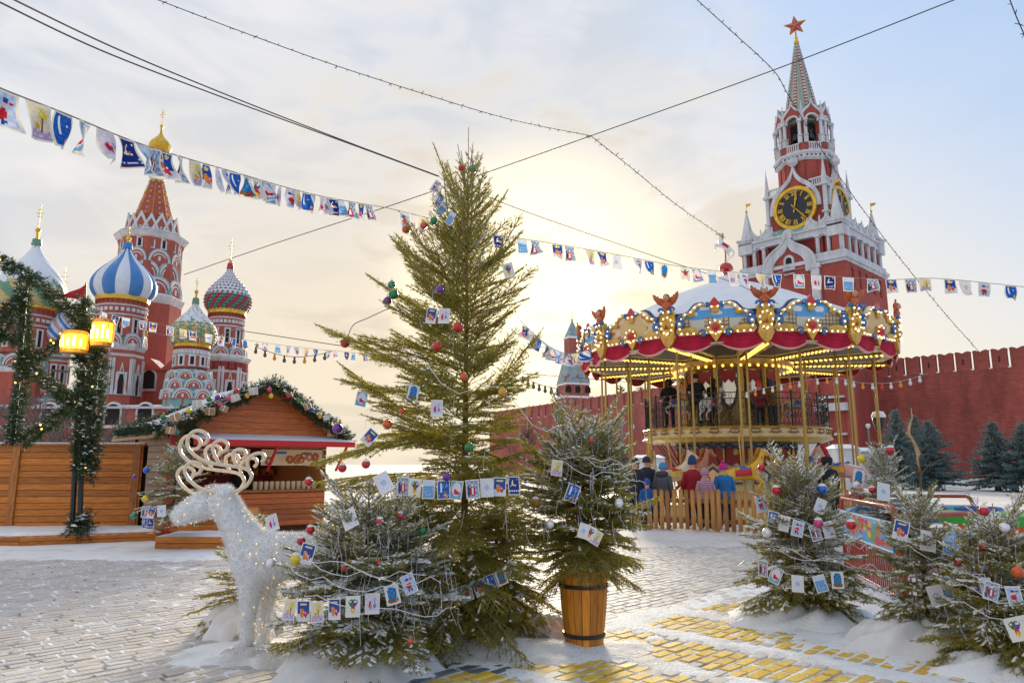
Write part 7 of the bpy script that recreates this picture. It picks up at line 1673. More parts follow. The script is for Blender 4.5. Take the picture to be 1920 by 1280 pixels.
# ------------------------------------------------------------------ picture cards, buntings, cables, baubles
def blob(x, y, cx, cy, rx, ry): return ((x - cx) / rx) ** 2 + ((y - cy) / ry) ** 2 < 1
def card_fn(k, border=.07, asp=1.4):
    r = random.Random(k * 31 + 7)
    dots = [(r.uniform(.12, .88), r.uniform(.12, .92), r.uniform(.015, .035)) for _ in range(14)]
    paper = S(232, 226, 214)
    def fn(x, y):
        if x < border or x > 1 - border or y < border / asp or y > 1 - border / asp: return paper
        n = .5 + .5 * math.sin(x * 19 + k * 3) * math.sin(y * 23 + k)
        if k == 0:
            c = S(168, 190, 224) if n > .4 else S(196, 206, 232)
            if blob(x, y, .45, .42, .2, .17): c = S(196, 30, 40)
            if blob(x, y, .45, .66, .12, .1): c = S(236, 196, 170)
            if blob(x, y, .45, .74, .14, .06): c = S(40, 70, 150)
            if blob(x, y, .36, .22, .08, .07) or blob(x, y, .56, .22, .08, .07): c = S(40, 60, 120)
            if blob(x, y, .72, .72, .08, .06): c = S(200, 40, 50)
        elif k == 1:
            c = S(226, 214, 186) if n > .3 else S(212, 200, 180)
            if y < .3: c = S(176, 150, 196) if n > .4 else S(206, 190, 214)
            if blob(x, y, .62, .66, .2, .2) and n > .3: c = S(214, 196, 60)
            if abs(x - .62) < .03 and .25 < y < .6: c = S(120, 90, 40)
            if blob(x, y, .4, .38, .12, .1): c = S(216, 160, 60)
        elif k == 2:
            c = S(22, 84, 176) if n > .3 else S(34, 104, 196)
            if abs(x - .3) < .05 and .35 < y < .88: c = S(226, 232, 240)
            if blob(x, y, .66, .2, .2, .1): c = S(214, 90, 60) if n > .5 else S(226, 200, 90)
        elif k == 3:
            c = S(110, 166, 206)
            if blob(x, y, .5, .55, .38, .36): c = S(224, 214, 222)
            if blob(x, y, .55, .36, .26, .08): c = S(200, 34, 50)
            if blob(x, y, .42, .48, .12, .06): c = S(190, 40, 60)
        elif k == 4:
            c = S(204, 198, 218) if n > .4 else S(216, 210, 222)
            if blob(x, y, .36, .44, .1, .2): c = S(190, 30, 60)
            if abs(x - .66) < .2 * max(0, .8 - y) + .0 and y > .3: c = S(120, 130, 170)
            if y < .2: c = S(226, 226, 236)
        elif k == 5:
            c = S(16, 40, 124)
            if blob(x, y, .5, .64, .2, .15) and not blob(x, y, .6, .68, .17, .13): c = S(236, 226, 190)
            if blob(x, y, .64, .56, .07, .05): c = S(220, 120, 90)
            if .18 < y < .26 and int(x * 16) % 3: c = S(206, 214, 236)
            if y < .12: c = S(90, 40, 90)
        elif k == 6:
            c = S(196, 212, 232)
            if y < .7: c = S(96, 150, 208) if int(y * 22) % 2 else S(120, 170, 218)
        elif k == 7:
            c = S(170, 190, 212) if n > .5 else S(120, 140, 180)
            if blob(x, y, .5, .42, .2, .28): c = S(186, 32, 36)
            if blob(x, y, .5, .7, .1, .08): c = S(234, 214, 200)
            if blob(x, y, .5, .4, .05, .24): c = S(232, 228, 226)
            if blob(x, y, .2, .4, .1, .3): c = S(40, 60, 110)
        elif k == 8:
            c = S(224, 222, 226)
            if blob(x, y, .5, .62, .34, .3) or (abs(x - .5) < .34 and .28 < y < .62): c = S(30, 110, 176) if n > .35 else S(70, 150, 200)
            if y < .3 and blob(x, y, .5, .2, .4, .12): c = S(30, 120, 80) if n > .45 else S(196, 40, 40)
        elif k == 9:
            c = S(24, 70, 160) if y > .35 else S(210, 216, 230)
            if blob(x, y, .4, .4, .16, .22): c = S(220, 130, 50)
            if blob(x, y, .66, .36, .13, .18): c = S(200, 50, 60)
            if blob(x, y, .5, .82, .3, .05): c = S(230, 210, 110)
        elif k == 10:
            c = S(228, 222, 210)
            if blob(x, y, .5, .42, .14, .2): c = S(200, 40, 40)
            if blob(x, y, .5, .28, .1, .12): c = S(226, 190, 60)
            if blob(x, y, .5, .68, .34, .18) and n > .45: c = S(40, 110, 70) if x < .5 else S(50, 80, 160)
        else:
            c = S(222, 222, 230) if n > .25 else S(206, 210, 226)
            if blob(x, y, .5, .5, .18, .14): c = S(176, 190, 216)
        for dx, dy, dr in dots:
            if k in (2, 5, 6, 9) and blob(x, y, dx, dy, dr, dr / asp): c = S(226, 232, 240)
        return c
    return fn
NC = 12
CARD = [print_mesh('postcard', 1.0, 1.4, 16, 22, card_fn(k), z0=-1.4) for k in range(NC)]
# a card back and edge so that it is a sheet with thickness
for me in CARD:
    bm = bmesh.new(); bm.from_mesh(me)
    g_ = bmesh.ops.duplicate(bm, geom=bm.faces[:]); fs = [f for f in g_['geom'] if isinstance(f, bmesh.types.BMFace)]
    for v in {v for f in fs for v in f.verts}: v.co.y += .012
    bmesh.ops.reverse_faces(bm, faces=fs)
    cl = bm.loops.layers.float_color.get('Col')
    for f in fs:
        for l in f.loops: l[cl] = (.72, .71, .70, 1)
    bm.to_mesh(me); bm.free()
def on_tree(key, u, v, k=1.0):
    base, h, prof, el = TREES[key]
    Y = base.y
    for _ in range(4):
        p = at(u, v, Y); t = max(0, min(1, (p.z - base.z) / h)); R = lerp_prof(prof, max(0, t - .08)) * k; dx = p.x - base.x
        Y = base.y - math.sqrt(max(R * R - dx * dx, .0)) * .96
    return at(u, v, Y)
def card_garland(label, tree, px_pts, cards, w=.075, sag=.0, tilt=None, group=None, k=1.0, Y=None, string='white_string'):
    P = [on_tree(tree, u, v, k) if Y is None else at(u, v, Y) for u, v in px_pts]
    t = thing('postcard_garland', label, 'garland', P[0], 0, group); o = P[0]
    pts = []
    for a, b_ in zip(P, P[1:]): pts += catenary(a - o, b_ - o, sag, 6)[:-1]
    pts.append(P[-1] - o)
    m = MB(); m.tube(pts, .0022, 4, cap=False); m.build('string', string, t)
    n = len(cards); L = [0]
    for a, b_ in zip(pts, pts[1:]): L.append(L[-1] + (b_ - a).length)
    r = random.Random(label)
    for i, c in enumerate(cards):
        d = L[-1] * (i + .5) / n; j = max(q for q in range(len(L) - 1) if L[q] <= d + 1e-9); f = (d - L[j]) / max(L[j + 1] - L[j], 1e-6); p = pts[j].lerp(pts[j + 1], f); tg = (pts[j + 1] - pts[j])
        e = link('postcard', CARD[c], t); e.location = p + Vector((0, -.012, .004)); sl_ = math.atan2(tg.z, math.hypot(tg.x, tg.y)) * (1 if tg.x >= 0 else -1)
        e.rotation_euler = (r.uniform(-.18, .05), -sl_ * .8 + r.uniform(-.10, .10), math.atan2(tg.y, tg.x) * .6 + r.uniform(-.3, .3)); e.scale = (w, w, w)
    return t
card_garland('string of eight postcards strung low across the broad snowy spruce', 'squat', [(536, 1122), (590, 1128), (640, 1120), (700, 1112), (735, 1095), (775, 1068)], [1, 9, 1, 9, 10, 4, 8, 0], .105)
card_garland('row of postcards across the middle of the tall spruce', 'tall', [(745, 893), (800, 900), (860, 902), (915, 897), (975, 893)], [7, 10, 6, 2, 3, 7, 11, 9, 5], .108)
card_garland('five blue postcards in a row on the drooping green boughs', 'back', [(842, 1107), (890, 1090), (945, 1064)], [7, 0, 9, 2, 8], .098, k=1.25)
card_garland('two postcards on a string above the drooping boughs', 'back', [(823, 968), (865, 975)], [9, 1], .10, k=1.3)
card_garland('pair of postcards high on the tall spruce left of the red bauble', 'tall', [(800, 578), (845, 580)], [9, 4], .10)
card_garland('postcards hanging down the narrow top of the tall spruce', 'tall', [(822, 335), (826, 360), (840, 388), (858, 408)], [0, 11, 2, 6, 6], .09)
card_garland('postcards turned edge on hanging in the barrel spruce', 'barrel', [(1090, 980), (1108, 985), (1130, 1000)], [11, 10, 1], .09)
card_garland('lower string of postcards on the snowy spruce by the stripes', 'right_a', [(1418, 1046), (1445, 1056), (1475, 1075), (1515, 1082), (1560, 1072), (1585, 1070)], [7, 3, 11, 6, 8], .115)
card_garland('upper string of postcards on the snowy spruce by the stripes', 'right_a', [(1440, 955), (1480, 970), (1520, 985), (1560, 975)], [2, 11, 0, 7, 11], .115)
card_garland('postcards strung across the spruce with the burlap tip', 'right_b', [(1672, 965), (1715, 990), (1760, 1000), (1810, 1010)], [9, 11, 6, 11], .13)
card_garland('two pale postcards low on the spruce with the burlap tip', 'right_b', [(1735, 1100), (1785, 1090)], [11, 6], .125)
card_garland('postcards on the spruce at the right edge', 'right_c', [(1828, 1072), (1850, 1088), (1880, 1098), (1915, 1100)], [2, 11, 7, 0], .10)
card_garland('two large postcards low on the spruce at the right edge', 'right_c', [(1882, 1160), (1930, 1150)], [10, 11], .12)
card_garland('three postcards on the small spruce by the stall', 'stall', [(268, 948), (290, 950), (312, 945)], [7, 9, 11], .15)
card_garland('pair of blue postcards low on the small spruce by the stall', 'stall', [(268, 970), (288, 972)], [2, 5], .14)
def loose_card(label, p, c, w, rot):
    t = tag(link('postcard', CARD[c]), label, 'postcard'); t.location = p; t.rotation_euler = rot; t.scale = (w, w, w); return t
for u, v, tr, c, w, rot, lb in ((704, 808, 'tall', 9, .10, (0, .7, 0), 'tilted blue postcard at the left of the tall spruce'), (682, 735, 'tall', 3, .10, (-.2, .2, .3), 'postcard hanging on the left boughs of the tall spruce'), (950, 495, 'tall', 10, .10, (0, -.25, .1), 'postcard on the highest right bough of the tall spruce'), (779, 722, 'tall', 8, .10, (0, .2, .5), 'postcard with a blue arch left of the tall trunk'), (820, 750, 'tall', 4, .10, (0, 0, 0), 'postcard low beside the tall trunk'), (1078, 908, 'barrel', 2, .11, (0, .35, -.1), 'bright blue postcard in the middle of the barrel spruce'), (1045, 862, 'barrel', 1, .10, (0, .1, 0), 'cream postcard on the upper left of the barrel spruce'), (651, 955, 'squat', 11, .12, (-.5, -.5, 0), 'blank white card on the frosted twigs of the broad spruce'), (583, 1018, 'squat', 9, .11, (0, .25, 0), 'blue postcard beside the yellow bauble'), (509, 965, 'squat', 4, .10, (-.3, -.4, 0), 'postcard with red figure near the reindeer neck'), (712, 888, 'squat', 11, .12, (-.4, -.5, .2), 'white card at the top right of the broad spruce'), (820, 1070, 'back', 11, .10, (0, -.3, .3), 'white card between the broad spruce and the tall one'), (962, 1052, 'back', 11, .085, (0, .6, 0), 'pale card tied near the barrel'), (1655, 905, 'right_d', 11, .2, (-.2, .2, 0), 'white card on the frosted spruce behind the barrier'), (1610, 880, 'right_d', 8, .18, (0, .2, 0), 'postcard with blue arch on the frosted spruce behind the barrier'), (1540, 935, 'right_a', 11, .11, (0, .4, 0), 'white card at the upper right of the snowy spruce'), (1422, 930, 'right_a', 0, .12, (0, -.2, 0), 'postcard at the left edge of the snowy spruce')):
    loose_card(lb, on_tree(tr, u, v) + Vector((0, -.03, 0)), c, w, rot)
BB = [('tall', 887, 318, 8.5, TEAL, 'teal bauble at the very top of the tall spruce', 0), ('tall', 866, 316, 7, RED, 'small red striped bauble at the very top of the tall spruce', 0), ('tall', 762, 431, 8.5, ORG, 'orange bauble on the upper left tip of the tall spruce', 0), ('tall', 795, 424, 7.5, ORG, 'second orange bauble further in from the upper left tip', 0), ('tall', 814, 415, 7.5, GRN, 'green bauble beside the two orange ones', 0), ('tall', 735, 535, 8, TEAL, 'teal bauble above the green one on the left of the tall spruce', 0), ('tall', 738, 553, 9.5, GRN, 'bright green bauble hanging under the teal one', 0), ('tall', 727, 565, 8, PUR, 'purple bauble just left of the bright green one', 0), ('tall', 825, 543, 8, PUR, 'dull purple bauble close to the trunk', 0), ('tall', 859, 614, 10, RED, 'large red bauble in the middle of the tall spruce', 0), ('tall', 820, 650, 9, RED, 'red bauble below and left of the large red one', 0), ('tall', 648, 644, 9, RED, 'red bauble on the outermost left tip of the tall spruce', 0), ('tall', 634, 803, 10, PUR, 'purple bauble low on the left tip of the tall spruce', 0), ('tall', 942, 736, 9, GLD, 'golden bauble on the right side of the tall spruce', 0), ('tall', 870, 707, 8, ORG, 'orange bauble right of the trunk', 0), ('tall', 727, 795, 9, ORG, 'orange bauble in the lower left boughs of the tall spruce', 0), ('tall', 755, 770, 6, ORG, 'small orange bauble in the left boughs', 0), ('tall', 880, 838, 9, GRN, 'green bauble in the lower middle of the tall spruce', 0), ('tall', 838, 893, 8, PUR, 'purple bauble above the row of postcards', 0), ('back', 932, 972, 11, ORG, 'shiny orange bauble over the drooping boughs', 0), ('barrel', 1004, 941, 9, ORG, 'orange bauble with snow on the left of the barrel spruce', 1), ('barrel', 1031, 982, 8, WHT, 'white bauble on the barrel spruce above the tub', 0), ('barrel', 1160, 943, 8, WHT, 'white bauble with snow on the right of the barrel spruce', 1), ('barrel', 1108, 827, 5, RED, 'small red bauble on the right twigs of the barrel spruce', 0), ('squat', 643, 877, 8, RED, 'red bauble with a snow cap, left of the pair at the top', 1), ('squat', 687, 870, 8, RED, 'red bauble with a snow cap at the top of the broad spruce', 1), ('squat', 580, 903, 8, RED, 'red bauble in front of the stall counter', 1), ('squat', 713, 977, 8, RED, 'red bauble on the right frosted twigs of the broad spruce', 1), ('squat', 751, 966, 7.5, RED, 'red bauble at the upper right edge of the broad spruce', 1), ('squat', 583, 992, 8, RED, 'red bauble above the reindeer back', 1), ('squat', 566, 1013, 8, RED, 'red bauble resting against the reindeer back', 1), ('squat', 557, 1047, 11, YEL, 'frosted yellow bauble beside the reindeer shoulder', 1), ('squat', 510, 1055, 9.5, WHT, 'round white bauble against the reindeer chest', 0), ('squat', 646, 1064, 5, RED, 'small dark red bauble deep in the broad spruce', 0), ('squat', 711, 1053, 5, RED, 'small red bauble in the right of the broad spruce', 0), ('squat', 792, 993, 7, GRN, 'green bauble wrapped in tinsel between two spruces', 0), ('squat', 770, 1200, 6, ORG, 'small orange ornament low on the broad spruce', 0), ('right_a', 1454, 919, 9, RED, 'red bauble with snow on the left of the striped-side spruce', 1), ('right_a', 1540, 917, 9.5, BLU, 'blue bauble with snow near the black fur coat', 1), ('right_a', 1426, 877, 7, RED, 'red bauble near the yellow horse', 0), ('right_a', 1458, 868, 8, GLD, 'gold bauble near the top of the snowy spruce', 1), ('right_a', 1495, 885, 8, WHT, 'white ornament at the top of the snowy spruce', 1), ('right_a', 1533, 980, 9, PNK, 'pink striped bauble with snow on the snowy spruce', 1), ('right_a', 1437, 998, 9, WHT, 'white egg shaped ornament on the left of the snowy spruce', 0), ('right_b', 1594, 983, 9, RED, 'red bauble hanging in front of the blue banner', 1), ('right_b', 1797, 1055, 9, RED, 'red bauble with snow between the two right spruces', 1), ('right_d', 1615, 860, 8, YEL, 'yellow bauble on the frosted back spruce', 0), ('right_d', 1668, 844, 8, RED, 'red bauble on the frosted back spruce', 1), ('right_d', 1605, 908, 7, WHT, 'white bauble on the frosted back spruce', 0), ('right_d', 1635, 918, 7, RED, 'red bauble low on the frosted back spruce', 1), ('right_c', 1840, 1022, 8.5, RED, 'red bauble with snow on the spruce at the right edge', 1), ('right_c', 1842, 957, 9.5, RED, 'red bauble above the spruce at the right edge', 1), ('right_c', 1905, 1071, 11, ORG, 'large orange bauble on the spruce at the right edge', 0), ('right_c', 1822, 1100, 9, WHT, 'white ornament on the left of the spruce at the right edge', 0), ('right_c', 1880, 988, 9, WHT, 'white ornament near the top of the spruce at the right edge', 0), ('stall', 275, 881, 6, BLU, 'blue bauble on the small spruce by the stall', 0), ('stall', 273, 935, 6, YEL, 'yellow bauble on the small spruce by the stall', 0), ('stall', 252, 966, 6, TEAL, 'teal bauble hanging low left of the small spruce', 0), ('stall', 253, 893, 4, PUR, 'purple bauble on the small spruce by the stall', 0)]
for tr, u, v, r, c, lb, fr in BB:
    p = on_tree(tr, u, v) + Vector((0, -.02, 0)); bauble(lb, p, px(r, p.y), c, 'baubles on the spruces', bool(fr))
# tinsel and white strands
mat('tinsel', (.86, .86, .88, 1), (.62, .62, .66, 1), rough=.4, metal=.15, scale=40)
def tinsel(label, tree, n, seed, tlo=.15, thi=1.0, drape=3):
    base, h, prof, el = TREES[tree]; r = random.Random(seed); m = MB()
    for i in range(n):
        t = r.uniform(tlo, thi); a = r.uniform(-math.pi, 0); R = lerp_prof(prof, t) * r.uniform(.7, 1.05)
        p = Vector((R * math.cos(a), R * math.sin(a), t * h + .06)); L = r.uniform(.06, .26); m.tube([p, p + Vector((r.uniform(-.02, .02), r.uniform(-.02, .02), -L * .5)), p + Vector((r.uniform(-.05, .05), r.uniform(-.03, .03), -L))], .0013, 3, cap=False)
    for i in range(drape):
        t = r.uniform(tlo + .1, thi - .1); a0 = r.uniform(-2.9, -2.0); pts = []
        for j in range(13):
            a = a0 + j * .16; tt = t + .02 * math.sin(j * 1.3) - .012 * j; R = lerp_prof(prof, max(0, tt)) * 1.03; pts.append(Vector((R * math.cos(a), R * math.sin(a), tt * h + .05 + r.uniform(-.02, .02))))
        m.tube(pts, .0035, 4, cap=False)
    o = m.build('tinsel', 'tinsel'); o.location = base; return tag(o, label, 'tinsel')
tinsel('white tinsel strands draped over the broad snowy spruce', 'squat', 170, 1, .3, 1.0, 4); tinsel('white tinsel strands on the barrel spruce', 'barrel', 120, 2, .3, .95, 3); tinsel('white tinsel strands on the snowy spruce by the stripes', 'right_a', 130, 3, .25, 1.0, 4); tinsel('white tinsel strands on the burlap tipped spruce', 'right_b', 60, 4, .3, .8, 2); tinsel('white tinsel strands on the spruce at the right edge', 'right_c', 90, 5, .3, 1.0, 3); tinsel('a few white strands on the tall spruce', 'tall', 45, 6, .2, .8, 1); tinsel('white tinsel on the frosted back spruce', 'right_d', 60, 7, .3, 1.0, 2)
# burlap wound round a leader
bt = TREES['right_b'][0]; m = MB(); r = random.Random(9)
mat('burlap', S(206, 176, 140), S(176, 140, 100), rough=.95, scale=30, bump=.5)
pts = [at(1708 + q[0], q[1], 7.1) - bt for q in ((0, 765), (2, 785), (-3, 800), (-6, 812), (2, 822), (10, 838), (14, 850), (12, 860), (18, 890))]
m.tube(pts, [.006, .010, .012, .022, .010, .018, .020, .010, .006], 8); o = m.build('burlap_wrap', 'burlap', None, smooth=True); o.location = bt; tag(o, 'ragged beige burlap wound round the bare spruce tip', 'cloth')
m = MB(); m.tube([(0, 0, .8), pts[8], pts[6], pts[4], pts[0] + Vector((0, 0, .06))], [.014, .011, .009, .007, .004], 6); [m.tube([pts[q_], pts[q_] + Vector((sx * .10, -.02, .12))], [.006, .002], 4) for q_, sx in ((8, -1), (8, 1), (6, 1.2), (4, -.8), (2, .6))]; m.build('leader', 'bark', [ob for ob in COL.objects if ob.get('label', '').startswith('spruce with a tall burlap')][0])

# ------------------------------------------------------------------ barrel and cloth mounds
wood('stave', S(228, 150, 40), S(190, 112, 24), (6, 6, .6))
bp_ = ground_at(1095, 1212); bp_.y = 7.0; bp_.x = xat(1095, 1150, 7.0)
br_ = thing('barrel_planter', 'honey coloured stave barrel with two dark hoops holding a spruce', 'barrel', (bp_.x, 7.0, .03), 0)
ns = 18; r0, r1, hb = .175, .232, .66
for i in range(ns):
    a0, a1 = 2 * math.pi * i / ns + .012, 2 * math.pi * (i + 1) / ns - .012; m = MB(); vs = []
    for z_, r_ in ((0, r0), (.05, r0 + .006), (hb * .5, (r0 + r1) / 2 + .008), (hb, r1)):
        for a, q in ((a0, r_), (a1, r_), (a1, r_ - .022), (a0, r_ - .022)): vs.append((q * math.cos(a), q * math.sin(a), z_))
    fs = [(4 * k + j, 4 * k + (j + 1) % 4, 4 * k + 4 + (j + 1) % 4, 4 * k + 4 + j) for k in range(3) for j in range(4)] + [(12, 13, 14, 15)]
    m.add(vs, fs); m.build('stave', 'stave', br_)
for z_, w in ((.085, .034), (.52, .034)):
    rr = r0 + (r1 - r0) * z_ / hb + .012; m = MB(); m.lathe([(rr - .003, z_ - w / 2), (rr, z_ - w / 2), (rr + .004, z_ + w / 2), (rr - .003, z_ + w / 2)], 36); m.build('hoop', 'black_iron', br_)
m = MB()
for i in range(26): a, q = random.Random(i).uniform(0, 6.28), random.Random(i + 50).uniform(.02, .2); m.sphere((q * math.cos(a), q * math.sin(a), hb - .01 + random.Random(i + 9).uniform(0, .03)), random.Random(i + 4).uniform(.03, .055), 7, 5, sc=(1, 1, .8))
m.build('snow_lumps', 'snow', br_, smooth=True)
def mound(label, c, rx, ry, h, seed, m_='white_cloth', n=56, k=16, cat='cloth', flat=.55):
    V = []; r = random.Random(seed)
    ang = np.linspace(0, 2 * math.pi, n, endpoint=False)
    for i in range(k + 1):
        s = i / k
        for a in ang:
            f = 1 + .10 * math.sin(a * 5 + seed) + .07 * math.sin(a * 11 + seed * 2 + s * 3) + .05 * math.sin(a * 17 + s * 6)
            rr = (1 - (1 - s) * .9) if False else s
            z_ = h * (1 - s ** 3) * (1 + .10 * math.sin(a * 7 + seed + s * 5)) + .035 * math.sin(a * 9 + s * 14 + seed) * s * (1 - s) * 4
            V.append((c[0] + rx * rr * f * math.cos(a), c[1] + ry * rr * f * math.sin(a), max(-.01, z_ - .02)))
    F = [(i * n + j, (i + 1) * n + j, (i + 1) * n + (j + 1) % n, i * n + (j + 1) % n) for i in range(k) for j in range(n)]
    mb = MB(); mb.add(V, F); o = mb.build('cloth_mound' if cat == 'cloth' else 'snow_heap', m_, smooth=True); return tag(o, label, cat)
mound('white cloth bundled round the foot of the broad spruce', (xat(668, 1262, 6.2), 6.15, 0), .66, .52, .26, 1, 'white_cloth')
mound('white cloth and snow round the foot of the spruce by the stripes', (xat(1500, 1150, 8.1), 8.05, 0), .80, .62, .20, 2, 'snow')
mound('creased white cloth round the foot of the burlap tipped spruce', (xat(1725, 1215, 7.0), 7.0, 0), .72, .55, .24, 3, 'white_cloth')
mound('white cloth at the foot of the spruce on the right edge', (xat(1900, 1260, 6.15), 6.15, 0), .62, .5, .18, 4, 'snow')
mound('beige cloth bundle behind the reindeer hooves', (xat(450, 1180, 7.5), 7.5, 0), .42, .32, .30, 5, 'white_cloth')
mound('grey lump of snow under the tall spruce', (xat(835, 1205, 6.9), 6.95, 0), .30, .26, .18, 6, 'dirty_snow', cat='snow heap')
mound('dirty snow between the tall spruce and the barrel', (xat(1010, 1190, 7.3), 7.4, 0), .45, .3, .18, 7, 'dirty_snow', cat='snow heap')
mound('slush heap under the reindeer', (xat(505, 1245, 6.6), 6.55, 0), .55, .3, .10, 8, 'dirty_snow', cat='snow heap')
m = MB(); p = at(812, 1090, 6.95); m.box((0, 0, 0), (.16, .16, 1.0)); o = m.build('cloth_post', 'white_cloth'); o.location = (p.x + .05, 6.95, .45); o.rotation_euler = (0, .05, .4); tag(o, 'cloth wrapped white post between the two middle spruces', 'post')

# ------------------------------------------------------------------ overhead strings
def flag_mesh(k, w, h, seed, bend):
    r = random.Random(seed); fn = card_fn(k, .05); nx, ny = 12, 16; V = []; F = []; C = []
    ph, am, tw = r.uniform(0, 6), bend * r.uniform(.5, 1.3), r.uniform(-.45, .45) * bend
    sw = r.uniform(.2, .6) * min(bend, .8)
    for j in range(ny + 1):
        for i in range(nx + 1):
            x, y = i / nx, j / ny; q = y * h
            V.append(((x - .5) * w * (1 - .12 * y * bend) + sw * y * h * .5, .10 * am * math.sin(x * 4 + y * 3 + ph) * y + tw * (x - .5) * y * w, -q * (1 - .10 * am * y)))
    for j in range(ny):
        for i in range(nx):
            F.append((j * (nx + 1) + i, (j + 1) * (nx + 1) + i, (j + 1) * (nx + 1) + i + 1, j * (nx + 1) + i + 1)); C.append(fn((i + .5) / nx, 1 - (j + .5) / ny))
    me = bpy.data.meshes.new('flag'); me.from_pydata(V, [], F); me.materials.append(MAT('print_cloth')); ca = me.color_attributes.new('Col', 'FLOAT_COLOR', 'CORNER')
    ca.data.foreach_set('color', np.repeat(np.array([list(c)[:3] + [1] for c in C], dtype=np.float32), 4, axis=0).ravel()); me.shade_smooth(); return me
m_, N, L_, P = new_mat('print_cloth'); P.inputs['Roughness'].default_value = .8; a_ = N.new('ShaderNodeAttribute'); a_.attribute_name = 'Col'; L_.new(a_.outputs['Color'], P.inputs['Base Color'])
tb = N.new('ShaderNodeBsdfTranslucent'); L_.new(a_.outputs['Color'], tb.inputs[0]); ms_ = N.new('ShaderNodeMixShader'); ms_.inputs[0].default_value = .35; out_ = [n for n in N if n.type == 'OUTPUT_MATERIAL'][0]; L_.new(P.outputs[0], ms_.inputs[1]); L_.new(tb.outputs[0], ms_.inputs[2]); L_.new(ms_.outputs[0], out_.inputs[0])
mat('string_grey', S(150, 145, 140), rough=.8)
def resample(pts, step):
    out = [pts[0]]; acc = 0.0
    for a, b_ in zip(pts, pts[1:]):
        L = (b_ - a).length; d = step - acc
        while d <= L: out.append(a.lerp(b_, d / L)); d += step
        acc = L - (d - step)
    return out
def smooth_path(keys, n=8):
    P = [at(*k) for k in keys]; out = []
    for i in range(len(P) - 1):
        a, b_, c, d = P[max(i - 1, 0)], P[i], P[i + 1], P[min(i + 2, len(P) - 1)]
        for j in range(n):
            t = j / n; out.append(.5 * (2 * b_ + (c - a) * t + (2 * a - 5 * b_ + 4 * c - d) * t * t + (3 * b_ - a - 3 * c + d) * t ** 3))
    return out + [P[-1]]
def bunting(label, keys, w, h, gap, seed, bend=1.0, skip=(), start=0):
    P = smooth_path(keys); t = thing('bunting', label, 'bunting', P[0], 0, 'picture flag buntings'); o = P[0]
    m = MB(); m.tube([p - o for p in P], .006 if w > .12 else .005, 5, cap=False); m.build('string', 'string_grey', t)
    pts = resample(P, gap); r = random.Random(seed); pts = pts[:1] + [a.lerp(b_, r.uniform(-.12, .12) % 1 * .3) for a, b_ in zip(pts[1:-1], pts[2:])] + pts[-1:]; order = [0, 1, 2, 3, 4, 5, 6, 7, 9, 7, 1, 9, 11, 0, 2, 8, 10, 3, 6, 4]
    for i, p in enumerate(pts[1:-1]):
        e = link('flag', flag_mesh(order[(i + start) % len(order)], w, h, seed * 100 + i, bend), t); e.location = p - o; tg = pts[i + 2] - pts[i]
        e.rotation_euler = (r.uniform(-.25, .35) * bend, -math.atan2(tg.z, math.hypot(tg.x, tg.y)) * .9, math.atan2(tg.y, tg.x) + r.uniform(-.4, .4) * bend)
    return t
bunting('long bunting of picture flags from the upper left to the tall spruce', [(-120, 110, 4.3), (0, 165, 4.7), (120, 212, 5.2), (270, 272, 6.2), (430, 320, 7.8), (590, 365, 10.0), (722, 389, 11.6)], .19, .28, .235, 5, .7, start=19)
bunting('bunting of picture flags from the knot across to the clock tower', [(722, 389, 11.6), (800, 408, 11.8), (915, 437, 12.0), (1040, 457, 12.3), (1160, 478, 12.8), (1280, 500, 13.2), (1400, 512, 13.5), (1520, 515, 13.5), (1660, 524, 13.2), (1760, 522, 13.0), (1940, 540, 12.6)], .20, .28, .33, 6, .7)
bunting('distant line of small picture flags in front of the cathedral', [(168, 576, 19), (220, 592, 19), (290, 605, 19.5), (370, 622, 20), (480, 640, 21), (600, 655, 22.5), (780, 670, 25)], .20, .28, .34, 7, .7, start=4)
bunting('crumpled picture flags sagging from the tall spruce towards the carousel', [(975, 600, 11), (1000, 625, 11.4), (1035, 652, 12), (1070, 663, 12.5), (1105, 655, 13)], .17, .24, .17, 8, 1.6, start=11)
def cable(label, keys, r, name='cable'):
    P = smooth_path(keys); m = MB(); m.tube([p - P[0] for p in P], r, 5, cap=False); o = m.build(name, 'wire'); o.location = P[0]; return tag(o, label, 'cable')
cable('upper one of the twin black cables from the upper left to the tall spruce', [(10, -8, 6.0), (210, 88, 7.5), (420, 176, 9.0), (640, 262, 10.5), (822, 330, 11.6)], .009)
cable('lower one of the twin black cables at the upper left', [(-10, 0, 6.0), (190, 95, 7.4), (410, 180, 8.9), (640, 264, 10.4), (822, 331, 11.6)], .009)
cable('long thin cable rising to the upper right corner', [(345, 515, 15), (520, 455, 13.5), (722, 389, 12), (900, 328, 11.2), (1108, 255, 10.8), (1450, 132, 9.5), (1800, -4, 8.2)], .008)
cable('thin cable running down from the tall spruce behind the carousel roof', [(890, 358, 11.6), (1000, 402, 12.5), (1240, 485, 15), (1380, 532, 18), (1460, 570, 20)], .008)
cable('hair thin wire left of the tall spruce', [(440, 618, 22), (560, 636, 21), (640, 648, 20), (700, 655, 19)], .012)
cable('hair thin wire low beside the distant tower', [(980, 700, 20), (1060, 706, 22), (1180, 716, 26)], .012)
cable('dark twisted lead from the red bauble down to the left boughs', [(735, 575, 6.9), (690, 596, 6.8), (662, 610, 6.7), (650, 640, 6.7)], .004)
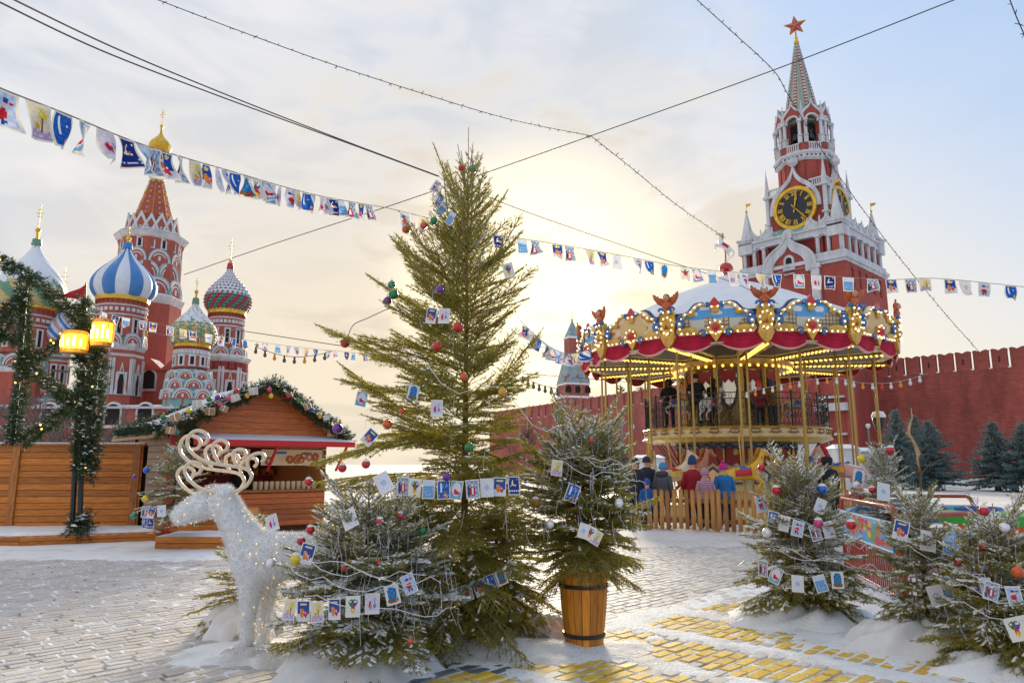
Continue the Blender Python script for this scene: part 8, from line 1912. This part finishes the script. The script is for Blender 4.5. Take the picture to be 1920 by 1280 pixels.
def light_string(label, keys, step, seed, bl=.035, r=.006, lit=None, wire='wire'):
    P = smooth_path(keys); t = thing('light_string', label, 'string lights', P[0], 0, 'strings of fairy lights'); m = MB(); m.tube([p - P[0] for p in P], r, 5, cap=False); m.build('cord', wire, t)
    m = MB(); g_ = random.Random(seed)
    for p in resample(P, step):
        for q in range(g_.randint(1, 2)):
            d = Vector((g_.uniform(-.8, .8), g_.uniform(-.4, .4), g_.uniform(-1, .6))).normalized(); m.tube([p - P[0], p - P[0] + d * bl * g_.uniform(.7, 1.5)], [.006, .004], 4)
    m.build('bulbs', 'dark_metal', t)
    return t
light_string('string of tiny dark bulbs across the top of the sky', [(280, -6, 8.0), (440, 55, 8.6), (620, 120, 9.3), (800, 178, 10), (960, 225, 10.5), (1108, 255, 10.8)], .16, 1)
light_string('string of tiny bulbs falling to the horse on the carousel', [(1108, 255, 10.8), (1180, 312, 12), (1270, 385, 14), (1360, 447, 17)], .18, 2, .05)
light_string('string of tiny bulbs crossing the spire of the clock tower', [(1300, -6, 8.5), (1375, 62, 9), (1450, 132, 9.5), (1478, 178, 9.9), (1540, 280, 10.8), (1600, 368, 12), (1680, 475, 13.5), (1770, 585, 15), (1840, 664, 16.5)], .15, 3)
light_string('short string of bulbs at the upper right corner', [(1890, -10, 7), (1905, 30, 7), (1925, 75, 7)], .12, 4)
def lamp_string(label, keys, step, cols):
    P = smooth_path(keys); t = thing('lamp_string', label, 'string lights', P[0], 0, 'strings of round lamps'); m = MB(); m.tube([p - P[0] for p in P], .008, 5, cap=False); m.build('cord', 'string_grey', t)
    for i, p in enumerate(resample(P, step)):
        m = MB(); m.tube([(0, 0, 0), (0, 0, -.05)], .022, 6); m.lathe([(.018, -.05), (.036, -.085), (.034, -.11), (.02, -.135), (0, -.142)], 8); o = m.build('lamp', cols[i % len(cols)], t, smooth=True); o.location = p - P[0]
mat('lamp_amber', S(226, 150, 40), rough=.3); mat('lamp_red', S(210, 60, 40), rough=.3); mat('lamp_clear', S(222, 220, 220), rough=.3); mat('lamp_dark', S(90, 80, 70), rough=.4)
lamp_string('garland of coloured lamps in front of the fortress wall at the right', [(1400, 735, 17), (1480, 718, 16.5), (1560, 708, 16), (1620, 718, 16), (1680, 716, 15.5), (1740, 700, 15)], .2, ['lamp_clear', 'lamp_amber', 'lamp_clear', 'lamp_clear', 'lamp_clear', 'lamp_amber', 'lamp_clear', 'lamp_red'])
lamp_string('garland of small dark lamps left of the tall spruce', [(480, 650, 14), (520, 664, 14), (560, 669, 14), (600, 664, 14), (622, 658, 14)], .2, ['lamp_dark', 'lamp_dark', 'lamp_amber'])
lamp_string('garland of small dark lamps right of the tall spruce', [(980, 705, 14), (1010, 720, 14), (1045, 728, 14)], .12, ['lamp_dark'])
lamp_string('garland of lamps in front of the cathedral drums', [(190, 580, 17), (230, 606, 17), (280, 622, 17.3), (340, 632, 17.5), (400, 632, 18), (450, 612, 18.5)], .6, ['lamp_clear', 'lamp_red', 'lamp_amber'])
# ------------------------------------------------------------------ children's ride, lamps and stands on the right
mat('pipe_red', S(176, 62, 34), S(150, 46, 24), rough=.4, scale=6, coat=.3); mat('ride_blue', S(44, 150, 214), S(70, 170, 224), rough=.4, scale=2); mat('chair_blue', S(28, 66, 150), rough=.4); mat('ride_green', S(70, 170, 60), rough=.4); mat('ride_orange', S(226, 120, 40), rough=.4); mat('ride_cream', S(230, 206, 150), rough=.4)
def banner_fn(seed):
    r = random.Random(seed); it = [(r.uniform(.06, .94), r.uniform(.2, .8), r.uniform(.02, .05), r.choice([S(206, 30, 40), S(224, 170, 40), S(190, 40, 90), S(206, 90, 40), S(90, 150, 60), S(190, 20, 30)])) for _ in range(46)]
    def fn(x, y):
        c = S(46, 152, 216) if y < .75 else S(90, 180, 228)
        if y > .93 or y < .05: return S(214, 226, 236)
        for cx_, cy_, q, col in it:
            if blob(x, y, cx_, cy_, q, q * 3.4): c = col
        return c
    return fn
def barrier(label, a, b_, h=1.15, board=(.62, .98), seed=1, bars=True, n=None):
    a, b_ = Vector((*a, 0)), Vector((*b_, 0)); d = b_ - a; L = d.length; t = thing('ride_barrier', label, 'barrier', a, math.atan2(d.y, d.x), 'barriers round the small ride')
    m = MB(); r = .03; m.tube([(0, 0, 0), (0, 0, h - .1), (.03, 0, h - .03), (.1, 0, h), (L - .1, 0, h), (L - .03, 0, h - .03), (L, 0, h - .1), (L, 0, 0)], r, 8); m.build('pipe_frame', 'pipe_red', t, smooth=True)
    for z_ in (.12, .58):
        m = MB(); m.tube([(0, 0, z_), (L, 0, z_)], .018, 6); m.build('rail', 'pipe_red', t)
    bar_ = MB(); bar_.tube([(0, 0, .12), (0, 0, .58)], .011, 6); bm_ = bar_.mesh('bar', 'pipe_red')
    if bars:
        k = int(L / .085)
        for i in range(1, k): link('bar', bm_, t, (i * L / k, 0, 0))
    me = print_mesh('banner', L - .06, board[1] - board[0], int(70 * L / 2.5), 16, banner_fn(seed), z0=board[0]); o = link('banner', me, t, (L / 2, -.045, 0))
    m = MB(); m.box((L / 2, -.03, sum(board) / 2), (L - .06, .02, board[1] - board[0])); m.build('banner_board', 'ride_blue', t)
    return t
pA = ground_at(1588, 1080); pB = Vector((xat(1690, 1100, 8.7), 8.7, 0))
barrier('red pipe barrier with blue fruit painted banner nearest the snowy spruce', (pA.x, pA.y), (pB.x, pB.y), seed=3)
pC = Vector((xat(1612, 930, 12.6), 12.6, 0)); pD = Vector((xat(1822, 930, 12.4), 12.4, 0))
barrier('red pipe barrier along the back of the ride', (pC.x, pC.y), (pD.x, pD.y), 1.12, (.66, .98), 5, n=10)
barrier('red pipe barrier across the front of the ride behind the burlap tipped spruce', (pB.x + .05, pB.y), (xat(1860, 1050, 9.2), 9.2), 1.05, (.60, .86), 6)
barrier('red pipe barrier joining the back corner of the ride', (pA.x + .02, pA.y + .03), (pC.x, pC.y), 1.15, (.66, .98), 7)
rdc = thing('ride_car', 'small ride car painted in green, orange and cream bands at the right edge', 'ride car', (xat(1915, 960, 10.6), 10.6, .3), -.2)
m = MB()
for k_, (z0_, z1_, mi) in enumerate(((0.0, .34, 0), (.34, .52, 2), (.52, .66, 1))):
    m.lathe([(.70 + .06 * k_, z0_), (.72 + .07 * k_, z1_)], 20, mi=mi, sx=1.3)
m.build('body', ['ride_cream', 'ride_green', 'ride_orange'], rdc, smooth=False); m = MB(); m.sphere((-.35, -.75, .3), .16, 10, 8); m.build('knob', 'paint_red', rdc, smooth=True)
m = MB(); m.tube([(-.9, -.8, .35), (.6, -.8, .4)], .03, 6); m.build('grab_rail', 'pipe_red', rdc); m = MB(); m.box((0, 0, -.15), (1.2, 1.0, .3)); m.build('base', 'ride_blue', rdc)
ch = thing('ride_chair', 'blue moulded chair inside the small ride', 'chair', (xat(1838, 960, 11.2), 11.2, .25), .3)
m = MB(); m.lathe([(.30, .0), (.36, .35), (.34, .75), (.30, .76), (.30, .36), (.0, .30)], 18, rfun=lambda i, j, w: 1 if math.sin(w) > -.6 or i < 2 else .75); m.build('shell', 'chair_blue', ch, smooth=True); m = MB(); m.tube([(0, 0, -.25), (0, 0, .05)], .06, 8); m.build('stem', 'pipe_red', ch)
# street lamps
mat('lamp_glass', S(214, 216, 222), rough=.25); mat('lamp_post_grey', S(120, 128, 138), rough=.5)
def street_lamp(label, u, vt, Y, heads=3):
    p = at(u, vt, Y); t = thing('street_lamp', label, 'street lamp', (p.x, Y, 0), 0, 'globe street lamps'); h = p.z; m = MB(); m.lathe([(.2, 0), (.2, .6), (.09, .9), (.07, h - .6), (.1, h - .5), (.05, h)], 10); m.build('post', 'lamp_post_grey', t, smooth=True)
    for i in range(heads):
        x = (i - (heads - 1) / 2) * .95; m = MB()
        if x: m.tube([(0, 0, h - .5), (x * .5, 0, h + .05), (x, 0, h - .05), (x, 0, h - .3)], .04, 6); m.build('arm', 'lamp_post_grey', t)
        m = MB(); m.lathe([(0, 0), (.16, .1), (.26, .34), (.24, .5), (.1, .58)], 10, (x, 0, h - .85 if x else h - .1)); m.build('globe', 'lamp_glass', t, smooth=True)
street_lamp('three armed street lamp in front of the haze-paled red wall', 1166, 790, 70); street_lamp('globe street lamp left of the tower foot', 1552, 800, 75, 1); street_lamp('globe street lamp right of the carousel poles', 1628, 802, 80, 1)
p = at(1648, 790, 30); t = thing('signal_lamp', 'black hooded lamp with a cap of snow beside the carousel poles', 'lamp', (p.x, 30, 0), 0); m = MB(); m.tube([(0, 0, 0), (0, 0, p.z - .35)], .05, 8); m.build('post', 'brass', t); m = MB(); m.lathe([(.05, -.5), (.14, -.35), (.24, 0), (.26, .2), (.1, .3)], 12, (0, 0, p.z)); m.build('hood', 'black_iron', t, smooth=True); m = MB(); m.lathe([(.27, .16), (.28, .24), (.2, .4), (0, .46)], 12, (0, 0, p.z)); m.build('snow_cap', 'snow', t, smooth=True)
# white stands along the wall foot
def stand(label, u0, u1, v0, v1, Y, d=3.0):
    a, b_ = at(u0, v1, Y), at(u1, v0, Y); t = thing('white_stand', label, 'kiosk', ((a.x + b_.x) / 2, Y, 0), 0); w, h = b_.x - a.x, b_.z
    m = MB(); m.box((0, d / 2, h * .45), (w, d, h * .9)); m.build('wall', 'white_stone', t); m = MB(); m.add([(-w * .53, -.2, h * .9), (w * .53, -.2, h * .9), (w * .53, d, h * .9), (-w * .53, d, h * .9), (-w * .4, d * .4, h), (w * .4, d * .4, h)], [(0, 1, 5, 4), (1, 2, 5), (2, 3, 4, 5), (3, 0, 4)]); m.build('roof', 'snow', t)
    for q in (-.28, .28): m = MB(); m.box((w * q, -.03, h * .45), (w * .3, .06, h * .5)); m.build('panel', 'lamp_glass', t)
stand('low white stand at the wall foot left of the carousel', 1196, 1246, 852, 900, 60); stand('white kiosk seen through the carousel poles by the fur coat', 1470, 1530, 818, 900, 40, 2.0); stand('white kiosk behind the frosted spruce by the gate', 1572, 1612, 832, 900, 48, 2.0); stand('white kiosk with a low roof right of the gate', 1612, 1640, 838, 900, 52, 2.0)
# small repeated ornament that stays joined
for o in COL.objects:
    if o.name.split('.')[0] in {'tent_ornament', 'tinsel', 'bulbs', 'ring_biscuits', 'blue_scrolls', 'bracket_scrolls', 'spire_tiles', 'ridge_rolls', 'crown_bulbs', 'fairy_bulbs', 'fairy_lights', 'snow_lumps', 'paper_cups', 'minute_track', 'dentil_holes', 'dentil_course', 'niche_course', 'filigree', 'star_edging', 'print_bar', 'gilt_moulding', 'snow_cover', 'fibre_coat', 'mane', 'deck_scroll'}: o['kind'] = 'stuff'
